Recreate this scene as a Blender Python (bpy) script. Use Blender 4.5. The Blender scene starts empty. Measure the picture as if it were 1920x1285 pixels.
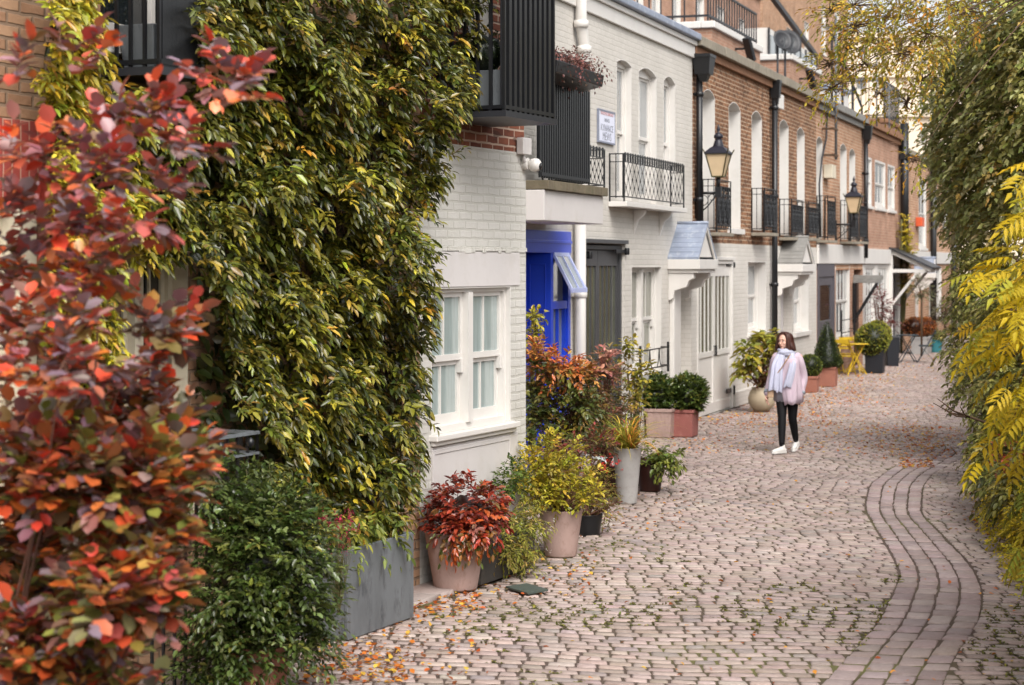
import bpy, bmesh, math, random
import numpy as np
from mathutils import Vector, Matrix, noise as mnoise
R = math.radians
random.seed(7)
rng = np.random.default_rng(11)
SC = bpy.context.scene
COL = SC.collection

# ------------------------------------------------------------------ camera
CH, FPX, HOR = 2.6, 3600.0, 495.0       # eye height (m), focal length and horizon row in photo pixels (1920 wide)
cam = bpy.data.objects.new("camera", bpy.data.cameras.new("camera"))
COL.objects.link(cam); SC.camera = cam
cam.location = (0, 0, CH); cam.rotation_euler = (R(90), 0, 0)
cam.data.sensor_width = 36; cam.data.lens = FPX / 1920 * 36
cam.data.shift_y = -(642.5 - HOR) / 1920
cam.data.clip_start = 0.1; cam.data.clip_end = 3000
cam.data.dof.use_dof = True; cam.data.dof.focus_distance = 16.5; cam.data.dof.aperture_fstop = 3.2

# ------------------------------------------------------------------ light
SUN_EL, SUN_AZ = 48, 70        # azimuth measured from +X towards -Y (behind the camera, right)
w = bpy.data.worlds.new("World"); SC.world = w; w.use_nodes = True
nt = w.node_tree; nt.nodes.clear()
sky = nt.nodes.new("ShaderNodeTexSky"); sky.sky_type = 'NISHITA'; sky.sun_disc = False
sky.sun_elevation = R(SUN_EL); sky.sun_rotation = R(90 + SUN_AZ); sky.dust_density = 4; sky.air_density = 1.0
hs = nt.nodes.new("ShaderNodeHueSaturation"); hs.inputs['Saturation'].default_value = 0.16
bg = nt.nodes.new("ShaderNodeBackground"); bg.inputs[1].default_value = 0.15
wo = nt.nodes.new("ShaderNodeOutputWorld")
nt.links.new(sky.outputs[0], hs.inputs['Color']); nt.links.new(hs.outputs[0], bg.inputs[0]); nt.links.new(bg.outputs[0], wo.inputs[0])
sun = bpy.data.objects.new("sun", bpy.data.lights.new("sun", 'SUN')); COL.objects.link(sun)
sun.data.energy = 1.35; sun.data.angle = R(36); sun.data.color = (1.0, .94, .87)
sd = Vector((math.cos(R(SUN_EL)) * math.cos(R(SUN_AZ)), -math.cos(R(SUN_EL)) * math.sin(R(SUN_AZ)), math.sin(R(SUN_EL))))
sun.rotation_euler = sd.to_track_quat('Z', 'Y').to_euler()
SC.view_settings.view_transform = 'Standard'; SC.view_settings.look = 'None'
SC.view_settings.exposure = 0.80; SC.view_settings.gamma = 1
SC.cycles.max_bounces = 6; SC.cycles.diffuse_bounces = 3; SC.cycles.glossy_bounces = 3
SC.cycles.transmission_bounces = 4; SC.cycles.transparent_max_bounces = 6
SC.cycles.caustics_reflective = False; SC.cycles.caustics_refractive = False

# ------------------------------------------------------------------ helpers
def lin(h):
    h = h.lstrip('#')
    return tuple(((int(h[i:i+2], 16) / 255) / 12.92 if int(h[i:i+2], 16) < 11 else ((int(h[i:i+2], 16) / 255 + .055) / 1.055) ** 2.4) for i in (0, 2, 4))

class Frame:
    """A facade line on the plan: local x runs along it, local y into the building, z up."""
    def __init__(s, x, y, m):
        s.O = np.array([x, y]); L = math.hypot(m, 1); s.u = np.array([m / L, 1 / L]); s.n = np.array([s.u[1], -s.u[0]])
        s.ang = math.atan2(s.u[1], s.u[0])
    def W(s, a, d=0):                       # plan point at distance a along, d out into the street
        return s.O + s.u * a + s.n * d
    def s(s, px, d=0):                      # distance along for a direction of sight
        t = (px - 960) / FPX; p = s.O + s.n * d
        return (t * p[1] - p[0]) / (s.u[0] - t * s.u[1])
    def z(s, px, py, d=0):
        return CH + (HOR - py) / FPX * s.W(s.s(px, d), d)[1]
FN = Frame(-.82, 15.3, .4556)               # near houses
FW = Frame(.17, 23.5, .34)                  # long terrace
def gp(px, py):                             # ground point seen at a pixel
    Y = CH * FPX / (py - HOR); return ((px - 960) / FPX * Y, Y)

OFF = {}
def link(o, parent=None):
    COL.objects.link(o)
    if parent is not None: o.parent = parent
    return o
def thing(name, label, cat, base=(0, 0, 0), fr=None, group=None):
    o = bpy.data.objects.new(name, None); link(o)
    if fr is None: o.location = base
    else:
        p = fr.W(base[0], -base[1]); o.location = (p[0], p[1], base[2]); o.rotation_euler = (0, 0, fr.ang)
    o['label'] = label; o['category'] = cat
    if group: o['group'] = group
    o.empty_display_size = .2
    OFF[o.name] = tuple(base)
    return o
def tag(o, label=None, cat=None, group=None, kind=None):
    if label: o['label'] = label
    if cat: o['category'] = cat
    if group: o['group'] = group
    if kind: o['kind'] = kind
    return o
def offof(p):
    return OFF.get(p.name, (0, 0, 0)) if p is not None else (0, 0, 0)

class MB:
    def __init__(s): s.v = []; s.f = []; s.sm = []
    def add(s, vs, fs, smooth=False):
        n = len(s.v); s.v += [tuple(v) for v in vs]; s.f += [tuple(i + n for i in f) for f in fs]; s.sm += [smooth] * len(fs); return s
    def quad(s, a, b, c, d): return s.add([a, b, c, d], [(0, 1, 2, 3)])
    def box(s, x0, x1, y0, y1, z0, z1):
        if x0 > x1: x0, x1 = x1, x0
        if y0 > y1: y0, y1 = y1, y0
        if z0 > z1: z0, z1 = z1, z0
        return s.add([(x0,y0,z0),(x1,y0,z0),(x1,y1,z0),(x0,y1,z0),(x0,y0,z1),(x1,y0,z1),(x1,y1,z1),(x0,y1,z1)],
              [(0,3,2,1),(4,5,6,7),(0,1,5,4),(1,2,6,5),(2,3,7,6),(3,0,4,7)])
    def taper(s, cx, cy, z0, z1, wx0, wy0, wx1, wy1):
        p = []
        for z, a, b in ((z0, wx0, wy0), (z1, wx1, wy1)): p += [(cx-a/2,cy-b/2,z),(cx+a/2,cy-b/2,z),(cx+a/2,cy+b/2,z),(cx-a/2,cy+b/2,z)]
        return s.add(p, [(0,3,2,1),(4,5,6,7),(0,1,5,4),(1,2,6,5),(2,3,7,6),(3,0,4,7)])
    def bar(s, p, q, w, h=None, up=(0, 0, 1)):
        h = h or w; p = Vector(p); q = Vector(q); d = (q - p).normalized(); u = Vector(up)
        if abs(d.dot(u)) > .98: u = Vector((1, 0, 0)) if abs(d.x) < .9 else Vector((0, 1, 0))
        a = d.cross(u).normalized() * w / 2; b = a.cross(d).normalized() * h / 2
        vs = [p-a-b, p+a-b, p+a+b, p-a+b, q-a-b, q+a-b, q+a+b, q-a+b]
        return s.add(vs, [(0,3,2,1),(4,5,6,7),(0,1,5,4),(1,2,6,5),(2,3,7,6),(3,0,4,7)])
    def tube(s, pts, r, n=6, cap=True):
        pts = [Vector(p) for p in pts]; rs = r if isinstance(r, (list, tuple)) else [r] * len(pts)
        vs = []; prev = None
        for i, p in enumerate(pts):
            d = (pts[min(i+1, len(pts)-1)] - pts[max(i-1, 0)])
            d = d.normalized() if d.length > 1e-9 else Vector((0, 0, 1))
            if prev is None:
                prev = d.orthogonal().normalized()
            a = (prev - d * prev.dot(d)); a = a.normalized() if a.length > 1e-6 else d.orthogonal().normalized(); prev = a; b = d.cross(a)
            for k in range(n):
                t = 2 * math.pi * k / n; vs.append(p + (a * math.cos(t) + b * math.sin(t)) * rs[i])
        fs = [(i*n+k, i*n+(k+1)%n, (i+1)*n+(k+1)%n, (i+1)*n+k) for i in range(len(pts)-1) for k in range(n)]
        s.add(vs, fs, n > 4)
        if cap:
            m = len(s.v) - len(vs)
            s.f.append(tuple(m + k for k in reversed(range(n)))); s.f.append(tuple(m + (len(pts)-1)*n + k for k in range(n))); s.sm += [False, False]
        return s
    def lathe(s, prof, cx=0, cy=0, n=24, smooth=True, sx=1, sy=1, rot=0):
        vs = []; 
        for r, z in prof:
            for k in range(n):
                t = 2*math.pi*k/n + rot; vs.append((cx + r*math.cos(t)*sx, cy + r*math.sin(t)*sy, z))
        fs = [(i*n+k, i*n+(k+1)%n, (i+1)*n+(k+1)%n, (i+1)*n+k) for i in range(len(prof)-1) for k in range(n)]
        s.add(vs, fs, smooth)
        return s
    def prism(s, poly, axis, a, b):
        """poly in the other two axes (in order), extruded along axis from a to b"""
        def P(u, v, t): return (t, u, v) if axis == 0 else (u, t, v) if axis == 1 else (u, v, t)
        n = len(poly); vs = [P(u, v, a) for u, v in poly] + [P(u, v, b) for u, v in poly]
        fs = [tuple(range(n)), tuple(reversed(range(n, 2*n)))] + [((i+1)%n, i, n+i, n+(i+1)%n) for i in range(n)]
        return s.add(vs, fs)
    def build(s, name, mat, parent=None, bevel=0, fix=True, label=None):
        off = offof(parent)
        # sub-parts: the offset is kept on every part too
        V = np.array(s.v, dtype=float) - np.array(off)
        me = bpy.data.meshes.new(name); me.from_pydata(V.tolist(), [], s.f)
        me.polygons.foreach_set('use_smooth', s.sm)
        if fix:
            bm = bmesh.new(); bm.from_mesh(me); bmesh.ops.recalc_face_normals(bm, faces=bm.faces); bm.to_mesh(me); bm.free()
        uvbox(me, off)
        me.materials.append(mat)
        o = link(bpy.data.objects.new(name, me), parent); OFF[o.name] = off
        if bevel:
            b = o.modifiers.new('bevel', 'BEVEL'); b.width = bevel; b.segments = 2; b.limit_method = 'ANGLE'; b.angle_limit = R(40); b.harden_normals = False
        if label: o['label'] = label
        return o

def uvbox(me, off=(0, 0, 0)):
    nl = len(me.loops)
    if not nl: return
    uv = me.uv_layers.new(name='UVMap')
    co = np.empty(len(me.vertices)*3); me.vertices.foreach_get('co', co); co = co.reshape(-1, 3) + np.array(off)
    vi = np.empty(nl, dtype=np.int32); me.loops.foreach_get('vertex_index', vi)
    npol = len(me.polygons); nr = np.empty(npol*3); me.polygons.foreach_get('normal', nr); nr = np.abs(nr.reshape(-1, 3))
    lt = np.empty(npol, dtype=np.int32); me.polygons.foreach_get('loop_total', lt)
    ln = np.repeat(nr, lt, axis=0); c = co[vi]
    zz = (ln[:, 2] > ln[:, 0]) & (ln[:, 2] > ln[:, 1]); xx = (ln[:, 0] > ln[:, 1]) & ~zz
    u = np.where(xx, c[:, 1], c[:, 0]); v = np.where(zz, c[:, 1], c[:, 2])
    uv.data.foreach_set('uv', np.stack([u, v], 1).ravel())

# ------------------------------------------------------------------ materials
def mk(name):
    m = bpy.data.materials.new(name); m.use_nodes = True; n = m.node_tree.nodes; b = n['Principled BSDF']
    return m, m.node_tree, b
def N(t, typ, **kw):
    n = t.nodes.new(typ)
    for k, v in kw.items():
        if k in n.inputs: n.inputs[k].default_value = v
        else: setattr(n, k, v)
    return n
def ramp(t, fac, stops):
    r = t.nodes.new('ShaderNodeValToRGB'); e = r.color_ramp.elements
    while len(e) < len(stops): e.new(.5)
    for i, (p, c) in enumerate(stops): e[i].position = p; e[i].color = (*c, 1) if len(c) == 3 else c
    t.links.new(fac, r.inputs[0]); return r
def mul(c, k): return tuple(min(1, x*k) for x in c)
def pm(name, c, rough=.6, var=.18, vs=2.5, bump=.15, bs=30, spec=.4, metal=0, coat=0, streak=0, dirt=None, dirt_amt=.4):
    m, t, b = mk(name)
    if isinstance(c, str): c = lin(c)
    tc = N(t, 'ShaderNodeTexCoord')
    mp = N(t, 'ShaderNodeMapping'); t.links.new(tc.outputs['Object'], mp.inputs[0])
    if streak: mp.inputs['Scale'].default_value = (streak, streak, 1)
    no = N(t, 'ShaderNodeTexNoise', Scale=vs, Detail=6.0, Roughness=.6); t.links.new(mp.outputs[0], no.inputs[0])
    r = ramp(t, no.outputs[0], [(.25, mul(c, 1-var)), (.55, c), (.8, mul(c, 1+var*.6))])
    out = r.outputs[0]
    if dirt:
        d = N(t, 'ShaderNodeTexNoise', Scale=vs*2.7, Detail=8.0, Roughness=.7); t.links.new(mp.outputs[0], d.inputs[0])
        rr = ramp(t, d.outputs[0], [(.52, (0, 0, 0)), (.72, (dirt_amt,)*3)])
        mx = N(t, 'ShaderNodeMix', data_type='RGBA'); t.links.new(rr.outputs[0], mx.inputs[0]); t.links.new(out, mx.inputs[6]); mx.inputs[7].default_value = (*lin(dirt), 1)
        out = mx.outputs[2]
    t.links.new(out, b.inputs['Base Color'])
    b.inputs['Roughness'].default_value = rough; b.inputs['Specular IOR Level'].default_value = spec; b.inputs['Metallic'].default_value = metal; b.inputs['Coat Weight'].default_value = coat
    if bump:
        n2 = N(t, 'ShaderNodeTexNoise', Scale=bs, Detail=4.0); t.links.new(tc.outputs['Object'], n2.inputs[0])
        bp = N(t, 'ShaderNodeBump', Strength=bump, Distance=.01); t.links.new(n2.outputs[0], bp.inputs['Height']); t.links.new(bp.outputs[0], b.inputs['Normal'])
    return m
def brick(name, c1, c2, cm, rough=.85, bump=.6, mort=.011, painted=False, soldier=False, dist=.01, stain=None, mbias=0, dark=None):
    m, t, b = mk(name)
    tc = N(t, 'ShaderNodeTexCoord')
    mp = N(t, 'ShaderNodeMapping'); t.links.new(tc.outputs['UV'], mp.inputs[0])
    if soldier: mp.inputs['Rotation'].default_value = (0, 0, R(90))
    # wobble the joints a little
    wn = N(t, 'ShaderNodeTexNoise', Scale=7.0, Detail=3.0); t.links.new(tc.outputs['UV'], wn.inputs[0])
    sub = N(t, 'ShaderNodeVectorMath', operation='SUBTRACT'); t.links.new(wn.outputs[1], sub.inputs[0]); sub.inputs[1].default_value = (.5, .5, .5)
    sc = N(t, 'ShaderNodeVectorMath', operation='SCALE'); t.links.new(sub.outputs[0], sc.inputs[0]); sc.inputs['Scale'].default_value = .03 if painted else .018
    ad = N(t, 'ShaderNodeVectorMath', operation='ADD'); t.links.new(mp.outputs[0], ad.inputs[0]); t.links.new(sc.outputs[0], ad.inputs[1])
    bt = N(t, 'ShaderNodeTexBrick'); bt.offset = .5
    t.links.new(ad.outputs[0], bt.inputs['Vector'])
    bt.inputs['Scale'].default_value = 1; bt.inputs['Brick Width'].default_value = .228; bt.inputs['Row Height'].default_value = .076
    bt.inputs['Mortar Size'].default_value = mort; bt.inputs['Mortar Smooth'].default_value = .45; bt.inputs['Bias'].default_value = mbias
    bt.inputs['Color1'].default_value = (*lin(c1), 1); bt.inputs['Color2'].default_value = (*lin(c2), 1); bt.inputs['Mortar'].default_value = (*lin(cm), 1)
    n1 = N(t, 'ShaderNodeTexNoise', Scale=1.3, Detail=8.0, Roughness=.65); t.links.new(tc.outputs['UV'], n1.inputs[0])
    r1 = ramp(t, n1.outputs[0], [(.3, (.62, .6, .58) if not painted else (.88, .88, .87)), (.6, (1, 1, 1)), (.8, (1.0, .98, .95))])
    mx = N(t, 'ShaderNodeMix', data_type='RGBA', blend_type='MULTIPLY'); mx.inputs[0].default_value = 1
    t.links.new(bt.outputs['Color'], mx.inputs[6]); t.links.new(r1.outputs[0], mx.inputs[7]); out = mx.outputs[2]
    if stain:
        n3 = N(t, 'ShaderNodeTexNoise', Scale=3.1, Detail=10.0, Roughness=.75)
        m5 = N(t, 'ShaderNodeMapping'); t.links.new(tc.outputs['UV'], m5.inputs[0]); m5.inputs['Scale'].default_value = (1.5, .5, 1); t.links.new(m5.outputs[0], n3.inputs[0])
        r3 = ramp(t, n3.outputs[0], [(.55, (0, 0, 0)), (.75, (.55, .55, .55))])
        m3 = N(t, 'ShaderNodeMix', data_type='RGBA'); t.links.new(r3.outputs[0], m3.inputs[0]); t.links.new(out, m3.inputs[6]); m3.inputs[7].default_value = (*lin(stain), 1); out = m3.outputs[2]
    if dark:   # single burnt bricks: a second brick texture with a hard split
        b2 = N(t, 'ShaderNodeTexNoise', Scale=5.0, Detail=2.0); 
        mp2 = N(t, 'ShaderNodeMapping'); t.links.new(tc.outputs['UV'], mp2.inputs[0]); mp2.inputs['Scale'].default_value = (.8, 2.6, 1); t.links.new(mp2.outputs[0], b2.inputs[0])
        r4 = ramp(t, b2.outputs[0], [(.56, (0, 0, 0)), (.62, (.6, .6, .6))])
        m4 = N(t, 'ShaderNodeMix', data_type='RGBA'); t.links.new(r4.outputs[0], m4.inputs[0]); t.links.new(out, m4.inputs[6]); m4.inputs[7].default_value = (*lin(dark), 1); out = m4.outputs[2]
    t.links.new(out, b.inputs['Base Color'])
    b.inputs['Roughness'].default_value = rough; b.inputs['Specular IOR Level'].default_value = .25
    inv = N(t, 'ShaderNodeMath', operation='SUBTRACT'); inv.inputs[0].default_value = 1; t.links.new(bt.outputs['Fac'], inv.inputs[1])
    n2 = N(t, 'ShaderNodeTexNoise', Scale=22.0, Detail=6.0, Roughness=.6); t.links.new(tc.outputs['UV'], n2.inputs[0])
    a2 = N(t, 'ShaderNodeMath', operation='MULTIPLY_ADD'); t.links.new(n2.outputs[0], a2.inputs[0]); a2.inputs[1].default_value = .9 if painted else .5; t.links.new(inv.outputs[0], a2.inputs[2])
    bp = N(t, 'ShaderNodeBump', Strength=bump, Distance=dist); t.links.new(a2.outputs[0], bp.inputs['Height']); t.links.new(bp.outputs[0], b.inputs['Normal'])
    return m
def leafmat(name, rough=.42, trans=.28, spec=.45, attr='Col'):
    m, t, b = mk(name)
    at = N(t, 'ShaderNodeAttribute'); at.attribute_name = attr
    t.links.new(at.outputs['Color'], b.inputs['Base Color']); b.inputs['Roughness'].default_value = rough; b.inputs['Specular IOR Level'].default_value = spec
    if trans:
        tr = N(t, 'ShaderNodeBsdfTranslucent'); 
        g = N(t, 'ShaderNodeGamma'); g.inputs[1].default_value = .8; t.links.new(at.outputs['Color'], g.inputs[0]); t.links.new(g.outputs[0], tr.inputs[0])
        ms = N(t, 'ShaderNodeMixShader'); ms.inputs[0].default_value = trans
        t.links.new(b.outputs[0], ms.inputs[1]); t.links.new(tr.outputs[0], ms.inputs[2])
        t.links.new(ms.outputs[0], t.nodes['Material Output'].inputs[0])
    return m

M = {}
M['white_brick'] = brick('white painted brick', '#cfcac3', '#cac5be', '#c4bfb7', painted=True, bump=.34, rough=.6, mort=.010, stain='#c2bcb2')
M['pale_brick'] = brick('greenish white painted brick', '#cdcac4', '#c8c5be', '#c1beb6', painted=True, bump=.34, dist=.014, rough=.6, mort=.014, stain='#bcbaae')
M['brown_brick'] = brick('brown stock brick', '#966a4c', '#704b36', '#b29a82', bump=.6, mort=.014, dark='#4d3a2e', stain='#8f6147')
M['orange_brick'] = brick('orange stock brick', '#b98e70', '#a2775a', '#c4ad97', bump=.5, mort=.013, stain='#a67a60')
M['pink_brick'] = brick('pinkish brick', '#b48c76', '#a57d67', '#bba290', bump=.4, mort=.008)
M['red_brick'] = brick('red brown brick', '#9a5f48', '#6e4033', '#c0a593', bump=.8, mort=.012, dark='#43302a')
M['tan_brick'] = brick('tan brick', '#bb9678', '#a37d62', '#947c68', bump=.8, mort=.013, dist=.016, stain='#a8876e')
M['soldier'] = brick('red rubbed brick arch', '#ad5148', '#9c463f', '#c09484', bump=.4, mort=.007, soldier=True)
M['white'] = pm('white gloss paint', '#d6d2cd', .38, .06, 2, .06, 60, dirt='#b9b3a6', dirt_amt=.25)
M['render'] = pm('smooth white render', '#cbc6c4', .6, .07, 1.2, .12, 12, dirt='#aaa294', dirt_amt=.3)
M['cream'] = pm('cream paint', '#d3c9b4', .5, .1, 2, .1, 20, dirt='#93896f', dirt_amt=.35)
M['black'] = pm('black iron paint', '#17181b', .38, .25, 6, .12, 60, spec=.5)
M['slateblack'] = pm('dark charcoal paint', '#2b2c30', .45, .2, 3, .1, 30)
M['charcoal'] = pm('charcoal door paint', '#48484a', .42, .1, 3, .08, 30)
M['greydoor'] = pm('grey door paint', '#57545a', .42, .1, 3, .08, 30)
M['blue'] = pm('royal blue paint', '#2446c6', .34, .12, 2, .05, 30)
M['paleblue'] = pm('whitish blue paint', '#b9c2ea', .34, .06, 2, .05, 30)  # the open top-hung window's own pale paint
M['lead'] = pm('lead sheet', '#8d96a8', .5, .22, 3, .35, 10, spec=.6, metal=.15, dirt='#cdd0d4', dirt_amt=.5)
M['leadgrey'] = pm('dull lead sheet', '#85837f', .6, .2, 3, .25, 12, metal=.1, dirt='#a8a59e')
M['coping'] = pm('mossy stone coping', '#6f6553', .85, .3, 3, .6, 18, dirt='#4d5138', dirt_amt=.7)
M['stonecoping'] = pm('weathered stone coping', '#8d8577', .85, .25, 2, .5, 14, dirt='#5c584a', dirt_amt=.6)
M['terracotta_band'] = pm('brown clay band', '#8c664c', .8, .2, 5, .3, 20, dirt='#6b4734')
M['curtain'] = pm('pane with net curtain', '#9aa6a4', .12, .22, 2.2, 0, spec=.6, coat=.6, streak=9)
M['glass'] = pm('dark window glass', '#23282b', .06, .6, .9, 0, spec=.8, coat=.5)
M['glassg'] = pm('greenish window glass', '#5f6150', .08, .5, .9, 0, spec=.8, coat=.5)
M['glassl'] = pm('grey window glass', '#858b8e', .08, .4, .9, 0, spec=.8, coat=.5)
M['frost'] = pm('cream lantern glass', '#d3bb98', .3, .08, 6, 0, spec=.5)
M['pinkpot'] = pm('pinkish clay pot', '#ab9189', .7, .18, 4, .2, 25, dirt='#86685e', dirt_amt=.65, streak=2)
M['terracotta'] = pm('terracotta', '#a06a59', .75, .15, 5, .2, 25, dirt='#8a4a3a')
M['brickred'] = pm('red terracotta', '#9a5f58', .75, .15, 5, .2, 25, dirt='#c08a80')
M['darkpot'] = pm('dark brown glazed pot', '#3c211c', .4, .3, 4, .1, 25)
M['zinc'] = pm('grey zinc planter', '#72777b', .5, .35, 1.6, .12, 12, spec=.5, metal=.2, streak=3, dirt='#3f4247', dirt_amt=1.0)
M['paleslate'] = pm('pale grey pot', '#a9a6a4', .7, .15, 4, .2, 25, dirt='#7f7c70')
M['darktrough'] = pm('dark stone trough', '#45423f', .75, .25, 3, .4, 18, dirt='#6e6558')
M['beigepot'] = pm('beige round pot', '#b3a48c', .6, .12, 3, .1, 20)
M['teal'] = pm('teal glazed pot', '#3f8088', .3, .15, 3, .05, 20)
M['soil'] = pm('potting soil', '#2b2019', .95, .4, 12, .8, 40)
M['yellowmetal'] = pm('yellow painted metal', '#c9a62c', .42, .12, 6, .05, 30)
M['bluemetal'] = pm('dark teal painted metal', '#2c3a42', .42, .12, 6, .05, 30)
M['bin'] = pm('dark grey plastic', '#24262c', .5, .12, 6, .08, 50)
M['bark'] = pm('brown bark', '#54402f', .85, .35, 9, .6, 30)
M['twig'] = pm('reddish twig', '#6d4a3c', .7, .3, 9, .3, 30)
M['stem'] = pm('green brown stem', '#5b5733', .7, .3, 9, .3, 30)
M['roof'] = pm('dark slate roof', '#4c4f57', .7, .2, 3, .3, 20)
M['farcream'] = pm('cream stucco', '#e9d8c2', .8, .08, .6, .1, 5)
M['orange'] = pm('orange panel', '#cc5a35', .5, .1, 4, .05, 20)
M['leaf'] = leafmat('leaf', rough=.38)
M['leafgloss'] = leafmat('glossy leaf', rough=.3, trans=.15, spec=.6)
M['leafsoft'] = leafmat('soft leaf', rough=.55, trans=.35, spec=.3)
M['leafsheen'] = leafmat('sheened leaf', rough=.40, trans=.10, spec=.8)

# ------------------------------------------------------------------ leaves
def tmpl(kind):
    if kind == 'oval':    w1, w2, y1, y2, fold, bend = .34, .33, .32, .72, .10, -.10
    elif kind == 'lance': w1, w2, y1, y2, fold, bend = .17, .12, .35, .72, .09, -.16
    elif kind == 'elip':  w1, w2, y1, y2, fold, bend = .24, .19, .35, .72, .10, -.12
    elif kind == 'strap': w1, w2, y1, y2, fold, bend = .022, .016, .35, .7, .01, -.35
    if kind == 'simple':
        V = [(0, 0, 0), (.26, .45, .08), (0, 1, -.05), (-.26, .45, .08)]
        return np.array(V), [(0, 1, 2), (0, 2, 3)]
    if kind == 'simplelance':
        V = [(0, 0, 0), (.15, .45, .05), (0, 1, -.1), (-.15, .45, .05)]
        return np.array(V), [(0, 1, 2), (0, 2, 3)]
    if kind == 'blob':   # rounded lobe leaf, 6 points
        V = [(0, 0, 0), (.3, .3, .06), (.3, .75, .04), (0, 1, -.05), (-.3, .75, .04), (-.3, .3, .06)]
        return np.array(V), [(0, 1, 2, 3), (0, 3, 4, 5)]
    if kind == 'pinnate':  # one compound leaf: leaflets along a drooping midrib
        V = []; Fc = []
        def leaflet(p, d, L, wd):
            n = len(V); d = np.array(d) / np.linalg.norm(d); sdv = np.array([-d[1], d[0], 0]); p = np.array(p)
            a = p; b = p + d*L*.4 + sdv*wd + [0, 0, -.02]; c = p + d*L + [0, 0, -.5*L]; e = p + d*L*.4 - sdv*wd + [0, 0, -.02]
            for q in (a, b, c, e): V.append(tuple(q))
            Fc.append((n, n+1, n+2)); Fc.append((n, n+2, n+3))
        for i in range(4):
            y = .15 + .19*i; z = -.3*y*y; L = .46 - .03*abs(i-1)
            for sg in (-1, 1): leaflet((0, y, z), (sg*1.0, .75, 0), L, .072)
        leaflet((0, .9, -.25), (0, 1, 0), .42, .07)
        n = len(V); V.extend([(-.008, 0, 0), (.008, 0, 0), (.006, .95, -.2), (-.006, .95, -.2)]); Fc.append((n, n+1, n+2, n+3))
        return np.array(V), Fc
    V = [(0, 0, 0), (0, y1, -.02+bend*y1*y1), (0, y2, bend*y2*y2), (0, 1, bend),
         (w1, y1, fold+bend*y1*y1), (w2, y2, fold*.8+bend*y2*y2), (-w1, y1, fold+bend*y1*y1), (-w2, y2, fold*.8+bend*y2*y2)]
    F = [(0, 4, 1), (1, 4, 5, 2), (2, 5, 3), (0, 1, 6), (1, 2, 7, 6), (2, 3, 7)]
    return np.array(V), F
def nrm(a): return a / np.maximum(np.linalg.norm(a, axis=1, keepdims=True), 1e-9)
class Leaves:
    def __init__(s): s.V = []; s.L = []; s.T = []; s.C = []; s.n = 0
    def add(s, kind, P, D, U, size, C, wid=1.0):
        tv, tf = tmpl(kind); n = len(P)
        y = nrm(D); x = nrm(np.cross(y, U)); z = np.cross(x, y)
        sz = np.broadcast_to(np.asarray(size, float), (n,))[:, None, None]
        V = P[:, None, :] + sz * (tv[None, :, 0:1]*x[:, None, :]*wid + tv[None, :, 1:2]*y[:, None, :] + tv[None, :, 2:3]*z[:, None, :])
        k = len(tv)
        loops = np.concatenate([np.array(f) for f in tf]); tot = np.array([len(f) for f in tf])
        base = (np.arange(n) * k)[:, None] + s.n
        s.V.append(V.reshape(-1, 3)); s.L.append((loops[None, :] + base).ravel()); s.T.append(np.tile(tot, n)); s.C.append(np.repeat(C, k, axis=0)); s.n += n*k
    def mesh(s, verts, faces, col):
        verts = np.asarray(verts, float); s.V.append(verts); s.L.append(np.concatenate([np.array(f) for f in faces]) + s.n); s.T.append(np.array([len(f) for f in faces]))
        s.C.append(np.tile(np.array(col)[None, :], (len(verts), 1))); s.n += len(verts)
    def core(s, c, r, col, seed=0, amp=.15, seg=14):
        vs = []; fs = []
        for i in range(seg+1):
            th = math.pi*i/seg
            for k in range(seg*2):
                ph = math.pi*k/seg; d = Vector((math.sin(th)*math.cos(ph), math.sin(th)*math.sin(ph), math.cos(th)))
                q = 1 + amp*mnoise.noise(d*2.3 + Vector((seed*3.1, 0, 0)))*2
                vs.append((c[0]+d.x*r[0]*q, c[1]+d.y*r[1]*q, c[2]+d.z*r[2]*q))
        m = seg*2
        for i in range(seg):
            for k in range(m): fs.append((i*m+k, i*m+(k+1) % m, (i+1)*m+(k+1) % m, (i+1)*m+k))
        s.mesh(vs, fs, col)
    def build(s, name, mat, parent=None, label=None):
        V = np.concatenate(s.V) - np.array(offof(parent)); L = np.concatenate(s.L).astype(np.int32); T = np.concatenate(s.T).astype(np.int32); C = np.concatenate(s.C)
        me = bpy.data.meshes.new(name); me.vertices.add(len(V)); me.vertices.foreach_set('co', V.ravel())
        me.loops.add(len(L)); me.loops.foreach_set('vertex_index', L)
        me.polygons.add(len(T)); st = np.concatenate([[0], np.cumsum(T)[:-1]]).astype(np.int32)
        me.polygons.foreach_set('loop_start', st); me.polygons.foreach_set('loop_total', T)
        me.update(calc_edges=True)
        at = me.attributes.new('Col', 'FLOAT_COLOR', 'POINT')
        at.data.foreach_set('color', np.concatenate([C, np.ones((len(C), 1))], 1).ravel())
        me.materials.append(mat)
        o = link(bpy.data.objects.new(name, me), parent); OFF[o.name] = offof(parent)
        if label: o['label'] = label
        return o
def pal(cols, wts, n, jit=.18, r=rng):
    C = np.array([lin(c) for c in cols]); w_ = np.array(wts, float); w_ /= w_.sum()
    i = r.choice(len(cols), n, p=w_); c = C[i] * (1 + r.normal(0, jit, (n, 1))) * (1 + r.normal(0, jit*.35, (n, 3)))
    return np.clip(c, .002, .95)
def ell(c, r, n, lo=.6, up=None, rg=rng):
    """points filling the outer shell of an ellipsoid; directions point outwards"""
    d = nrm(rg.normal(size=(n, 3)))
    if up is not None: d[:, 2] = np.maximum(d[:, 2], up) ; d = nrm(d)
    q = (lo + (1-lo) * rg.random((n, 1)) ** .6)
    return np.array(c) + d*np.array(r)*q, nrm(d / np.array(r))
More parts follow.
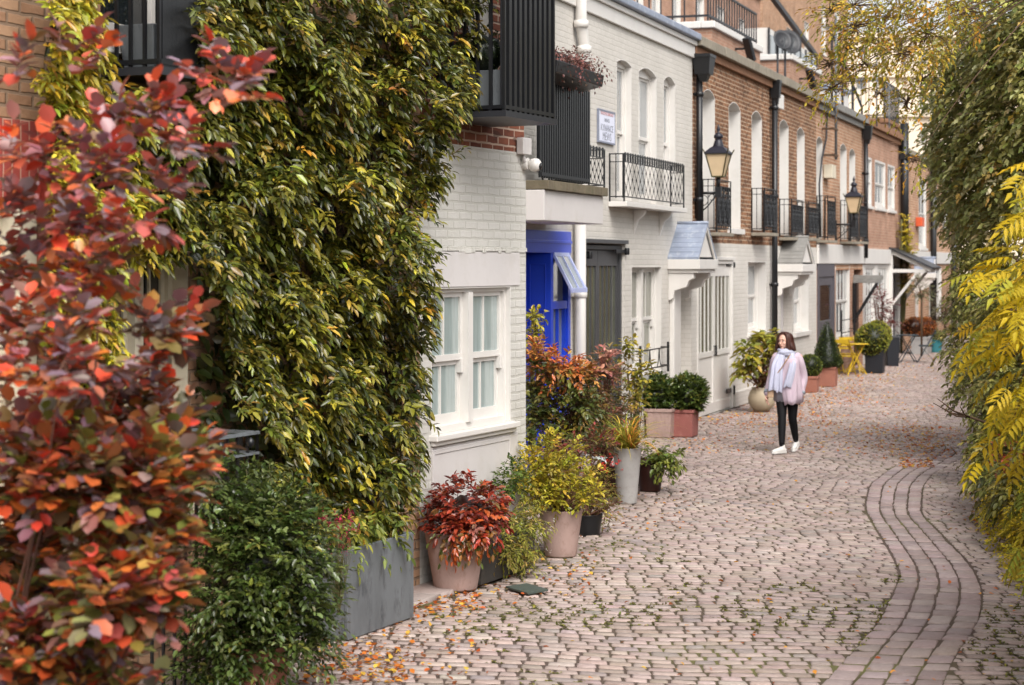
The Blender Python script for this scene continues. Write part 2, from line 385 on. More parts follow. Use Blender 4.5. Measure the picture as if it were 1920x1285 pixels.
def sprays(lv, kind, P, D, L, n, size, cols, wts, droop=.25, spread=.9, jit=.18, up=.9, leafjit=.12, colmix=.35, C=None, wid=1.0):
    """twigs at P growing along D, each with n leaves set alternately; adds leaves to lv and returns the twig lines"""
    m = len(P); L = np.broadcast_to(np.asarray(L, float), (m,)); D = nrm(D)
    side = nrm(np.cross(D, np.array([0, 0, 1.0]) + rng.normal(0, .15, (m, 3))))
    base = pal(cols, wts, m, jit) if C is None else C
    tips = []
    for i in range(n):
        t = (i + .6) / n
        q = P + D*(L*t)[:, None] + np.array([0, 0, -1.0])*(droop*L*t*t)[:, None] + rng.normal(0, .03, (m, 3))*L[:, None]
        dd = D + np.array([0, 0, -2*droop*t])
        sg = 1 if i % 2 else -1
        sv = side*sg*spread + rng.normal(0, .35, (m, 3))
        ld = nrm(dd*(.45 + .9*t*t) + sv*(1-.6*t*t))
        U = np.array([0, 0, up]) + rng.normal(0, .35, (m, 3)) + D*.35
        sz = size * rng.uniform(.65, 1.15, m)
        ind = pal(cols, wts, m, jit)
        cc = base*(1-colmix) + ind*colmix
        cc = np.clip(cc*(1 + rng.normal(0, leafjit, (m, 1))), .002, .95)
        lv.add(kind, q, ld, U, sz, cc, wid)
    return lv
def twigs(mb, P, D, L, droop, r, k=4):
    for p, d, l in zip(P, D, np.broadcast_to(L, (len(P),))):
        d = d/np.linalg.norm(d)
        mb.tube([p + d*l*t + np.array([0, 0, -droop*l*t*t]) for t in np.linspace(0, 1, k)], [r*(1-.6*t) for t in np.linspace(0, 1, k)], 4, cap=False)
# ------------------------------------------------------------------ ground
def m_sett():
    m, t, b = mk('worn granite setts')
    at = N(t, 'ShaderNodeAttribute'); at.attribute_name = 'Col'; tc = N(t, 'ShaderNodeTexCoord')
    n1 = N(t, 'ShaderNodeTexNoise', Scale=.5, Detail=5.0, Roughness=.6); t.links.new(tc.outputs['Object'], n1.inputs[0])
    r1 = ramp(t, n1.outputs[0], [(.3, (.74, .73, .72)), (.55, (1, 1, 1)), (.75, (1.0, .97, .95))])
    n2 = N(t, 'ShaderNodeTexNoise', Scale=28.0, Detail=6.0, Roughness=.7); t.links.new(tc.outputs['Object'], n2.inputs[0])
    r2 = ramp(t, n2.outputs[0], [(.3, (.8, .78, .77)), (.6, (1, 1, 1)), (.8, (1, 1, 1))])
    a = N(t, 'ShaderNodeMix', data_type='RGBA', blend_type='MULTIPLY'); a.inputs[0].default_value = 1
    c = N(t, 'ShaderNodeMix', data_type='RGBA', blend_type='MULTIPLY'); c.inputs[0].default_value = 1
    t.links.new(at.outputs[0], a.inputs[6]); t.links.new(r1.outputs[0], a.inputs[7]); t.links.new(a.outputs[2], c.inputs[6]); t.links.new(r2.outputs[0], c.inputs[7])
    t.links.new(c.outputs[2], b.inputs['Base Color']); b.inputs['Roughness'].default_value = .58; b.inputs['Specular IOR Level'].default_value = .4
    bp = N(t, 'ShaderNodeBump', Strength=.5, Distance=.006); t.links.new(n2.outputs[0], bp.inputs['Height']); t.links.new(bp.outputs[0], b.inputs['Normal'])
    return m
M['sett'] = m_sett()
def m_joint():
    m, t, b = mk('mossy joint filling'); tc = N(t, 'ShaderNodeTexCoord')
    n1 = N(t, 'ShaderNodeTexNoise', Scale=.45, Detail=6.0, Roughness=.65); t.links.new(tc.outputs['Object'], n1.inputs[0])
    r1 = ramp(t, n1.outputs[0], [(.42, lin('#54453d')), (.55, lin('#524834')), (.66, lin('#6a6a38'))])
    t.links.new(r1.outputs[0], b.inputs['Base Color']); b.inputs['Roughness'].default_value = .95
    n2 = N(t, 'ShaderNodeTexNoise', Scale=60.0, Detail=4.0); t.links.new(tc.outputs['Object'], n2.inputs[0])
    bp = N(t, 'ShaderNodeBump', Strength=.8, Distance=.01); t.links.new(n2.outputs[0], bp.inputs['Height']); t.links.new(bp.outputs[0], b.inputs['Normal'])
    return m
M['joint'] = m_joint()
g = MB(); g.quad((-300, -40, -.048), (300, -40, -.048), (300, 400, -.048), (-300, 400, -.048))
tag(g.build('ground', M['joint']), kind='structure')

def wall_x(Y):          # left edge of the paving
    return np.where(Y < 17.4, .4556*Y - 7.79, .34*Y - 7.82)
def right_x(Y): return .25*Y + 1.7
L1 = [gp(*p) for p in ((1775,835),(1718,852),(1675,874),(1632,910),(1622,953),(1644,992),(1671,1031.6),(1689,1071),(1689,1094),(1671,1126),(1655,1165),(1604,1216),(1545,1285))] + [(1.55, 10.9), (.9, 9.7)]
L5 = [gp(*p) for p in ((1822,850),(1783,866),(1748,884),(1728,914),(1725.5,965),(1773,1008),(1817,1051),(1834,1087),(1840,1120),(1835.5,1157),(1813,1193),(1777,1245),(1762,1285))] + [(2.35, 10.9), (1.75, 9.7)]
def curve_of(L):
    L = np.array(L)[::-1]; Y = L[:, 1]; X = L[:, 0]
    ys = np.linspace(Y[0], Y[-1], 240); xs = np.interp(ys, Y, X)
    k = np.ones(15)/15; xs = np.convolve(np.pad(xs, 7, mode='edge'), k, 'valid'); return ys, xs
y1_, x1_ = curve_of(L1); y5_, x5_ = curve_of(L5)

class Setts:
    def __init__(s): s.V = []; s.C = []
    def add(s, c4, col, z, tilt):
        """c4 (n,4,2) corners; 12 verts each"""
        n = len(c4); ce = c4.mean(1, keepdims=True); d = c4 - ce; 
        un = lambda k: ce + d*(1 - k/np.maximum(np.linalg.norm(d, axis=2, keepdims=True), 1e-6))
        r0 = c4; r1 = un(.007); r2 = un(.022)
        def Z(r, h): return np.concatenate([r, (z[:, None] + h + (r-ce)[..., 0]*tilt[:, :1] + (r-ce)[..., 1]*tilt[:, 1:])[..., None]], 2)
        a = np.concatenate([Z(r0, -.042), Z(r1, -.004), Z(r2, .002)], 1)
        s.V.append(a); s.C.append(np.repeat(col, 12, 0))
    def build(s, name, mat):
        V = np.concatenate(s.V); n = len(V); C = np.concatenate(s.C)
        F = [(8, 9, 10, 11)] + [(a+i, a+(i+1) % 4, b+(i+1) % 4, b+i) for a, b in ((0, 4), (4, 8)) for i in range(4)]
        Lp = (np.array(F).ravel()[None, :] + (np.arange(n)*12)[:, None]).ravel().astype(np.int32)
        me = bpy.data.meshes.new(name); me.vertices.add(n*12); me.vertices.foreach_set('co', V.ravel())
        me.loops.add(len(Lp)); me.loops.foreach_set('vertex_index', Lp); me.polygons.add(n*9)
        me.polygons.foreach_set('loop_start', np.arange(n*9, dtype=np.int32)*4); me.polygons.foreach_set('loop_total', np.full(n*9, 4, dtype=np.int32))
        me.polygons.foreach_set('use_smooth', np.ones(n*9, dtype=bool))
        me.update(calc_edges=True)
        at = me.attributes.new('Col', 'FLOAT_COLOR', 'POINT'); at.data.foreach_set('color', np.concatenate([C, np.ones((len(C), 1))], 1).ravel())
        me.materials.append(mat); return tag(link(bpy.data.objects.new(name, me)), kind='structure')
def und(X, Y): return .010*np.sin(X*1.3+Y*.7) + .006*np.sin(Y*1.9-X*.8) + .004*np.sin(X*4.1+1) 
xs_ = np.arange(-5, 22.1, .2); ys_ = np.arange(9, 93, .2); GX, GY = np.meshgrid(xs_, ys_)
gv = np.stack([GX, GY, und(GX, GY) - .0085], 2).reshape(-1, 3); nx_, ny_ = len(xs_), len(ys_)
ii, jj = np.meshgrid(np.arange(nx_-1), np.arange(ny_-1)); a_ = (jj*nx_+ii).ravel()
fm = bpy.data.meshes.new('joint_filling'); fm.from_pydata(gv.tolist(), [], np.stack([a_, a_+1, a_+nx_+1, a_+nx_], 1).tolist()); fm.materials.append(M['joint'])
tag(link(bpy.data.objects.new('joint_filling', fm)), kind='structure')
SETC = ['#aa9891', '#b19f98', '#a4938c', '#988c88', '#b4a49d', '#ab9b93', '#9d8d84']
st = Setts(); moss = []
v = 9.6
while v < 92:
    x = -4.2
    xl = float(wall_x(np.array(v))) - .8; xr = float(right_x(v)) + .8
    rowh = .128 + rng.normal(0, .006); xs = [xl + rng.random()*.1]
    while xs[-1] < xr: xs.append(xs[-1] + rng.uniform(.12, .20))
    xs = np.array(xs); a = xs[:-1]; b = xs[1:]
    g1 = rng.uniform(.001, .006, len(a)); g2 = rng.uniform(.001, .006, len(a))
    c4 = np.stack([np.stack([a+g1, np.full_like(a, v+.022)], 1), np.stack([b-g2, np.full_like(a, v+.022)], 1), np.stack([b-g2, np.full_like(a, v+rowh-.020)], 1), np.stack([a+g1, np.full_like(a, v+rowh-.020)], 1)], 1)
    c4 += rng.normal(0, .003, c4.shape)
    X = c4[..., 0]; Vv = c4[..., 1]
    c4[..., 1] = Vv - .15*X + .07*np.sin(X*.9 + Vv*.35) + .015*np.sin(X*2.7+Vv*1.1)
    ce = c4.mean(1); cx, cy = ce[:, 0], ce[:, 1]
    wl = wall_x(cy) + np.where(cy < 18.5, .42, .03)
    keep = (cx > wl) & (cx < right_x(cy)) & (cy > 9.8)
    ix1 = np.interp(cy, y1_, x1_); ix5 = np.interp(cy, y5_, x5_)
    for side, e_ in ((0, np.interp(c4[..., 1], y1_, x1_)-.014), (1, np.interp(c4[..., 1], y1_, x5_ if False else np.interp(y1_, y5_, x5_))+.014)):
        m_ = ((cx < (ix1+ix5)/2) if side == 0 else (cx >= (ix1+ix5)/2)) & (cy < y1_[-1])
        c4[..., 0] = np.where(m_[:, None], np.minimum(c4[..., 0], e_) if side == 0 else np.maximum(c4[..., 0], e_), c4[..., 0])
    keep &= (c4[:, 1, 0]-c4[:, 0, 0] > .035) & (c4[:, 2, 0]-c4[:, 3, 0] > .02)
    c4 = c4[keep]; cx = cx[keep]; cy = cy[keep]
    if len(c4):
        col = pal(SETC, [3, 3, 3, 1.3, 2, 2, 2], len(c4), .055)
        st.add(c4, col, und(cx, cy) + rng.normal(0, .0018, len(cx)), rng.normal(0, .016, (len(cx), 2)))
        mm = (cy < 22); moss.append(np.stack([c4[mm, 1, 0], c4[mm, 1, 1]], 1)); 
    v += rowh
st.build('cobbled_street', M['sett'])
# curved drainage courses
gs = Setts()
for k in range(4):
    yv = y1_[0] + .1
    while yv < y1_[-1]-.3:
        L = rng.uniform(.19, .30); f0 = k/4; f1 = (k+1)/4; cs = []
        for yy, ff, gx, gy in ((yv, f0, .006, .02), (yv, f1, -.006, .02), (yv+L, f1, -.006, -.02), (yv+L, f0, .006, -.02)):
            fy = yy + gy; xa = np.interp(fy, y1_, x1_); xb = np.interp(fy, y5_, x5_); slope = (np.interp(fy+.1, y1_, x1_)-np.interp(fy-.1, y1_, x1_))/.2
            X = xa + (xb-xa)*ff + gx; cs.append((X, fy - .55*slope*(xb-xa)*(ff-.5)))
        c = np.array([cs]) + rng.normal(0, .004, (1, 4, 2)); ce = c.mean(1)
        gs.add(c, pal(['#ac9a97', '#a4928f', '#b2a09d', '#9a8986'], [3, 3, 2, 1], 1, .05), und(ce[:, 0], ce[:, 1]) + .001 + rng.normal(0, .002, 1), rng.normal(0, .02, (1, 2)))
        yv += L
gs.build('drainage_strip', M['sett'])
# smooth flags beside the near houses
fl = Setts(); a = 9.6
while a < 18.6:
    L = rng.uniform(.45, .75)
    p = [(float(wall_x(np.array(y)))+o, y) for y, o in ((a+.01, .0), (a+.01-.04, .40), (a+L-.05, .40), (a+L-.01, .0))]
    if not (17.1 < a < 17.6): fl.add(np.array([p]), pal(['#a3958e', '#988c84', '#ab9e98'], [1, 1, 1], 1, .04), np.array([.022]), rng.normal(0, .004, (1, 2)))
    a += L
fl.build('paving_edge', M['sett'])
# moss tufts in the joints
mp = np.concatenate(moss)
def patch(X, Y):
    return np.array([mnoise.noise(Vector((x*.55, y*.45, 3.3))) + .5*mnoise.noise(Vector((x*1.7, y*1.4, 9.1))) for x, y in zip(X, Y)])
pv = patch(mp[:, 0], mp[:, 1]); boost = np.where((mp[:, 1] < 14.8) & (mp[:, 1] > 12), .16, 0) + np.where((mp[:, 0] > 3) & (mp[:, 1] < 13.6), .35, 0) - np.where(mp[:, 1] > 14.6, .22, 0) - np.where(mp[:, 1] > 17, .2, 0)
mp = mp[(pv + boost + rng.normal(0, .09, len(pv))) > .29]
ml = Leaves(); n_ = len(mp)
arr2 = np.array([.028, .014])
for k in range(20):
    P = np.concatenate([mp + rng.normal(0, 1, (n_, 2))*arr2, (und(mp[:, 0], mp[:, 1]) - .006)[:, None]], 1)
    D = nrm(np.concatenate([rng.normal(0, 1, (n_, 2)), rng.uniform(.1, .5, (n_, 1))], 1))
    ml.add('simple', P, D, np.tile([0, 0, 1.0], (n_, 1)) + rng.normal(0, .2, (n_, 3)), rng.uniform(.018, .036, n_), pal(['#75752f', '#5f6226', '#8a863c', '#57532a'], [3, 3, 2, 2], n_, .2))
tag(ml.build('moss', M['leafsoft']), kind='stuff')
# fallen leaves
fa = Leaves()
def litter(px0, px1, py0, py1, n, cols=('#c9762f', '#b85f2a', '#d79a3c', '#8f5230', '#d8b04a'), size=.055, pw=None):
    px = rng.normal((px0+px1)/2, (px1-px0)/3.2, n) if pw else rng.uniform(px0, px1, n); py = rng.uniform(py0, py1, n)
    Y = CH*FPX/(py-HOR); X = (px-960)/FPX*Y
    ok = (X > wall_x(Y)+.05) & (X < right_x(Y)); X = X[ok]; Y = Y[ok]; n = len(X)
    if not n: return
    th = rng.uniform(0, 6.28, n); P = np.stack([X, Y, und(X, Y)*(1) + rng.uniform(.006, .016, n)], 1)
    fa.add('elip', P, np.stack([np.cos(th), np.sin(th), rng.normal(.1, .25, n)], 1), np.stack([rng.normal(0, .35, n), rng.normal(0, .35, n), np.ones(n)], 1), size*rng.uniform(.5, 1.2, n), pal(list(cols), [3, 3, 2, 2, 2][:len(cols)], n, .15), 1.25)
litter(1290, 1560, 735, 800, 900); litter(1380, 1620, 690, 760, 1100); litter(1440, 1760, 760, 850, 650); litter(1560, 1700, 690, 760, 350)
litter(1250, 1440, 770, 850, 300); litter(1640, 1830, 800, 862, 700, pw=1); litter(1690, 1750, 862, 876, 160, size=.05)
litter(1560, 1800, 655, 720, 400); litter(1820, 1900, 860, 1000, 120); litter(1780, 1860, 930, 1010, 30)
litter(780, 1140, 1000, 1130, 260, cols=('#5a4030', '#6b4a30', '#4a3626', '#7a5a3a', '#8a6a40'), size=.03); litter(600, 800, 1120, 1240, 300, cols=('#5a4030', '#6b4a30', '#4a3626', '#7a5a3a', '#8a6a40'), size=.03); litter(1100, 1330, 820, 960, 200, cols=('#5a4030', '#6b4a30', '#4a3626', '#7a5a3a', '#8a6a40'), size=.03); litter(1080, 1300, 860, 1000, 160, size=.045); litter(860, 1120, 1030, 1120, 170, size=.045); litter(740, 900, 1100, 1150, 260, size=.045)
litter(520, 900, 1130, 1285, 260, size=.05); litter(560, 760, 1215, 1285, 260, size=.05); litter(900, 1900, 900, 1285, 150, size=.045)
tag(fa.build('fallen_leaves', M['leafsoft']), kind='stuff')
# green slate lid lying on the paving
c = [gp(*p) for p in ((948, 1104), (988, 1098), (1028, 1110), (990, 1117))]
b = MB(); b.prism([c[0], c[1], c[2], c[3]], 2, .006, .02)
tag(b.build('drain_cover', pm('greenish slate', '#49524c', .5, .15, 6, .2, 30), None), 'small dark greenish flat drain cover on the paving beside the pots', 'drain cover')
# ------------------------------------------------------------------ building kit
ARC = 8
def arc_pts(s0, s1, z1, rise):
    """segmental arch, crown at z1, springing at z1-rise"""
    return [(s0+(s1-s0)*k/ARC, z1 - rise + rise*(1-(2*k/ARC-1)**2)) for k in range(ARC+1)]
def wall(name, mat, root, s0, s1, z0, z1, y, holes=(), depth=.3, bevel=0, cuts=()):
    """outer face at local y, holes (s0,s1,z0,z1,rise); reveals run in by depth"""
    mb = MB(); hs_ = [tuple(h)+(0,)*(5-len(h)) for h in holes]
    xs = sorted({s0, s1, *[h[0] for h in hs_], *[h[1] for h in hs_], *cuts}); zs = sorted({z0, z1, *[h[2] for h in hs_], *[h[3] for h in hs_]})
    xs = [x for x in xs if s0 <= x <= s1]; zs = [z for z in zs if z0 <= z <= z1]
    for a, b in zip(xs, xs[1:]):
        for c, d in zip(zs, zs[1:]):
            mx, mz = (a+b)/2, (c+d)/2
            if any(h[0] < mx < h[1] and h[2] < mz < h[3] for h in hs_): continue
            mb.quad((a, y, c), (b, y, c), (b, y, d), (a, y, d))
    for h in hs_:
        a, b, c, d, r = h
        if r:
            ap = arc_pts(a, b, d, r)
            for (p, q) in zip(ap, ap[1:]):
                mb.quad((p[0], y, p[1]), (q[0], y, q[1]), (q[0], y, d+1e-4), (p[0], y, d+1e-4))
                mb.quad((p[0], y, p[1]), (q[0], y, q[1]), (q[0], y+depth, q[1]), (p[0], y+depth, p[1]))
        else: mb.quad((a, y, d), (b, y, d), (b, y+depth, d), (a, y+depth, d))
        mb.quad((a, y, c), (a, y, d-r), (a, y+depth, d-r), (a, y+depth, c)); mb.quad((b, y, c), (b, y, d-r), (b, y+depth, d-r), (b, y+depth, c))
        mb.quad((a, y, c), (b, y, c), (b, y+depth, c), (a, y+depth, c))
    mb.quad((s0, y, z0), (s0, y, z1), (s0, y+depth, z1), (s0, y+depth, z0)); mb.quad((s1, y, z0), (s1, y, z1), (s1, y+depth, z1), (s1, y+depth, z0)); mb.quad((s0, y, z1), (s1, y, z1), (s1, y+depth, z1), (s0, y+depth, z1))
    return mb.build(name, mat, root, fix=False)
def window(root, s0, s1, z0, z1, y, depth=.2, rise=0, nv=2, sash=True, frame='white', pane='glassl', lining=True, sill=None, lights=2, mull=0, box=.05, name='window', nh=0, horns=False, lin_t=.012):
    """y = outer wall face; the frame stands depth behind it. lights: number of sashes side by side"""
    F_ = M[frame]; mb = MB(); e = .004
    if lining:      # painted reveals, 12 mm thick
        t = lin_t
        mb.box(s0, s0+t, y-.002, y+depth, z0, z1-rise); mb.box(s1-t, s1, y-.002, y+depth, z0, z1-rise)
        if rise:
            ap = arc_pts(s0, s1, z1, rise)
            for p, q in zip(ap, ap[1:]): mb.add([(p[0], y-.002, p[1]), (q[0], y-.002, q[1]), (q[0], y+depth, q[1]), (p[0], y+depth, p[1]), (p[0], y-.002, p[1]-t), (q[0], y-.002, q[1]-t), (q[0], y+depth, q[1]-t), (p[0], y+depth, p[1]-t)], [(0,1,2,3), (4,5,6,7), (0,1,5,4), (3,2,6,7)])
        else: mb.box(s0+t, s1-t, y-.002, y+depth, z1-t, z1)
    yb = y+depth; zt = z1-rise
    fw = box
    # outer frame
    mb.box(s0+.001, s0+fw, yb-.03, yb+.06, z0, zt); mb.box(s1-fw, s1-.001, yb-.03, yb+.06, z0, zt); mb.box(s0+fw, s1-fw, yb-.03, yb+.06, zt-fw, zt)
    mb.box(s0+fw, s1-fw, yb-.035, yb+.06, z0, z0+fw*1.2)
    if rise:
        ap = arc_pts(s0, s1, z1, rise); mb.prism([(s0, zt)]+ap[1:-1]+[(s1, zt)], 1, yb-.028, yb+.05)
    a0, a1, b0, b1 = s0+fw, s1-fw, z0+fw*1.2, zt-fw
    panes = MB(); cols = mull+1; mw = .09
    wds = (a1-a0-mull*mw)/cols; mid = (b0+b1)/2
    for c in range(cols):
        p0 = a0+c*(wds+mw); p1 = p0+wds
        if c: mb.box(p0-mw, p0, yb-.06, yb+.06, b0, b1)
        for up in ((0, 1) if sash else (1,)):
            q0, q1 = (b0, mid-.02) if (sash and not up) else ((mid-.02, b1) if sash else (b0, b1)); yy = yb+(.03 if (sash and not up) else 0); r = .04
            mb.box(p0, p0+r, yy, yy+.035, q0, q1); mb.box(p1-r, p1, yy, yy+.035, q0, q1); mb.box(p0+r, p1-r, yy, yy+.035, q1-r, q1); mb.box(p0+r, p1-r, yy-(.002), yy+.035, q0, q0+r*(1.3 if up or not sash else 2.2))
            for k in range(1, nv): xx = p0+r+(p1-p0-2*r)*k/nv; mb.box(xx-.011, xx+.011, yy+.004, yy+.03, q0+r, q1-r)
            for k in range(1, nh+1): zz = q0+(q1-q0)*k/(nh+1); mb.box(p0+r, p1-r, yy+.006, yy+.028, zz-.01, zz+.01)
            panes.box(p0+r*.8, p1-r*.8, yy+.018, yy+.022, q0+r*.8, q1-r*.8)
            if horns and up: 
                for xx in (p0+.004, p1-.044): mb.prism([(yy-.012, q0-.11), (yy+.03, q0-.11), (yy+.03, q0+.01), (yy-.012, q0+.01), (yy-.012, q0-.05)], 0, xx, xx+.04)
    o = mb.build(name, F_, root, fix=True); panes.build('pane', M[pane], o)
    if sill:
        sb = MB(); sb.box(s0-.06, s1+.06, y-.06, y+depth-.03, z0-sill, z0-.001); sb.build('sill', F_, o, bevel=.006)
    return o
def pipe(root, s, z0, z1, y, r=.05, mat='black', name='downpipe', brackets=True, hopper=None):
    mb = MB(); mb.tube([(s, y-r-.03, z0), (s, y-r-.03, z1)], r, 10)
    if brackets:
        z = z0+.4
        while z < z1-.2: mb.lathe([(r+.002, z), (r+.016, z+.01), (r+.016, z+.07), (r+.002, z+.08)], s, y-r-.03, 10); mb.box(s-r-.04, s+r+.04, y-.03, y-.001, z+.02, z+.06); z += 1.75
    if hopper:
        a, b, h = hopper; mb.taper(s, y-b/2-.01, z1, z1+h, a*.75, b*.8, a, b); mb.taper(s, y-b/2-.01, z1+h, z1+h+.05, a*1.08, b*1.06, a*1.08, b*1.06); mb.taper(s, y-b/2-.01, z1-.12, z1, .1, .1, a*.6, b*.6)
    return mb.build(name, M[mat], root)
def lattice(mb, P, w, z0, z1, n, knots=True):
    """diamond trellis between z0 and z1 on a plane; P(t) gives plan point for t in 0..w"""
    st_ = w/n; H = z1-z0; rows = max(2, round(H/(st_*1.9)))
    r = .006
    for i in range(n*2+1):
        for j in range(rows*2):
            if (i+j) % 2: continue
            t0 = i*st_/2; za = z0+H*j/(rows*2); zb = z0+H*(j+1)/(rows*2)
            for dt in (-st_/2, st_/2):
                if -1e-6 <= t0+dt <= w+1e-6: a = P(t0); b = P(t0+dt); mb.bar((*a, za), (*b, zb), .0055, .0055)
    if knots:
        for i in range(n*2+1):
            for j in range(1, rows*2):
                if (i+j) % 2 == 0: a = P(i*st_/2); mb.box(a[0]-.010, a[0]+.010, a[1]-.008, a[1]+.008, z0+H*j/(rows*2)-.015, z0+H*j/(rows*2)+.015)
def scroll(mb, P, w, z0, z1):
    """cast iron scroll panel: central stem, ovals, curls"""
    H = z1-z0; c = w/2
    def oval(cx, cz, rx, rz, r=.008, n=10, a0=0, a1=2*math.pi):
        pts = []
        for k in range(n+1):
            t = a0+(a1-a0)*k/n; p = P(cx+rx*math.cos(t)); pts.append((p[0], p[1], cz+rz*math.sin(t)))
        mb.tube(pts, r, 4, cap=False)
    m = max(1, round(w/.35)); ww = w/m
    for i in range(m):
        c = ww*(i+.5)
        oval(c, z0+H*.42, ww*.2, H*.3, .011); oval(c, z0+H*.42, ww*.36, H*.38, .010)
        for sg in (-1, 1):
            oval(c+sg*ww*.3, z0+H*.13, ww*.15, H*.09, .010); oval(c+sg*ww*.3, z0+H*.72, ww*.15, H*.1, .010); oval(c+sg*ww*.26, z0+H*.42, ww*.08, H*.16, .011); oval(c+sg*ww*.1, z0+H*.6, ww*.09, H*.07, .010)
        oval(c, z0+H*.86, ww*.16, H*.07, .011); oval(c, z0+H*.42, ww*.09, H*.12, .012)
        p = P(c); mb.bar((*p, z0), (*p, z1), .014)
        p = P(ww*i+.001); mb.bar((*p, z0), (*p, z1), .016)
    # dense top band
    for i in range(int(w/.07)): p = P((i+.5)*.07); mb.bar((*p, z1-.07), (*p, z1), .02, .01)
def balconette(root, s0, s1, z0, z1, y, d=.22, style='scroll', slab=.05, n=None):
    """railing standing d out from wall face y; returns part"""
    mb = MB(); yf = y-d
    for zz in (z0+.02, z1-.01): 
        for a, b in (((s0, y), (s0, yf)), ((s0, yf), (s1, yf)), ((s1, yf), (s1, y))): mb.bar((*a, zz), (*b, zz), .022, .016)
    zl = z1-.12
    for a, b in (((s0, y), (s0, yf)), ((s0, yf), (s1, yf)), ((s1, yf), (s1, y))): mb.bar((*a, zl), (*b, zl), .014, .012)
    for a in ((s0, y-.01), (s0, yf), (s1, yf), (s1, y-.01)): mb.bar((*a, z0-.06), (*a, z1), .02)
    Pf = lambda t: (s0+t, yf); Ps = lambda t: (s0, y-t)
    if style == 'scroll': scroll(mb, Pf, s1-s0, z0+.03, zl)
    else:
        n = n or max(3, round((s1-s0)/.11)); lattice(mb, Pf, s1-s0, z0+.03, zl, n)
        k = int((s1-s0)/.135)
        for i in range(k): 
            xx = s0+(i+.5)*(s1-s0)/k; mb.prism([(xx-.022, zl), (xx+.022, zl), (xx+.028, zl+.06), (xx+.018, z1+.015), (xx-.018, z1+.015), (xx-.028, zl+.06)], 1, yf-.008, yf+.008)
    for t in np.arange(.1, d, .1): mb.bar((s0, y-t, z0), (s0, y-t, z1), .012)
    o = mb.build('balconette', M['black'], root)
    if slab:
        sb = MB(); sb.box(s0-.04, s1+.04, y-d-.05, y-.001, z0-.05-slab, z0-.05); sb.build('ledge', M['white'] if style != 'scroll' else M['stonecoping'], o, bevel=.005)
    return o
def gabled_canopy(root, s0, s1, z0, z1, y, d, mat='lead', brackets=True):
    """little pitched porch roof: ridge runs out from the wall"""
    ym = y-d; c = (s0+s1)/2; t = .03
    mb = MB()
    for sg, e in ((-1, s0), (1, s1)):
        ex = e + sg*.05
        mb.add([(c, y, z1), (ex, y, z0-.02), (ex, ym-.05, z0-.02), (c, ym-.05, z1), (c, y, z1+t*1.4), (ex, y, z0+t), (ex, ym-.05, z0+t), (c, ym-.05, z1+t*1.4)],
               [(0,1,2,3), (7,6,5,4), (0,4,5,1), (1,5,6,2), (2,6,7,3), (3,7,4,0)])
    # lead rolls / slate courses
    for sg, e in ((-1, s0), (1, s1)):
        for k in range(1, 7):
            f = k/7; x = c+(e+sg*.05-c)*f; z = z1+(z0-z1)*f+t*1.3
            mb.bar((x, y-.01, z-.003), (x, ym-.045, z-.003), .008, .008)
    mb.tube([(c, y-.005, z1+t*1.6), (c, ym-.06, z1+t*1.6)], .028, 8)
    o = mb.build('canopy_roof', M[mat], root)
    g_ = MB(); g_.prism([(s0+.06, z0+.03), (s1-.06, z0+.03), (c, z1-.03)], 1, ym, ym+.04)
    g_.bar((s0-.02, ym-.03, z0-.0), (c, ym-.03, z1-.01), .03, .07); g_.bar((s1+.02, ym-.03, z0-.0), (c, ym-.03, z1-.01), .03, .07)
    g_.box(s0-.06, s1+.06, ym-.07, y-.001, z0-.16, z0-.005); g_.box(s0-.02, s1+.02, ym-.03, y-.002, z0-.22, z0-.161)
    g_.build('gable', M['white'], o, bevel=.006)
    if brackets:
        for a in (s0+.0, s1-.14):
            b = MB(); pts = [(y, z0-.222), (ym+.04, z0-.222), (ym+.04, z0-.30), (ym+.12, z0-.34), (ym+.16, z0-.44), (ym+.30 if d > .5 else y-.1, z0-.50), (y-.08, z0-.62), (y, z0-.66)]
            b.prism(pts, 0, a, a+.14); b.build('bracket', M['white'], root, bevel=.008)
    return o
def strap(root, s0, s1, z, y, name='hinge', h=.05):
    mb = MB(); mb.box(s0, s1, y-.02, y-.001, z-h/2, z+h/2); mb.lathe([(.035, z-h), (.04, z-h*.6), (.04, z+h*.6), (.035, z+h)], s1 if s1 > s0 else s0, y-.03, 10)
    return mb.build(name, M['black'], root, bevel=.003)
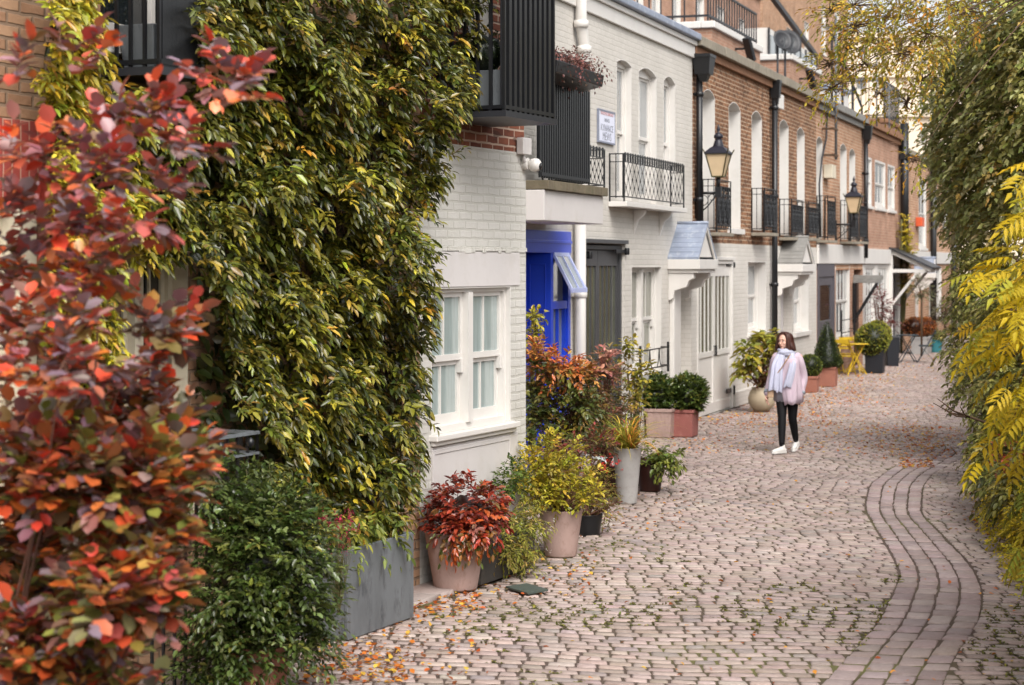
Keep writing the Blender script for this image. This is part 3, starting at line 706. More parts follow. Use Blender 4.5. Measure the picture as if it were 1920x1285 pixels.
def garage_door(root, s0, s1, z0, z1, y, depth, mat, pane, leaves=2, nv=4, glass_top=.06, glass_bot=.58, boards=False):
    """pair of carriage doors: tall narrow lights above, boarded panel below"""
    w_ = (s1-s0)/leaves; yb = y+depth
    fr = MB(); fr.box(s0-.06, s0, yb-.06, yb+.06, z0, z1+.06); fr.box(s1, s1+.06, yb-.06, yb+.06, z0, z1+.06); fr.box(s0, s1, yb-.06, yb+.06, z1, z1+.06)
    fo = fr.build('door_frame', M[mat], root, bevel=.004)
    for i in range(leaves):
        a = s0+i*w_+.006; b = a+w_-.012; H = z1-z0; g0 = z0+H*(1-glass_bot); g1 = z1-H*glass_top-.06
        mb = MB(); st_ = .075
        mb.box(a, a+st_, yb-.02, yb+.03, z0+.02, z1-.01); mb.box(b-st_, b, yb-.02, yb+.03, z0+.02, z1-.01)
        mb.box(a+st_, b-st_, yb-.02, yb+.03, g1, z1-.01); mb.box(a+st_, b-st_, yb-.022, yb+.03, g0-.09, g0); mb.box(a+st_, b-st_, yb-.02, yb+.03, z0+.02, z0+.2)
        mb.box(a+st_, b-st_, yb+.0, yb+.025, z0+.2, g0-.09)
        for k in range(1, nv): xx = a+st_+(b-a-2*st_)*k/nv; mb.box(xx-.016, xx+.016, yb-.012, yb+.02, g0, g1)
        if boards:
            for k in range(1, 6): xx = a+st_+(b-a-2*st_)*k/6; mb.box(xx-.004, xx+.004, yb-.004, yb+.003, z0+.2, g0-.09)
        o = mb.build('door', M[mat], root)
        MB().box(a+st_, b-st_, yb+.004, yb+.01, g0, g1).build('pane', M[pane], o)
        hd = MB(); hx = a+.05 if i else b-.05; hd.bar((hx, yb-.05, z0+1.0), (hx, yb-.05, z0+1.18), .018); hd.bar((hx, yb-.05, z0+1.01), (hx, yb-.01, z0+1.01), .016); hd.bar((hx, yb-.05, z0+1.17), (hx, yb-.01, z0+1.17), .016); hd.build('handle', M['black'], o)
    return fo
def roofslab(root, s0, s1, z, y, back=7, rise=.5, mat='roof'):
    MB().add([(s0, y+.05, z), (s1, y+.05, z), (s1, y+back, z+rise), (s0, y+back, z+rise), (s0, y+.05, z-.1), (s1, y+.05, z-.1), (s1, y+back, z+rise-.1), (s0, y+back, z+rise-.1)],
             [(0,1,2,3), (7,6,5,4), (0,4,5,1), (1,5,6,2), (2,6,7,3), (3,7,4,0)]).build('roof', M[mat], root)
def shell(root, s0, s1, z1, y, mat, back=7, depth=.31):
    """side and rear walls and a dark inner face"""
    MB().box(s0, s0+.02, y+depth, y+back, 0, z1).box(s1-.02, s1, y+depth, y+back, 0, z1).box(s0+.02, s1-.02, y+back-.2, y+back, 0, z1).build('side_wall', mat, root)
    MB().box(s0+.03, s1-.03, y+.9, y+.93, 0, z1-.15).build('interior', M['slateblack'], root)
S, Z = FN.s, FN.z
# ------------------------------------------------------------------ ivy-clad brick house (far left)
hA = thing('brick_house', 'tan brick house at the far left, hidden under climbing plants and the red bush', 'house', (-5, 0, 0), FN)
a0, aE = -8.0, S(787)
gw0, gw1 = S(-90), S(62)                      # cream garage door opening
w0, w1 = S(205), S(352); u0, u1 = S(193), S(335)
zs0, zs1 = 2.62, 1.50
holesA = [(gw0, gw1, 0, 2.95, 0), (w0, w1, 1.05, 2.70, 0), (u0, u1, 3.95, 5.6, 0)]
wall('wall', M['tan_brick'], hA, a0, aE, 0, 8.5, 0, holesA, .25)
wall('brick_arch', M['soldier'], hA, gw0-.25, gw1+.35, 2.955, 3.42, -.006, [], .02)
gd = MB(); gd.box(gw0, gw1, .10, .14, 0, 2.95); 
for k in range(7): x = gw0+(gw1-gw0)*(k+.5)/7; gd.box(x-.07, x+.07, .085, .10, .3, 2.6)
gd.box(gw1-.16, gw1-.001, -.03, .2, 0, 2.95); gd.build('garage_door', M['cream'], hA, bevel=.006)
window(hA, w0, w1, 1.05, 2.70, 0, .14, frame='cream', pane='glass', nv=2, sill=.08, box=.06, lights=2, mull=1)
window(hA, u0, u1, 3.95, 5.6, 0, .14, frame='white', pane='glass', nv=1, sill=.07, box=.06, mull=0)
MB().box(S(155), S(235), -.06, -.001, 3.5, 3.7).build('stone_band', M['coping'], hA, bevel=.006)
shell(hA, a0, aE-.01, 8.4, 0, M['tan_brick']); roofslab(hA, a0, aE, 8.5, 0)
def deep_balcony(root, s0, s1, z0, z1, d, n_side=5, n_front=12, y=0, w_=.02):
    yf = y-d; mb = MB()
    for zz in (z0+.03, z1-.02):
        mb.bar((s0, y-.01, zz), (s0, yf, zz), .03); mb.bar((s0, yf, zz), (s1, yf, zz), .03); mb.bar((s1, yf, zz), (s1, y-.01, zz), .03)
    for k in range(n_side+1): yy = yf+(y-.01-yf)*k/n_side; mb.bar((s0, yy, z0), (s0, yy, z1), w_); mb.bar((s1, yy, z0), (s1, yy, z1), w_)
    for k in range(1, n_front): x = s0+(s1-s0)*k/n_front; mb.bar((x, yf, z0), (x, yf, z1), w_, .05)
    o = mb.build('balcony', M['black'], root)
    sb = MB(); sb.box(s0-.03, s1+.03, yf-.03, y-.001, z0-.05, z0-.002); sb.build('floor', M['slateblack'], o); return o
bA0 = S(250, .45); deep_balcony(hA, S(190, 0)+.0, S(330, .25), 3.78, 5.0, .42, 4, 9)
pA = thing('box_planter', 'grey metal planter behind the black bars of the upper left window', 'planter', (S(195)+.1, -.2, 3.79), FN)
MB().taper((S(195)+S(320))/2, -.20, 3.79, 4.05, .55, .22, .62, .26).build('trough', M['zinc'], pA, bevel=.006)
# iron railing in front of the window
s0r, s1r = S(285, .5), S(482, .5); rl = thing('iron_railing', 'grey iron railing with finials in front of the left house window', 'railing', (s0r, -.5, 0), FN)
mb = MB(); zt = 1.52
mb.bar((s0r, -.5, zt), (s1r, -.5, zt), .045, .018); mb.bar((s0r, -.5, zt-.13), (s1r, -.5, zt-.13), .035, .016); 
mb.bar((s1r, -.5, zt), (s1r, -.02, zt), .045, .018); mb.bar((s1r, -.5, zt-.13), (s1r, -.02, zt-.13), .035, .016)
mb.build('rail', M['zinc'], rl)
mb = MB(); mb.bar((s0r, -.5, .2), (s1r, -.5, .2), .035, .016); n = int((s1r-s0r)/.11)
for k in range(n+1):
    x = s0r+(s1r-s0r)*k/n; mb.bar((x, -.5, 0), (x, -.5, zt-.01), .016)
    if k % 3 == 0: mb.lathe([(.001, zt-.09), (.02, zt-.075), (.026, zt-.055), (.02, zt-.035), (.001, zt-.02)], x, -.525, 8)
for k in range(4): mb.bar((s1r, -.5+.12*k, 0), (s1r, -.5+.12*k, zt-.01), .016)
mb.build('bars', M['black'], rl)

# ------------------------------------------------------------------ near white painted house
nS, nE = aE, S(986)
hN = thing('white_brick_house', 'near white painted brick house with the big double sash window and brick upper floor', 'house', (nS, 0, 0), FN)
ww0, ww1 = S(808), S(957); wz0, wz1 = 1.20, 2.405
pl0, pl1 = S(797), S(973)
wall('wall', M['pale_brick'], hN, nS+.001, nE, 0, 3.60, 0, [(ww0, ww1, wz0, wz1, 0)], .3)
wall('upper_wall', M['red_brick'], hN, nS+.001, nE-.015, 3.60, 8.6, .012, [(S(880), S(925), 3.95, 6.3, 0)], .3)
# rough top lip of the paint, lintel render panel, apron under the sill
mb = MB(); x = nS
while x < nE-.02:
    L = rng.uniform(.06, .16); mb.box(x, min(x+L, nE), -.012-rng.uniform(0, .008), -.001, 2.70+rng.uniform(-.012, .012), 2.745); x += L+.002
mb.build('drip_edge', M['pale_brick'], hN, bevel=.006)
MB().box(nS+.02, pl1, -.011, -.001, wz1+.001, 2.70).build('lintel_panel', M['render'], hN, bevel=.008)
mb = MB(); mb.box(ww0, pl1-.05, -.012, -.001, .35, wz0-.10); mb.box(ww0, ww0+.04, -.02, -.0125, .35, wz0-.12); mb.box(ww1-.06, ww1-.02, -.02, -.0125, .35, wz0-.12); mb.box(ww0+.04, ww1-.06, -.02, -.0125, wz0-.16, wz0-.12)
mb.build('apron_panel', M['render'], hN, bevel=.005)
wN = window(hN, ww0, ww1, wz0, wz1, 0, .075, frame='white', pane='curtain', nv=2, mull=1, box=.045, lining=True, horns=True, nh=0)
mb = MB(); mb.box(ww0-.03, ww1+.06, -.075, .05, wz0-.05, wz0-.001); mb.box(ww0-.01, ww1+.04, -.045, -.001, wz0-.09, wz0-.051)
mb.build('sill', M['white'], wN, bevel=.008)
window(hN, S(880), S(925), 3.95, 6.3, .012, .12, frame='white', pane='glassl', nv=1, box=.07)
shell(hN, nS, nE, 8.5, 0, M['pale_brick'], back=5.5); roofslab(hN, nS, nE, 8.6, 0, back=5.5)
dN = .60; b0 = S(945, dN); b1 = S(1037, dN)
deep_balcony(hN, b0, b1, 3.84, 6.4, dN, 5, 10, w_=.026)
mb = MB()
for k in range(11): x = b0+(b1-b0)*k/10; mb.box(x+.004, x+(b1-b0)/10-.012, -dN+.03, -dN+.036, 3.86, 6.4)
mb.build('screen_slats', M['slateblack'], hN)
pN = thing('box_planter', 'pale grey metal planter on the black balcony above the near white house', 'planter', (b0+.1, -.3, 3.86), FN)
MB().taper(b0+.22, -.32, 3.86, 4.18, .3, .44, .3, .44).build('trough', M['zinc'], pN, bevel=.006)
lv = Leaves(); c = FN.W(b0+.22, .32)
for k in range(5): P, D = ell((c[0]+rng.normal(0, .06), c[1]+rng.normal(0, .06), 4.32+.02*k), (.2, .2, .17), 150, .75); lv.add('simple', P, nrm(D+rng.normal(0, .5, D.shape)), D+.3, .03, pal(['#3c4a2c', '#2b3a22', '#55633a'], [3, 3, 1], len(P)))
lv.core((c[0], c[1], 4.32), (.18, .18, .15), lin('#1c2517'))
pl = thing('box_bush', 'small clipped box plant growing in the balcony planter', 'plant', (c[0], c[1], 4.18)); lv.build('foliage', M['leaf'], pl)
# security camera and junction box
sc_ = S(983); cz = Z(983, 310)
cc = thing('security_camera', 'white turret security camera under the brick band of the white house', 'camera', (sc_, 0, cz), FN)
mb = MB(); mb.tube([(sc_-.02, -.001, cz+.01), (sc_-.02, -.05, cz+.01)], .055, 16); mb.build('base', M['white'], cc, bevel=.004)
mb = MB(); 
prof = [(.001, -.062), (.035, -.056), (.058, -.03), (.062, 0), (.056, .03), (.035, .055), (.001, .062)]
mb.lathe([(r, cz+z) for r, z in prof], sc_+.01, -.10, 18); hd = mb.build('housing', M['white'], cc)
mb = MB(); mb.tube([(sc_+.012, -.10-.045, cz-.012), (sc_+.018, -.10-.068, cz-.018)], .032, 14); mb.build('lens', M['black'], cc)
jz = Z(976, 276); jb = thing('junction_box', 'white plastic box above the security camera on the corner', 'box', (S(976), 0, jz), FN)
mb = MB(); mb.box(S(968), S(984), -.07, -.001, jz-.07, jz+.08); mb.build('casing', M['render'], jb, bevel=.008)
mb = MB(); mb.tube([(S(976), -.03, jz-.07), (S(977), -.03, jz-.14)], .016, 8); mb.build('conduit', M['render'], jb)

# ------------------------------------------------------------------ long terrace
S, Z = FW.s, FW.z
def zz(px, py, d=0): return FW.z(px, py, d)
def terrace(name, label, p0, p1, s_start=None):
    s0 = S(p0) if s_start is None else s_start
    return thing(name, label, 'house', (s0, 0, 0), FW), s0, S(p1)

# --- white house with blue door, garage and plaque
hW, s0, s1 = terrace('white_terrace_house', 'long white painted brick house with blue entrance, dark garage doors and upper sash windows', 985, 1298, -3.2)
bl0, bl1 = S(955), S(1066); bx0, bx1 = S(1088), S(1171); wl0, wl1 = S(1184), S(1240)
zb = 3.02
upW = []
for (p, q, ta, tb, rise) in ((1084, 1106, 78, 330, .1), (1156, 1184, 107, 372, .06), (1197, 1231, 121, 378, .1), (1244, 1266, 139, 384, .1)):
    zt_ = zz(p, ta); upW.append((S(p), S(q), 3.52, min(zt_, 5.72), rise))
do0, do1 = S(1268), S(1296)
holes = [(bl0, bl1, 0, zb, 0), (bx0, bx1, 0, 2.88, 0), (wl0, wl1, zz(1190, 705), zz(1190, 500), 0), (do0, do1, 0, 2.42, 0)] + upW
wall('wall', M['white_brick'], hW, s0, s1, 0, 6.2, 0, holes, .28)
MB().box(s0, s1, -.05, -.001, 6.0, 6.2).box(s0, s1, -.09, .3, 6.2, 6.28).build('parapet_moulding', M['white'], hW, bevel=.008)
MB().box(s0, s1, -.16, -.02, 6.285, 6.40).box(s0, s1, -.02, .4, 6.285, 6.45).build('gutter', M['lead'], hW, bevel=.02)
for i, (a, b, c, d, r) in enumerate(upW):
    window(hW, a, b, c, d, 0, .12, rise=r, nv=2, frame='white', pane='glassl', lining=True, box=.045)
window(hW, wl0, wl1, zz(1190, 705), zz(1190, 500), 0, .13, nv=2, frame='white', pane='glassg', sill=.09, box=.05, mull=1, horns=True)
wr = MB(); a_, b_ = wl0+.05, wl1-.05; zw = zz(1210, 690)
for z_ in (zw, zw+.28): wr.bar((a_, -.12, z_), (b_, -.12, z_), .018)
for x in (a_, b_): wr.bar((x, -.12, zw-.1), (x, -.12, zw+.36), .03); wr.bar((x, -.12, zw), (x, -.001, zw), .018); wr.bar((x, -.12, zw+.28), (x, -.001, zw+.28), .018)
for k in range(1, 3): x = a_+(b_-a_)*k/3; wr.tube([(x-.12, -.12, zw), (x-.04, -.12, zw+.1), (x, -.12, zw+.28)], .008, 4); wr.tube([(x+.12, -.12, zw), (x+.04, -.12, zw+.1), (x, -.12, zw+.28)], .008, 4)
wr.build('window_guard', M['black'], hW)
garage_door(hW, bx0+.06, bx1-.06, 0, 2.80, 0, .10, 'charcoal', 'glassg', nv=4)
strap(hW, bx0+.05, bx0+.55, 2.72, .06); strap(hW, bx1-.5, bx1+.02, 2.78, .0)
MB().box(bx0-.05, bx1+.05, -.05, -.001, 2.885, 2.94).build('lintel_strip', M['charcoal'], hW, bevel=.004)
# blue entrance: recessed door and side window
m1 = S(1029)
mb = MB(); mb.box(bl0, bl1, -.04, .1, zb-.28, zb-.001); mb.box(bl0, bl1, -.055, -.0405, zb-.16, zb-.12); mb.box(bl1-.11, bl1-.001, -.03, .1, 0, zb-.281); mb.box(m1, m1+.1, -.03, .34, 0, zb-.281); mb.box(bl0, bl0+.1, -.03, .34, 0, zb-.281)
mb.box(m1+.1, bl1-.11, -.02, .08, 0, .75); mb.box(m1+.1, bl1-.11, -.02, .08, 2.02, 2.12)
eb = mb.build('entrance_frame', M['blue'], hW, bevel=.006)
mb = MB(); x0_, x1_ = m1+.1, bl1-.11
for k in (0, 1): 
    a = x0_ if not k else x1_-.05; mb.box(a, a+.05, .0, .05, .75, 2.02)
mb.box((x0_+x1_)/2-.015, (x0_+x1_)/2+.015, .0, .04, .75, 2.02); mb.box(x0_+.05, x1_-.05, .002, .038, 1.38, 1.42); mb.build('side_window', M['blue'], hW)
MB().box(x0_, x1_, .045, .05, .76, 2.7).build('pane', M['glassl'], eb)
# top-hung light standing open
zt_, L_, th = zb-.3, .52, R(28); dy, dz = -math.sin(th)*L_, -math.cos(th)*L_
mb = MB(); 
for x in (x0_+.02, x1_-.02, (x0_+x1_)/2): mb.bar((x, -.03, zt_), (x, -.03+dy, zt_+dz), .05 if x != (x0_+x1_)/2 else .02, .035)
mb.bar((x0_, -.03+dy, zt_+dz), (x1_, -.03+dy, zt_+dz), .035, .06); mb.bar((x0_, -.03, zt_), (x1_, -.03, zt_), .035, .05)
ol = mb.build('open_window', M['paleblue'], hW, bevel=.003)
MB().add([(x0_+.03, -.03+dy*.05, zt_+dz*.05), (x1_-.03, -.03+dy*.05, zt_+dz*.05), (x1_-.03, -.03+dy*.95, zt_+dz*.95), (x0_+.03, -.03+dy*.95, zt_+dz*.95)], [(0, 1, 2, 3)]).build('pane', M['glassl'], ol)
mb = MB(); mb.box(bl0+.1, m1-.001, .30, .34, 0, zb-.281); dr = mb.build('front_door', M['blue'], hW)
mb = MB()
for za_, zb_ in ((.15, .9), (1.0, 1.9), (2.0, 2.6)): mb.box(m1-.012, m1-.001, .04, .055, za_, zb_).box(m1-.012, m1-.001, .245, .26, za_, zb_).box(m1-.012, m1-.001, .055, .245, za_, za_+.015).box(m1-.012, m1-.001, .055, .245, zb_-.015, zb_)
mb.build('moulding', M['blue'], eb, bevel=.003)
MB().box(bl0+.45, bl0+.7, .276, .2985, 1.02, 1.08).build('letter_box', M['zinc'], dr, bevel=.003)
MB().box(bl0+.2, m1-.12, .285, .299, 1.25, 2.0).build('door_panel', M['orange'], dr, bevel=.004)
MB().box(bl0+.2, m1-.12, .285, .299, 2.1, 2.6).build('fanlight', M['glassl'], dr, bevel=.004)
pipe(hW, S(1074), 0, 3.2, 0, .075, 'white')
mb = MB(); mb.tube([(S(1081), -.02, 2.9), (S(1082), -.03, 2.3), (S(1084), -.05, 1.7), (S(1080), -.03, 1.35), (S(1070), -.02, 1.2)], .008, 4); mb.build('cable', M['charcoal'], hW)
# boxed-out beam carrying the black screen
D_ = .75; c0, c1 = -1.6, S(1131, D_)
MB().box(c0, c1, -D_, -.001, zz(1130, 421, D_), zz(1130, 369, D_)).build('boxed_beam', M['render'], hW, bevel=.008)
zc = zz(1130, 369, D_)
mb = MB(); x = c0
while x < c1+.03:
    mb.box(x, min(x+.236, c1+.05), -D_-.05, -.001, zc+.001+rng.uniform(0, .004), zc+.11); x += .24
mb.build('coping', M['coping'], hW, bevel=.008)
# black slatted screen balcony
k0, k1 = c0, S(1104, D_-.05); yf = -(D_-.05); ztop = 5.05
mb = MB(); mb.bar((k0, yf, zc+.18), (k1, yf, zc+.18), .04); mb.bar((k0, yf, ztop), (k1, yf, ztop), .04); mb.bar((k1, yf, ztop), (k1, -.01, ztop), .04); mb.bar((k1, yf, zc+.18), (k1, -.01, zc+.18), .04)
n = int((k1-k0)/.085)
for k in range(n+1): x = k0+(k1-k0)*k/n; mb.bar((x, yf, zc+.14), (x, yf, ztop+.02), .022, .05)
for k in range(1, 8): mb.bar((k1, yf+k*.085, zc+.14), (k1, yf+k*.085, ztop+.02), .022, .022)
o = mb.build('balcony_screen', M['black'], hW)
MB().box(k0, k1-.02, yf+.035, yf+.04, zc+.2, ztop-.02).build('screen_backing', M['slateblack'], o)
pl0_, pl1_ = S(1045, D_+.1), S(1103, D_+.1)
tr = thing('window_box', 'black window box with dry reddish trailing plants on the dark screen', 'planter', (pl0_, -D_, 4.62), FW)
MB().prism([(-D_-.02, 4.66), (-D_-.28, 4.72), (-D_-.30, 4.86), (-D_-.02, 4.86)], 0, pl0_-.6, pl1_).build('trough', M['black'], tr, bevel=.01)
lv = Leaves(); nn = 260; xx = rng.uniform(pl0_-.6, pl1_, nn); P = np.array([[*FW.W(x, D_+.12+rng.uniform(-.1, .2)), 4.86+rng.uniform(-.02, .2)] for x in xx]); D = np.stack([rng.normal(0, 1, nn), rng.normal(0, 1, nn), rng.normal(.2, .8, nn)], 1)
sprays(lv, 'simple', P, D, .16, 5, .045, ['#7c4a44', '#94605a', '#5a3a34', '#4c4a34'], [3, 2, 2, 1.5], droop=1.0)
t2 = thing('trailing_plant', 'dry reddish trailing plant in the black window box', 'plant', (*P.mean(0)[:2], 4.86)); lv.build('foliage', M['leaf'], t2)
# balconies of wrought lattice
balconette(hW, S(1104, .5), S(1133, .5), zc+.16, zz(1133, 280, .5), 0, .5, 'lattice', slab=0, n=4)
db = .22; l0, l1 = S(1171, db), S(1282, db); lb = zz(1282, 398, db)+.11; lt = zz(1282, 310, db)
balconette(hW, l0-.02, l1, lb, lt, 0, db, 'lattice', slab=.07, n=16)
for x in (l0+.45*(l1-l0)*.8, l0+.8*(l1-l0)): mb = MB(); mb.prism([(-.001, lb-.125), (-.2, lb-.125), (-.17, lb-.2), (-.08, lb-.28), (-.001, lb-.5)], 0, x, x+.07); mb.build('bracket', M['white'], hW, bevel=.008)
# canopy and doorway
cD = .45; q0, q1 = S(1253), S(1337, cD); qz0, qz1 = zz(1253, 486), zz(1268, 424)
gabled_canopy(hW, q0, q1, qz0, qz1, 0, cD)
MB().box(S(1255), S(1268)-.01, -.08, -.001, 0, qz0-.23).build('pilaster', M['white'], hW, bevel=.01)
mb = MB(); mb.box(do0, do1, .2, .25, 0, 2.42); 
for (za, zb2) in ((.3, 1.0), (1.15, 2.2)):
    for k in (0, 1): a = do0+.1+k*(do1-do0-.15)/2; mb.box(a, a+(do1-do0)/2-.15, .185, .199, za, zb2)
mb.build('front_door', M['white'], hW, bevel=.006)
shell(hW, s0, s1, 6.1, 0, M['white_brick']); roofslab(hW, s0, s1, 6.5, .35, rise=.1)
# white soil pipe high on the left
pw = S(1076); mb = MB(); mb.tube([(pw, -.1, 6.9), (pw, -.1, 5.75), (pw+.14, -.1, 5.5), (pw+.14, -.1, 4.8)], .075, 12)
for z_ in (6.2, 5.72, 5.4): mb.lathe([(.076, z_), (.1, z_+.01), (.1, z_+.09), (.076, z_+.1)], pw if z_ > 5.6 else pw+.14, -.1, 12)
mb.build('downpipe', M['white'], hW)
# plaque
pq0, pq1 = S(1119), S(1149); pz0, pz1 = zz(1134, 268), zz(1134, 209)
sg = thing('street_sign', 'white street name sign with red and grey lettering on the white house', 'sign', (pq0, 0, pz0), FW)
MB().box(pq0, pq1, -.03, -.005, pz0, pz1).build('plate', pm('enamel white', '#dcdff0', .3, .03, 3, .02), sg, bevel=.004)
mb = MB(); 
for z_ in (pz0, pz1): mb.box(pq0-.01, pq1+.01, -.036, -.004, z_-.012, z_+.012)
for x in (pq0, pq1): mb.box(x-.008, x+.008, -.034, -.004, pz0+.012, pz1-.012)
mb.build('rim', pm('grey blue rim', '#7f8494', .5), sg)
def text(body, size, s, z, y, mat, fr, parent, name='lettering'):
    cu = bpy.data.curves.new(name, 'FONT'); cu.body = body; cu.size = size; cu.align_x = 'CENTER'; cu.align_y = 'CENTER'; cu.extrude = .001; cu.resolution_u = 2
    tmp = bpy.data.objects.new('tmp', cu); COL.objects.link(tmp); dg = bpy.context.evaluated_depsgraph_get(); dg.update(); me = bpy.data.meshes.new_from_object(tmp.evaluated_get(dg)); bpy.data.objects.remove(tmp)
    me.name = name; off = offof(parent); me.transform(Matrix.Translation((s-off[0], y-off[1], z-off[2])) @ Matrix.Rotation(R(90), 4, 'X'))
    me.materials.clear(); me.materials.append(mat); o = link(bpy.data.objects.new(name, me), parent); OFF[o.name] = off; return o
pc, ph = (pq0+pq1)/2, pz1-pz0; mr = pm('faded red paint', '#c48d8a', .5, bump=0); mg_ = pm('faded grey paint', '#8d909c', .5, bump=0)
text('THE ROYAL BOROUGH', .062, pc, pz0+ph*.90, -.032, mr, FW, sg); text('PRIVATE', .07, pc, pz0+ph*.70, -.032, mg_, FW, sg)
text('KYNANCE', .135, pc, pz0+ph*.45, -.032, mg_, FW, sg); text('MEWS', .16, pc, pz0+ph*.18, -.032, mg_, FW, sg)

# --- brown brick house B1
hB, s0, s1 = terrace('brown_brick_house', 'brown brick house above white ground floor with white double garage, behind the nearest lamp', 1298, 1446)
s0 += .003
def upwins(L, mat='white', z0=None, rise=.12, depth=.26, pane='glassl', hs=None):
    r = []
    for (p, q, ta, tb) in L: r.append((S(p), S(q), zz(q, tb), zz(q, ta), rise))
    return r
U = upwins([(1318, 1341, 172, 432), (1367, 1389, 196, 430), (1410, 1429, 212, 433)])
gd0, gd1 = S(1307), S(1373); ln0, ln1 = S(1402), S(1436)
zsplit = 2.96
wall('wall', M['white_brick'], hB, s0, s1, 0, zsplit, 0, [(gd0, gd1, 0, 2.66, 0), (ln0, ln1, zz(1420, 622), zz(1420, 491), 0)], .28)
wall('upper_wall', M['brown_brick'], hB, s0, s1, zsplit, 6.08, .008, U, .28)
for u_ in U: window(hB, *u_[:4], .008, .24, rise=u_[4], nv=2, box=.05)
MB().box(U[1][0]-.1, U[1][1]+.1, -.06, .2, U[1][2]-.1, U[1][2]-.001).build('sill', M['white'], hB, bevel=.006)
for i in (0, 2): balconette(hB, U[i][0]-.05, U[i][1]+.1, U[i][2]-.0, zz(1340, 340), 0, .25, 'scroll', slab=.06)
garage_door(hB, gd0+.06, gd1-.06, 0, 2.60, 0, .04, 'white', 'glassg', nv=4, boards=False)
strap(hB, gd1-.42, gd1+.03, 2.58, .02); strap(hB, gd1-.42, gd1+.03, .32, .02, h=.08); strap(hB, gd0+.05, gd0+.35, .32, .02, h=.08)
MB().box(gd0-.04, gd1+.04, -.05, -.001, 2.665, 2.72).build('lintel_strip', M['white'], hB, bevel=.004)
window(hB, ln0, ln1, zz(1420, 622), zz(1420, 491), 0, .2, nv=2, sill=.09, box=.05)
MB().box(gd1+.04, s1, -.05, -.001, 0, .28).build('plinth', M['white_brick'], hB, bevel=.01)
def cornice(root, s0, s1, z=6.08, a='terracotta_band', b='stonecoping'):
    MB().box(s0, s1, -.07, -.0, z, z+.13).build('clay_band', M[a], root, bevel=.008)
    mb = MB(); x = s0
    while x < s1-.05:
        L = min(rng.uniform(.7, 1.1), s1-x); mb.box(x+.003, x+L-.003, -.16+rng.uniform(-.006, .006), .35, z+.132, z+.30+rng.uniform(-.008, .008)); x += L
    mb.build('coping', M[b], root, bevel=.012)
cornice(hB, s0, s1); shell(hB, s0, s1, 6.0, 0, M['brown_brick']); roofslab(hB, s0, s1, 6.4, .35, rise=.1)
pipe(hB, S(1300)+.08, zz(1300, 424), zz(1300, 140), 0, .055, hopper=(.42, .3, .28))
pipe(hB, s1-.1, 0, zz(1446, 185), 0, .06, hopper=(.22, .2, .3))
MB().box(s1-.17, s1-.03, -.13, -.06, zz(1446, 152), 6.4).build('pipe_head', M['lead'], hB, bevel=.02)
# --- B2
hC, s0, s1 = terrace('brown_brick_house', 'second brown brick house with dull lead door canopy over white ground floor', 1446, 1531)
s0 += .003
U = upwins([(1462, 1479, 228, 442), (1495, 1509, 242, 443)]); d0, d1 = S(1464), S(1485); n0, n1 = S(1488), S(1516)
wall('wall', M['white_brick'], hC, s0, s1, 0, zsplit, 0, [(d0, d1, 0, 2.4, 0), (n0, n1, zz(1500, 622), zz(1500, 510), 0)], .28)
wall('upper_wall', M['brown_brick'], hC, s0, s1, zsplit, 6.08, .008, U, .28)
for u_ in U: window(hC, *u_[:4], .008, .24, rise=u_[4], nv=2, box=.05); balconette(hC, u_[0]-.05, u_[1]+.25, u_[2], zz(1479, 376), 0, .25, 'scroll', slab=.06)
window(hC, n0, n1, zz(1500, 622), zz(1500, 510), 0, .2, nv=2, sill=.1, box=.05)
mb = MB(); mb.box(d0, d1, .18, .24, 0, 2.4); mb.box(d0+.1, d1-.1, .165, .179, .3, 1.0); mb.box(d0+.1, d1-.1, .165, .179, 1.2, 2.1); mb.build('front_door', M['render'], hC, bevel=.006)
gabled_canopy(hC, S(1458), S(1522, .45), zz(1458, 495), zz(1470, 449), 0, .45, 'leadgrey')
cornice(hC, s0, s1); shell(hC, s0, s1, 6.0, 0, M['brown_brick']); roofslab(hC, s0, s1, 6.4, .35, rise=.1)
MB().box(S(1450), S(1459), -.12, -.001, zz(1455, 205), zz(1455, 178)).build('vent_box', M['white'], hC, bevel=.006)
# --- B3
hD, s0, s1 = terrace('tan_brick_house', 'tan brick house with grey front door and white band, behind the farther lamp', 1531, 1618)
s0 += .003; zb1 = zz(1531, 457)
U = upwins([(1531.5, 1543, 258, 447), (1576, 1588, 272, 450), (1593, 1604, 281, 450)])
gx0, gx1 = S(1532), S(1563); wx0, wx1 = S(1567), S(1593); px0, px1 = S(1601), S(1617.5)
wall('wall', M['pink_brick'], hD, s0, s1, 0, zb1-.6, 0, [(gx0, gx1, 0, zb1-.6-1e-4, 0), (wx0, wx1, .75, zb1-.6-1e-4, 0), (px0, px1, 0, zb1-.6-1e-4, 0)], .28)
wall('upper_wall', M['orange_brick'], hD, s0, s1, zb1-.6, 6.08, .01, U, .28)
MB().box(s0, s1, -.05, .0, zb1-.45, zb1).build('band', M['white'], hD, bevel=.008)
for u_ in U: window(hD, *u_[:4], .01, .24, rise=u_[4], nv=2, box=.05); balconette(hD, u_[0]-.03, u_[1]+.2, u_[2], u_[2]+.95, 0, .25, 'scroll', slab=.06)
mb = MB(); mb.box(gx0, gx0+.1, -.03, .12, 0, zb1-.45); mb.box(gx1-.1, gx1, -.03, .12, 0, zb1-.45); mb.box(gx0+.1, gx1-.1, -.03, .12, zb1-.75, zb1-.45); mb.box(gx0+.1, gx1-.1, .0, .05, 0, 1.3)
for k in range(1, 5): x = gx0+.1+(gx1-gx0-.2)*k/5; mb.box(x-.012, x+.012, -.012, -.001, .15, 1.25)
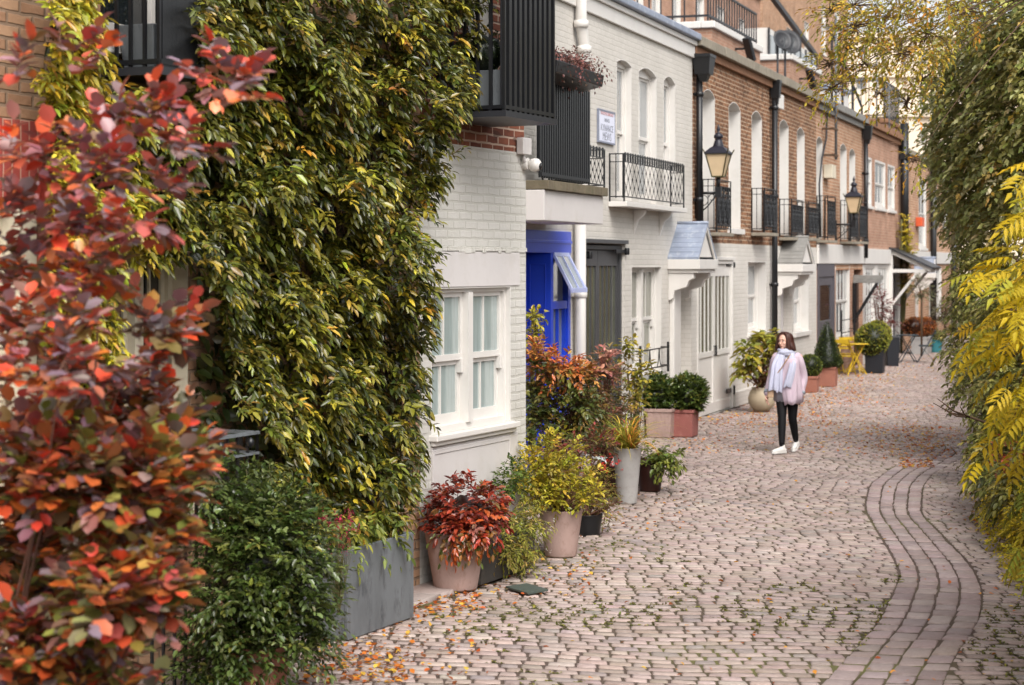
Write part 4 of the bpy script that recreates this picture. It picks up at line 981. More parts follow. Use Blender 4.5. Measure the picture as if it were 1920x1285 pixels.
mb.box(gx0+.1, gx0+.4, -.0, .05, 1.3, zb1-.75); mb.box(gx1-.4, gx1-.1, -.0, .05, 1.3, zb1-.75); mb.box(gx0+.4, gx1-.4, .0, .05, zb1-.95, zb1-.75)
o = mb.build('front_door', M['greydoor'], hD, bevel=.006); MB().box(gx0+.4, gx1-.4, .02, .03, 1.3, zb1-.95).build('pane', M['glass'], o)
window(hD, wx0, wx1, .78, zb1-.46, 0, .05, nv=4, sash=True, sill=.1, box=.07, mull=0)
wg = MB(); 
for z_ in (.95, 1.25): wg.bar((wx0+.1, -.12, z_), (wx1-.1, -.12, z_), .02)
for x in (wx0+.1, wx1-.1): wg.bar((x, -.12, .85), (x, -.12, 1.5), .035); wg.bar((x, -.12, 1.0), (x, -.0, 1.0), .02)
wg.build('window_guard', M['black'], hD)
cornice(hD, s0, s1, b='leadgrey', a='pinkclay' if 'pinkclay' in M else 'leadgrey'); shell(hD, s0, s1, 6.0, 0, M['orange_brick']); roofslab(hD, s0, s1, 6.4, .35, rise=.1)
pipe(hD, s1-.1, 2.75, zz(1617, 262), 0, .06, hopper=(.26, .24, .3))
mb = MB(); mb.tube([(S(1549), -.03, 6.2), (S(1547), -.03, 5.5), (S(1538), -.04, 5.0), (S(1533), -.04, 4.4), (S(1534), -.04, 3.2)], .022, 5); mb.build('cable', M['slateblack'], hD)
MB().box(S(1544), S(1551.5), -.2, -.001, zz(1548, 335), zz(1548, 310)).build('alarm_box', M['cream'], hD, bevel=.01)
# black flat porch with bracket
p0, p1 = S(1600), S(1637, .5); pz = zz(1600, 516)
mb = MB(); mb.box(p0, p1, -.75, -.001, pz-.12, pz+.0); mb.box(p0+.04, p1-.04, -.7, -.001, pz-.2, pz-.121); o = mb.build('porch_roof', M['leadgrey'], hD, bevel=.01)
mb = MB()
for x in (p0+.05, p1-.1): mb.bar((x, -.05, pz-1.1), (x, -.6, pz-.2), .05); mb.bar((x, -.04, pz-1.2), (x, -.04, pz-.2), .06)
mb.build('porch_bracket', M['black'], hD)
mb = MB(); mb.box(px0, px1, .1, .15, 0, pz); mb.box((px0+px1)/2-.03, (px0+px1)/2+.03, .08, .099, 0, pz-.2); mb.build('front_door', M['black'], hD, bevel=.004)
# --- B4
hE, s0, s1 = terrace('pink_brick_house', 'pinkish brick house with three white sash windows in a row and white braced porch', 1618, 1686)
s0 += .003; zb1 = 3.0
U = upwins([(1620.5, 1635, 295, 386), (1641, 1660.5, 306, 391), (1665, 1678, 314, 396)])
U = [(a, b, 4.13, 5.42, 0) for a, b, *_ in U]
lo = [(S(1622), S(1641), .9, 2.55, 0), (S(1646), S(1666), .9, 2.55, 0), (S(1668), S(1684), 0, 2.55, 0)]
wall('wall', M['white'], hE, s0, s1, 0, 2.58, 0, lo, .2); wall('upper_wall', M['pink_brick'], hE, s0, s1, 2.58, 6.08, .01, U, .28)
MB().box(s0, s1, -.06, .0, 2.6, zb1).build('band', M['white'], hE, bevel=.008)
for u_ in U: window(hE, *u_[:4], .01, .03, nv=2, sill=.08, box=.06, pane='glassl')
for u_ in lo[:2]: window(hE, *u_[:4], 0, .05, nv=4, sill=.06, box=.06, pane='glassl')
mb = MB(); mb.box(lo[2][0], lo[2][1], .1, .14, 0, 2.55); mb.build('front_door', M['greydoor'], hE)
cornice(hE, s0, s1, a='terracotta_band', b='terracotta_band'); shell(hE, s0, s1, 6.0, 0, M['pink_brick']); roofslab(hE, s0, s1, 6.4, .35, rise=.1)
b0_, b1_ = S(1668), S(1686, .0); mb = MB(); zr = 2.95; zf = 2.42; dd = 1.0
for x in (b0_, b1_): mb.bar((x, -.03, zr), (x, -dd-.15, zf), .08, .1); mb.bar((x, -.03, zf-.02), (x, -dd, zf-.02), .09, .1); mb.bar((x, -.05, zf-1.0), (x, -dd*.8, zf-.05), .08, .08); mb.bar((x, -.04, .0), (x, -.04, zr), .1)
mb.bar((b0_, -dd, zf-.02), (b1_, -dd, zf-.02), .08, .1); mb.build('porch_frame', M['white'], hE, bevel=.006)
MB().add([(b0_-.15, -.0, zr+.08), (b1_+.15, -.0, zr+.08), (b1_+.15, -dd-.2, zf+.05), (b0_-.15, -dd-.2, zf+.05), (b0_-.15, -.0, zr+.12), (b1_+.15, -.0, zr+.12), (b1_+.15, -dd-.2, zf+.09), (b0_-.15, -dd-.2, zf+.09)],
         [(0,1,2,3), (7,6,5,4), (0,4,5,1), (1,5,6,2), (2,6,7,3), (3,7,4,0)]).build('porch_roof', M['slateblack'], hE)
pipe(hE, s1-.05, 2.6, zz(1687, 232), 0, .13, brackets=False); MB().box(s1-.2, s1+.12, -.34, -.03, zz(1687, 300), zz(1687, 290)).build('pipe_collar', M['black'], hE)
mb = MB(); wc = (S(1660), -.07, zz(1660, 455))
# --- B5 end house
hF, s0, s1 = terrace('tan_brick_house', 'farthest tan brick house of the terrace with lead canopy and orange alarm box', 1686, 1800)
s0 += .003
U = [(S(1691), S(1702), 3.95, 5.3, 0), (S(1723), S(1737), 3.1, 5.3, 0), (S(1746), S(1757), 3.9, 5.3, 0), (S(1768), S(1780), 3.9, 5.3, 0)]
lo = [(S(1716), S(1728), 0, 2.4, 0), (S(1742), S(1765), .8, 2.5, 0)]
wall('wall', M['orange_brick'], hF, s0, s1, 0, 2.58, 0, lo, .2); wall('upper_wall', M['orange_brick'], hF, s0, s1, 2.58, 5.95, .01, U, .28)
MB().box(s0, s1, -.06, .0, 2.6, 3.0).build('band', M['white'], hF, bevel=.008)
for u_ in U: window(hF, *u_[:4], .01, .03, nv=2, sill=.08, box=.07, pane='glassl')
window(hF, *lo[1][:4], 0, .05, nv=4, sill=.06, box=.07, pane='glassl'); MB().box(lo[0][0], lo[0][1], .1, .14, 0, 2.4).build('front_door', M['white'], hF)
gabled_canopy(hF, S(1714), S(1752, .6), 2.32, 2.75, 0, .6, 'lead', brackets=True)
MB().box(S(1717), S(1721.5), -.2, -.001, zz(1719, 425), zz(1719, 408)).build('alarm_box', M['orange'], hF, bevel=.01)
MB().box(s0, s1, -.06, .3, 5.95, 6.1).build('coping', M['stonecoping'], hF); shell(hF, s0, s1, 5.9, 0, M['orange_brick']); roofslab(hF, s0, s1, 6.1, .35, rise=.1)
pipe(hF, S(1742), 0, 6.3, 0, .11, brackets=False); pipe(hF, S(1782), 0, 4.6, 0, .1, brackets=False)

# ------------------------------------------------------------------ roofs and buildings behind the terrace
def roofbox(name, label, p0, p1, d, ztop, zlow=5.5, deep=5, mat='pink_brick', cop='white', rail=0):
    t = thing(name, label, 'roof extension', (S(p0, d), -d, zlow), FW); a, b = S(p0, d), S(p1, d); y = -d
    wall('wall', M[mat], t, a, b, zlow, ztop, y, [], .2); MB().box(a, a+.02, y+.2, y+deep, zlow, ztop).box(a+.02, b, y+deep-.1, y+deep, zlow, ztop).build('side_wall', M[mat], t)
    MB().box(a-.08, b+.05, y-.08, y+.25, ztop, ztop+.16).box(a-.08, a+.2, y+.25, y+deep, ztop, ztop+.16).build('coping', M[cop], t, bevel=.02)
    MB().box(a+.05, b, y+.2, y+deep, ztop-.4, ztop-.3).build('terrace_floor', M['roof'], t)
    if rail:
        mb = MB(); n = int((b-a)/.28)
        for k in range(n+1): x = a+(b-a)*k/n; mb.bar((x, y+.1, ztop+.16), (x, y+.1, ztop+rail), .03)
        m2 = int(deep/.28)
        for k in range(m2+1): yy = y+.1+(deep-.2)*k/m2; mb.bar((a+.05, yy, ztop+.16), (a+.05, yy, ztop+rail), .03)
        for z_ in (ztop+rail, ztop+.3): mb.bar((a, y+.1, z_), (b, y+.1, z_), .05); mb.bar((a+.05, y+.1, z_), (a+.05, y+deep, z_), .05)
        mb.build('railing', M['slateblack'], t)
    return t
r1 = roofbox('roof_terrace', 'brick roof terrace with white coping and railing, nearest above the brown houses', 1335, 1425, -2.5, 8.05, rail=1.0)
r2 = roofbox('roof_terrace', 'brick roof terrace with white coping below the satellite dishes', 1481, 1537, -2.5, 8.3)
r3 = roofbox('roof_terrace', 'white walled roof terrace with grey flashing and sloping handrail', 1570, 1592, -2.5, 8.2, mat='white', cop='lead', deep=4)
r4 = roofbox('roof_terrace', 'low brick parapet behind the pink house roof', 1662, 1690, -2.5, 7.9, mat='pink_brick', cop='terracotta_band', rail=1.6, deep=5)
mb = MB(); a = S(1560, -1.2); mb.bar((a, 1.2, 8.9), (S(1616, -1.2), 1.2, 7.3), .06)
for k in range(4): x = a+(S(1616, -1.2)-a)*k/3; mb.bar((x, 1.2, 6.2), (x, 1.2, 8.9-1.6*k/3), .06)
hr = thing('roof_handrail', 'sloping dark handrail on posts above the tan house roof', 'handrail', (a, 1.2, 6.2), FW); mb.build('rail', M['slateblack'], hr)
def tall(label, p0, p1, d, ztop, mat, wins, name='brick_building', cop='white'):
    t = thing(name, label, 'building', (S(p0, d), -d, 0), FW); a, b = S(p0, d), S(p1, d); y = -d; W_ = []
    for (q, r, za, zb_) in wins: W_.append((S(q, d), S(r, d), za, zb_, 0))
    wall('wall', M[mat], t, a, b, 0, ztop, y, W_, .25); MB().box(a, a+.02, y+.25, y+9, 0, ztop).box(b-.02, b, y+.25, y+9, 0, ztop).box(a+.02, b-.02, y+8.9, y+9, 0, ztop).box(a+.03, b-.03, y+.6, y+.65, 0, ztop-.1).build('side_wall', M[mat], t)
    MB().box(a-.1, b+.1, y-.12, y+9.1, ztop, ztop+.25).build('roof', M['stonecoping'], t)
    for w_ in W_: window(t, *w_[:4], y, .1, nv=2, box=.12, pane='glassl', sill=.1)
    return t, a, b
t1_, a, b = tall('tall brown brick building rising behind the brown houses, top out of the photo', 1180, 1425, -8, 13.2, 'pink_brick', [(1192, 1206, 9.3, 11.6), (1222, 1238, 9.3, 11.6), (1262, 1276, 9.5, 11.8), (1306, 1320, 9.8, 12.0), (1345, 1358, 9.8, 12.0), (1385, 1396, 9.8, 12)])
t2_, a, b = tall('tall orange brick building behind the satellite dishes', 1430, 1590, -8.6, 17.0, 'orange_brick', [(1447, 1457, 10.5, 12.5), (1475, 1484, 11.2, 13.2), (1508, 1516, 12, 14), (1540, 1548, 13, 15.4), (1565, 1573, 13.5, 16)])
# glazed studio with dark sloping roof and balcony plants between them
gl = thing('rooftop_conservatory', 'dark framed rooftop conservatory with pale panels behind the satellite dishes', 'conservatory', (S(1440, -5), 5, 7), FW); a, b = S(1440, -5), S(1530, -5)
MB().box(a, b, 5, 5.1, 7, 10.4).box(a, a+.1, 5.1, 8, 7, 10.4).build('wall', M['white'], gl)
mb = MB()
for k in range(9): x = a+(b-a)*k/8; mb.box(x-.05, x+.05, 4.94, 4.999, 7, 10.4)
mb.box(a, b, 4.93, 4.995, 9.0, 9.12); mb.bar((a, 5, 11.6), (b, 5, 10.4), .16); mb.build('frame', M['slateblack'], gl)
MB().box(a+.3, b-.3, 4.96, 4.99, 9.2, 10.2).build('pane', M['glassl'], gl)
# dishes and aerials
def dish(label, px, d, z, r, tiltz=.5):
    x = S(px, d); t = thing('satellite_dish', label, 'satellite dish', (x, -d, z-1.6), FW, 'satellite dishes'); mb = MB(); mb.tube([(x, -d, z-1.9), (x, -d, z)], .03, 6); mb.bar((x, -d, z-1.2), (x-.7, -d, z-1.2), .04); mb.build('pole', M['slateblack'], t)
    mb = MB(); vs = []; N_ = 20; c = Vector((x, -d-.1, z)); ax = Vector((-.75, -.6, .35)).normalized(); e1 = ax.cross(Vector((0, 0, 1))).normalized(); e2 = ax.cross(e1)
    for j in range(5):
        q = r*j/4
        for k in range(N_): an = 2*math.pi*k/N_; vs.append(c + e1*math.cos(an)*q + e2*math.sin(an)*q*1.05 + ax*(.35*(q/r)**2*r))
    mb.add(vs, [(j*N_+k, j*N_+(k+1) % N_, (j+1)*N_+(k+1) % N_, (j+1)*N_+k) for j in range(4) for k in range(N_)], True); o = mb.build('reflector', M['slateblack'], t); so = o.modifiers.new('s', 'SOLIDIFY'); so.thickness = .02
    mb = MB(); mb.bar(c-e2*r*-1, c+ax*r*.9, .03); mb.build('feed_arm', M['zinc'], t)
dish('dark round satellite dish, left of the pair on the pole', 1458, -2.4, zz(1458, 78, -2.4), .28); dish('dark round satellite dish, right of the pair on the pole', 1472, -2.4, zz(1472, 82, -2.4), .34)
def aerial(label, px, z0, z1, els=6, d=0, w_=.5, rad=.03):
    x = S(px, d); t = thing('aerial_mast', label, 'aerial', (x, -d-.25, z0), FW); mb = MB(); mb.tube([(x, -d-.25, z0), (x, -d-.25, z1)], rad, 6); mb.build('mast', M['zinc'], t)
    if els:
        mb = MB(); mb.bar((x-.5, -d-.25, z1-.3), (x+.5, -d-.25, z1-.3), .025)
        for k in range(els): xx = x-.5+k*1.0/(els-1); mb.bar((xx, -d-.25-w_/2, z1-.3), (xx, -d-.25+w_/2, z1-.3), .014)
        mb.build('elements', M['zinc'], t)
    return t, x
t, x = aerial('tall grey aerial mast on two wall brackets between brown and tan brick houses', 1547, zz(1547, 300), zz(1547, 30), 7)
mb = MB(); 
for py in (244, 293): z_ = zz(1547, py); mb.bar((x-.45, -.26, z_), (x+.1, -.26, z_), .05); mb.bar((x-.4, -.26, z_), (x-.4, -.0, z_), .05)
mb.build('wall_bracket', M['bark'], t)
aerial('thin aerial mast above the pink brick house', 1626, 6.2, zz(1626, 105), 4, 0, .4, .02); aerial('thin pole on the roof behind the pink brick house', 1652, 6.2, zz(1652, 150, -1), 3, -1, .4, .02)
# roof lights (floodlamps)
for i, (px, py, lab) in enumerate(((1386, 92, 'small black floodlight on the brick roof terrace wall'), (1505, 148, 'black floodlight on the parapet below the conservatory'))):
    x = S(px, -2.4); z_ = zz(px, py, -2.4); t = thing('floodlight', lab, 'floodlight', (x, 2.4, z_), FW); mb = MB(); mb.bar((x-.12, 2.2, z_+.25), (x+.1, 2.1, z_-.3), .2, .12); mb.build('housing', M['black'], t, bevel=.02); MB().bar((x, 2.22, z_), (x, 2.5, z_), .05).build('bracket', M['black'], t)
# distant cream building across the end
Yc = 128.0; fx = lambda px: (px-960)/FPX*Yc; fz = lambda py: CH+(HOR-py)/FPX*Yc
cb = thing('cream_building', 'tall cream stucco building closing the far end of the mews', 'building', (fx(1700), Yc, 0))
WN = [(fx(a), fx(b), fz(d), fz(c), 0) for a, b, c, d in ((1605, 1625, 130, 172), (1646, 1661, 146, 172), (1683, 1698, 176, 204), (1722, 1735, 176, 208), (1740, 1751, 178, 208), (1610, 1624, 88, 112), (1650, 1663, 88, 116), (1690, 1702, 92, 128), (1725, 1738, 92, 128), (1770, 1783, 92, 128), (1770, 1783, 178, 208), (1605, 1618, 215, 255), (1650, 1662, 225, 262), (1725, 1738, 240, 275), (1800, 1815, 178, 208), (1800, 1815, 92, 128))]
wall('wall', M['farcream'], cb, fx(1570), fx(1960), 0, fz(62), Yc, WN, .5)
MB().box(fx(1570), fx(1960), Yc+.5, Yc+12, 0, fz(62)-.1).build('body', M['farcream'], cb)
mb = MB()
for py in (66, 140, 214): mb.box(fx(1568), fx(1962), Yc-.35, Yc-.002, fz(py)-.2, fz(py)+.15)
for px in (1590, 1634, 1668, 1708, 1760, 1790): mb.box(fx(px)-.35, fx(px)+.35, Yc-.15, Yc-.002, 0, fz(70))
mb.build('cornice', M['farcream'], cb)
for w_ in WN: window(cb, *w_[:4], Yc, .3, nv=2, nh=1, box=.12, pane='glassl')
# ------------------------------------------------------------------ wall lamps
def lamp(label, pxm, px, pyarm, k=.72):
    sa = S(pxm); t_ = (px-960)/FPX; w_ = FW.W(sa); d = (t_*w_[1]-w_[0])/(FW.n[0]-t_*FW.n[1]); y = -d; x = sa; zarm = CH+(HOR-pyarm)/FPX*FW.W(sa, d)[1]
    t = thing('wall_lamp', label, 'lamp', (x, y, zarm), FW, 'lantern lamps on wall brackets'); zb_ = zarm+.27; H = .52*k
    mb = MB(); mb.tube([(x, -.001, zarm), (x, y+.02, zarm)], .022, 8); mb.bar((x, -.015, zarm-.42), (x, -.015, zarm+.1), .045)
    mb.box(x-.05, x+.05, y-.05, y+.05, zarm-.07, zarm+.1); mb.tube([(x, y, zarm+.08), (x, y, zb_)], [.026, .04], 8)
    for cy, cz, r in ((-.12, zarm-.12, .085), (-.27, zarm-.07, .05)): mb.tube([(x, cy+r*math.cos(5.2*j/12), cz+r*math.sin(5.2*j/12)) for j in range(13)], .009, 4)
    mb.tube([(x, -.01, zarm-.38), (x, -.2, zarm-.22), (x, y+.03, zarm-.03)], .012, 5)
    mb.build('bracket', M['black'], t)
    w0, w1 = .125*k, .25*k
    g_ = MB(); g_.taper(x, y, zb_, zb_+H, w0*2*.92, w0*2*.92, w1*2*.94, w1*2*.94); g_.build('glass', M['frost'], t)
    f = MB(); cs = [(-1, -1), (1, -1), (1, 1), (-1, 1)]
    for i in range(4):
        a, b = cs[i], cs[(i+1) % 4]
        f.bar((x+a[0]*w0, y+a[1]*w0, zb_), (x+a[0]*w1, y+a[1]*w1, zb_+H), .016)
        f.bar((x+a[0]*w0, y+a[1]*w0, zb_), (x+b[0]*w0, y+b[1]*w0, zb_), .022); f.bar((x+a[0]*w1, y+a[1]*w1, zb_+H), (x+b[0]*w1, y+b[1]*w1, zb_+H), .022)
        f.bar((x+a[0]*w1, y+a[1]*w1, zb_+H), (x+a[0]*(w1+.04), y+a[1]*(w1+.04), zb_+H+.08), .016)
    f.build('frame', pm('brass green frame', '#4a452c', .45), t)
    zz_ = zb_+H; q = math.sqrt(2); m = k*1.05
    c_ = MB(); c_.lathe([((w1+.02)*q, zz_), ((w1+.02)*q, zz_+.02), (.16*m*q, zz_+.13*m), (.1*m*q, zz_+.17*m)], x, y, 4, smooth=False, rot=math.pi/4)
    c_.lathe([(.12*m, zz_+.14*m), (.12*m, zz_+.18*m), (.085*m, zz_+.29*m), (.065*m, zz_+.34*m), (.10*m, zz_+.36*m), (.10*m, zz_+.41*m), (.055*m, zz_+.46*m), (.02*m, zz_+.48*m), (.04*m, zz_+.53*m), (.035*m, zz_+.57*m), (.004, zz_+.66*m)], x, y, 14)
    c_.build('cap', pm('blue black paint', '#23232d', .4, .2, 6, .05), t)
lamp('black lantern lamp with cream glass on a bracket over the nearer lead canopy', 1305, 1347, 362)
lamp('farther lantern lamp with cream glass beside the thin black downpipe', 1566, 1601, 421)
# ------------------------------------------------------------------ planting
def pw(px, py, Y): return np.array([(px-960)/FPX*Y, Y, CH+(HOR-py)/FPX*Y])
def arr(*a): return np.array(a, float)
def closed(mb, prof, cx, cy, n=28): mb.lathe(prof, cx, cy, n); return mb
def round_pot(name, label, x, y, r0, r1, h, mat, rim=.012, group=None, bulge=0):
    t = thing(name, label, 'plant pot', (x, y, 0), None, group); mb = MB()
    pr = [(.001, 0), (r0*.96, 0), (r0, .015)]
    for k in range(1, 7): f = k/6; pr.append((r0+(r1-r0)*f + bulge*math.sin(f*math.pi), .015+(h-.015)*f))
    pr += [(r1+rim*.3, h+.004), (r1-.02, h+.004), (r1-.03, h-.05), (.001, h-.05)]
    mb.lathe(pr, x, y, 32); mb.build('pot', M[mat], t)
    MB().lathe([(.001, h-.035), (r1-.028, h-.04)], x, y, 20).build('soil', M['soil'], t, fix=False)
    return t
def box_pot(name, label, fr, s0, s1, d0, d1, h, mat, rim=.03, tap=.03, rimh=.05, group=None):
    cs, cd = (s0+s1)/2, -(d0+d1)/2; wx, wy = s1-s0, d1-d0
    t = thing(name, label, 'planter', (cs, cd, 0), fr, group); mb = MB()
    mb.taper(cs, cd, 0, h-rimh, wx-2*tap, wy-2*tap, wx-rim, wy-rim)
    mb.build('pot', M[mat], t, bevel=.008)
    r = MB(); e = .035
    r.box(s0, s1, -d1, -d1+e, h-rimh+.001, h); r.box(s0, s1, -d0-e, -d0, h-rimh+.001, h); r.box(s0, s0+e, -d1+e, -d0-e, h-rimh+.001, h); r.box(s1-e, s1, -d1+e, -d0-e, h-rimh+.001, h); r.build('rim', M[mat], t, bevel=.006)
    MB().box(s0+e, s1-e, -d1+e, -d0-e, h-rimh+.002, h-.02).build('soil', M['soil'], t)
    return t
def plant(name, label, cat, base, lv, mat='leaf', group=None, stems=None, smat='stem'):
    t = thing(name, label, cat, tuple(base), None, group); lv.build('foliage', M[mat], t)
    if stems is not None and stems.v: stems.build('stems', M[smat], t, fix=False)
    return t
def fan(base, tips, r, mb, bend=.15, k=5):
    b = np.array(base)
    for p in tips:
        p = np.array(p); m = (b+p)/2 + np.array([rng.normal(0, bend*.3), rng.normal(0, bend*.3), bend*np.linalg.norm(p-b)*.3])
        pts = [b*(1-t)**2 + 2*m*t*(1-t) + p*t*t for t in np.linspace(0, 1, k)]
        mb.tube(pts, [r*(1-.75*t) for t in np.linspace(0, 1, k)], 5, cap=False)
def shrub(lv, mb, base, ells, kind, size, L, n, cols, wts, dens, droop=.25, lo=.5, rt=.004, **kw):
    """ells: (px, py, rx_px, rz_px, Y, depth_m)"""
    allP = []
    for (px, py, rx, rz, Y, dm) in ells:
        c = pw(px, py, Y); r = (rx/FPX*Y, dm, rz/FPX*Y); P, D = ell(c, r, max(3, int(dens*rx*rz)), lo, None)
        keep = P[:, 2] > .03; P, D = P[keep], D[keep]
        D = nrm(D + arr(0, 0, .45) + rng.normal(0, .25, D.shape)); P = P - D*L*.5
        sprays(lv, kind, P, D, L, n, size, cols, wts, droop=droop, **kw); allP.append((P, D))
    P = np.concatenate([a for a, _ in allP]); D = np.concatenate([b for _, b in allP])
    if mb is not None:
        i = rng.choice(len(P), min(len(P), 90), replace=False); twigs(mb, P[i], D[i], L, droop, rt)
        j = rng.choice(len(P), min(len(P), 26), replace=False); fan(base, P[j], rt*2.2, mb)
    return P, D

# --- climber on the brick house
def rb(py): return np.interp(py, [-80, 0, 100, 200, 280, 330, 400, 500, 560, 620, 700, 760, 850, 950, 1010], [905, 893, 880, 862, 832, 815, 792, 790, 803, 790, 785, 780, 775, 755, 735])
lv = Leaves(); mb = MB(); IV = ['#696a25', '#464d1c', '#8a842e', '#b39c36', '#2c3312', '#a07a36']; IW = [4, 5, 2.4, 1.1, 3.6, .4]
cnt = 0; Ps = []; Ds = []; Ys = []
while cnt < 6200:
    px = rng.uniform(55, 905); py = rng.uniform(-60, 1020); r_ = rb(py)
    if px > r_+rng.normal(0, 5): continue
    if px < 400:
        if px < 78+12*math.sin(py*.03): continue
        if 180 < px < 352 and py < 165: continue
        if 205 < px < 362 and 480 < py < 880: continue
        if py > 820 or (px > 350 and 150 < py and px < 380 and rng.random() < .5): continue
        if rng.random() < .35: continue
    if (py > 960 and px < 560) or (py > 770 and px < 492): continue
    nz = mnoise.noise(Vector((px*.011, py*.009, 1.7))); nz2 = mnoise.noise(Vector((px*.03, py*.022, 5.1)))
    if nz2 < -.19: continue
    if py > 560 and px < 395+(py-560)*.22 and px > 360: continue
    d = .12 + .34*max(0, nz+.3) + .17*nz2 + (.12 if px > r_-60 else 0) + rng.uniform(-.05, .08)
    d = max(.05, d)
    sA = FN.s(px, d); w_ = FN.W(sA, d); z = CH+(HOR-py)/FPX*w_[1]
    if z < .6: continue
    Ps.append([w_[0], w_[1], z]); Ys.append(px < 260 or rng.random() < .06); cnt += 1
    o = rng.normal(0, .45); Ds.append([FN.n[0]*.9+FN.u[0]*o, FN.n[1]*.9+FN.u[1]*o, rng.normal(.1, .4)])
Ps, Ds, Ys = arr(*Ps), arr(*Ds), np.array(Ys)
for msk, cols, wts in ((~Ys, IV, IW), (Ys, ['#a39a2e', '#c4b037', '#7d8228', '#c98f35'], [3, 3, 2, .6])):
    for lo_, hi_, kd, sz_ in ((0, .5, 'elip', .086), (.5, .85, 'elip', .062), (.85, 1, 'lance', .1)):
        q_ = np.where(msk)[0]; q_ = q_[int(len(q_)*lo_):int(len(q_)*hi_)]; sprays(lv, kd, Ps[q_], Ds[q_], .12, 8 if sz_ < .07 else 7, sz_, cols, wts, droop=.55, spread=1.1, up=.8, colmix=.4, jit=.28, wid=.75 if kd == 'elip' else 1.2)
# inner dark layer close to the wall
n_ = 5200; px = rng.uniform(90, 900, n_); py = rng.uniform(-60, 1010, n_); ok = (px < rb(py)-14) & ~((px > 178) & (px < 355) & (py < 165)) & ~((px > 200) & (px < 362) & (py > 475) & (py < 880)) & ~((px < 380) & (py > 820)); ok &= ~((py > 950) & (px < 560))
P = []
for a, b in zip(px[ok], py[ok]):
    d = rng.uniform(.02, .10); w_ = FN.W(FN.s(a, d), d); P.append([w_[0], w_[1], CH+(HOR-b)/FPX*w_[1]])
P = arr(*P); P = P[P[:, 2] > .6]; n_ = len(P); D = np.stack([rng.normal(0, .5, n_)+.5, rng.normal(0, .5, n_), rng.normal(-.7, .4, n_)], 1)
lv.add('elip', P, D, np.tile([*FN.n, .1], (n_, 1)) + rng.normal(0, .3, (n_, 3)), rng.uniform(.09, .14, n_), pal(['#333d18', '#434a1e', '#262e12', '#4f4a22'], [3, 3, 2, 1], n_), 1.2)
# woody stems rising from the planter and up the wall
for k in range(34):
    px0 = rng.uniform(640, 760); px_ = px0; pts = []; d = .1
    for py in range(1000, -40, -80):
        px_ += rng.normal(0, 18) - (3 if k % 2 else -2); px_ = min(px_, rb(py)-20); w_ = FN.W(FN.s(px_, d), d+rng.uniform(-.04, .05)); pts.append((w_[0], w_[1], CH+(HOR-py)/FPX*w_[1]))
        if rng.random() < .07 and len(pts) > 3: break
    if len(pts) > 2: mb.tube(pts, .007+.006*rng.random(), 5, cap=False)
for k in range(10):   # loose tendrils past the edge
    py = rng.uniform(20, 900); px_ = rb(py)-10; pts = []
    for j in range(5): w_ = FN.W(FN.s(px_, .25), .25); pts.append((w_[0], w_[1], CH+(HOR-py)/FPX*w_[1])); px_ += rng.uniform(4, 12); py += rng.uniform(-14, 16)
    mb.tube(pts, .004, 4, cap=False); P = arr(*pts[2:]); sprays(lv, 'lance', P, np.tile([.5, -.3, .2], (len(P), 1)), .08, 4, .075, IV, IW, droop=.7)
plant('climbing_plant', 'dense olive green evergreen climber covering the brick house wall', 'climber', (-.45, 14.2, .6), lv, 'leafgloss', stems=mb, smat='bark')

# --- big red smoke bush in the foreground
lv = Leaves(); mb = MB()
CL = [(40,120,55,30,.6), (150,60,50,35,.55), (200,100,55,40,.6), (330,200,75,45,.9), (455,140,70,50,1.1), (480,175,40,25,1), (250,235,80,45,.8), (370,270,60,40,.9), (90,290,110,60,.8), (240,320,90,55,.8), (350,350,50,40,.9), (60,390,100,60,.9), (200,420,110,60,.9),
      (320,415,55,40,.8), (70,500,100,60,.9), (200,500,90,50,.7), (60,590,90,50,.8), (340,575,60,34,1), (350,620,75,50,1.1), (190,590,80,50,.6), (120,680,120,60,.9), (270,690,80,50,.9), (330,750,60,40,.9), (120,770,130,70,1.1), (260,800,110,60,1.2), (340,850,60,50,1.1),
      (70,880,130,80,1.3), (240,900,120,80,1.3), (330,930,60,60,1.1), (80,1000,130,80,1.4), (240,1020,100,70,1.3), (70,1110,120,80,1.4), (220,1120,110,70,1.3), (305,1090,40,40,.9), (80,1210,120,70,1.4), (190,1230,90,60,1.2), (60,1300,140,60,1.4), (200,1310,90,50,1.2), (10,700,60,300,.6)]
base = arr(-1.95, 7.4, 0)
tips = []
for (px, py, rx, rz, dn) in CL:
    px = px-(34 if py < 800 and px > 180 else 0); Y = rng.uniform(6.7, 7.9); c = pw(px, py, Y); n_ = max(3, int(rx*rz*dn*(.0070 if py > 780 else (.0038 if py > 480 else .0034)))); P, D = ell(c, (rx/FPX*Y, .28, rz/FPX*Y), n_, .1); D = nrm(D + (c-base)/np.linalg.norm(c-base)*.9 + rng.normal(0, .3, D.shape)); P = P - D*.06
    if py > 780: cols = ['#846c76', '#7c4a42', '#c43c2c', '#da6c30', '#5c5a28', '#7c7e38', '#a0662f']; wts = [2.6, 2.2, 2, 2.6, 3.6, 3.2, 1.6]
    elif py > 480: cols = ['#8a7880', '#8a6058', '#d4442a', '#e4702e', '#66502a', '#8a7c34']; wts = [4, 2.2, 2.4, 2.6, 1.6, 1.4]
    else: cols = ['#8f7880', '#c05040', '#dc4a2e', '#e8783c', '#80602f', '#7c6870']; wts = [4, 2.6, 1.8, 2, 1.2, 2.4]  # purple leaf tones, lightened to put sky sheen into the colour
    sprays(lv, 'oval', P, D, .12 if py < 800 else .16, 8, .078, cols, wts, droop=.12, spread=1.1, up=1.5, colmix=.75, jit=.22)
    twigs(mb, P, D, .15, .12, .0028); tips.append((c, P))
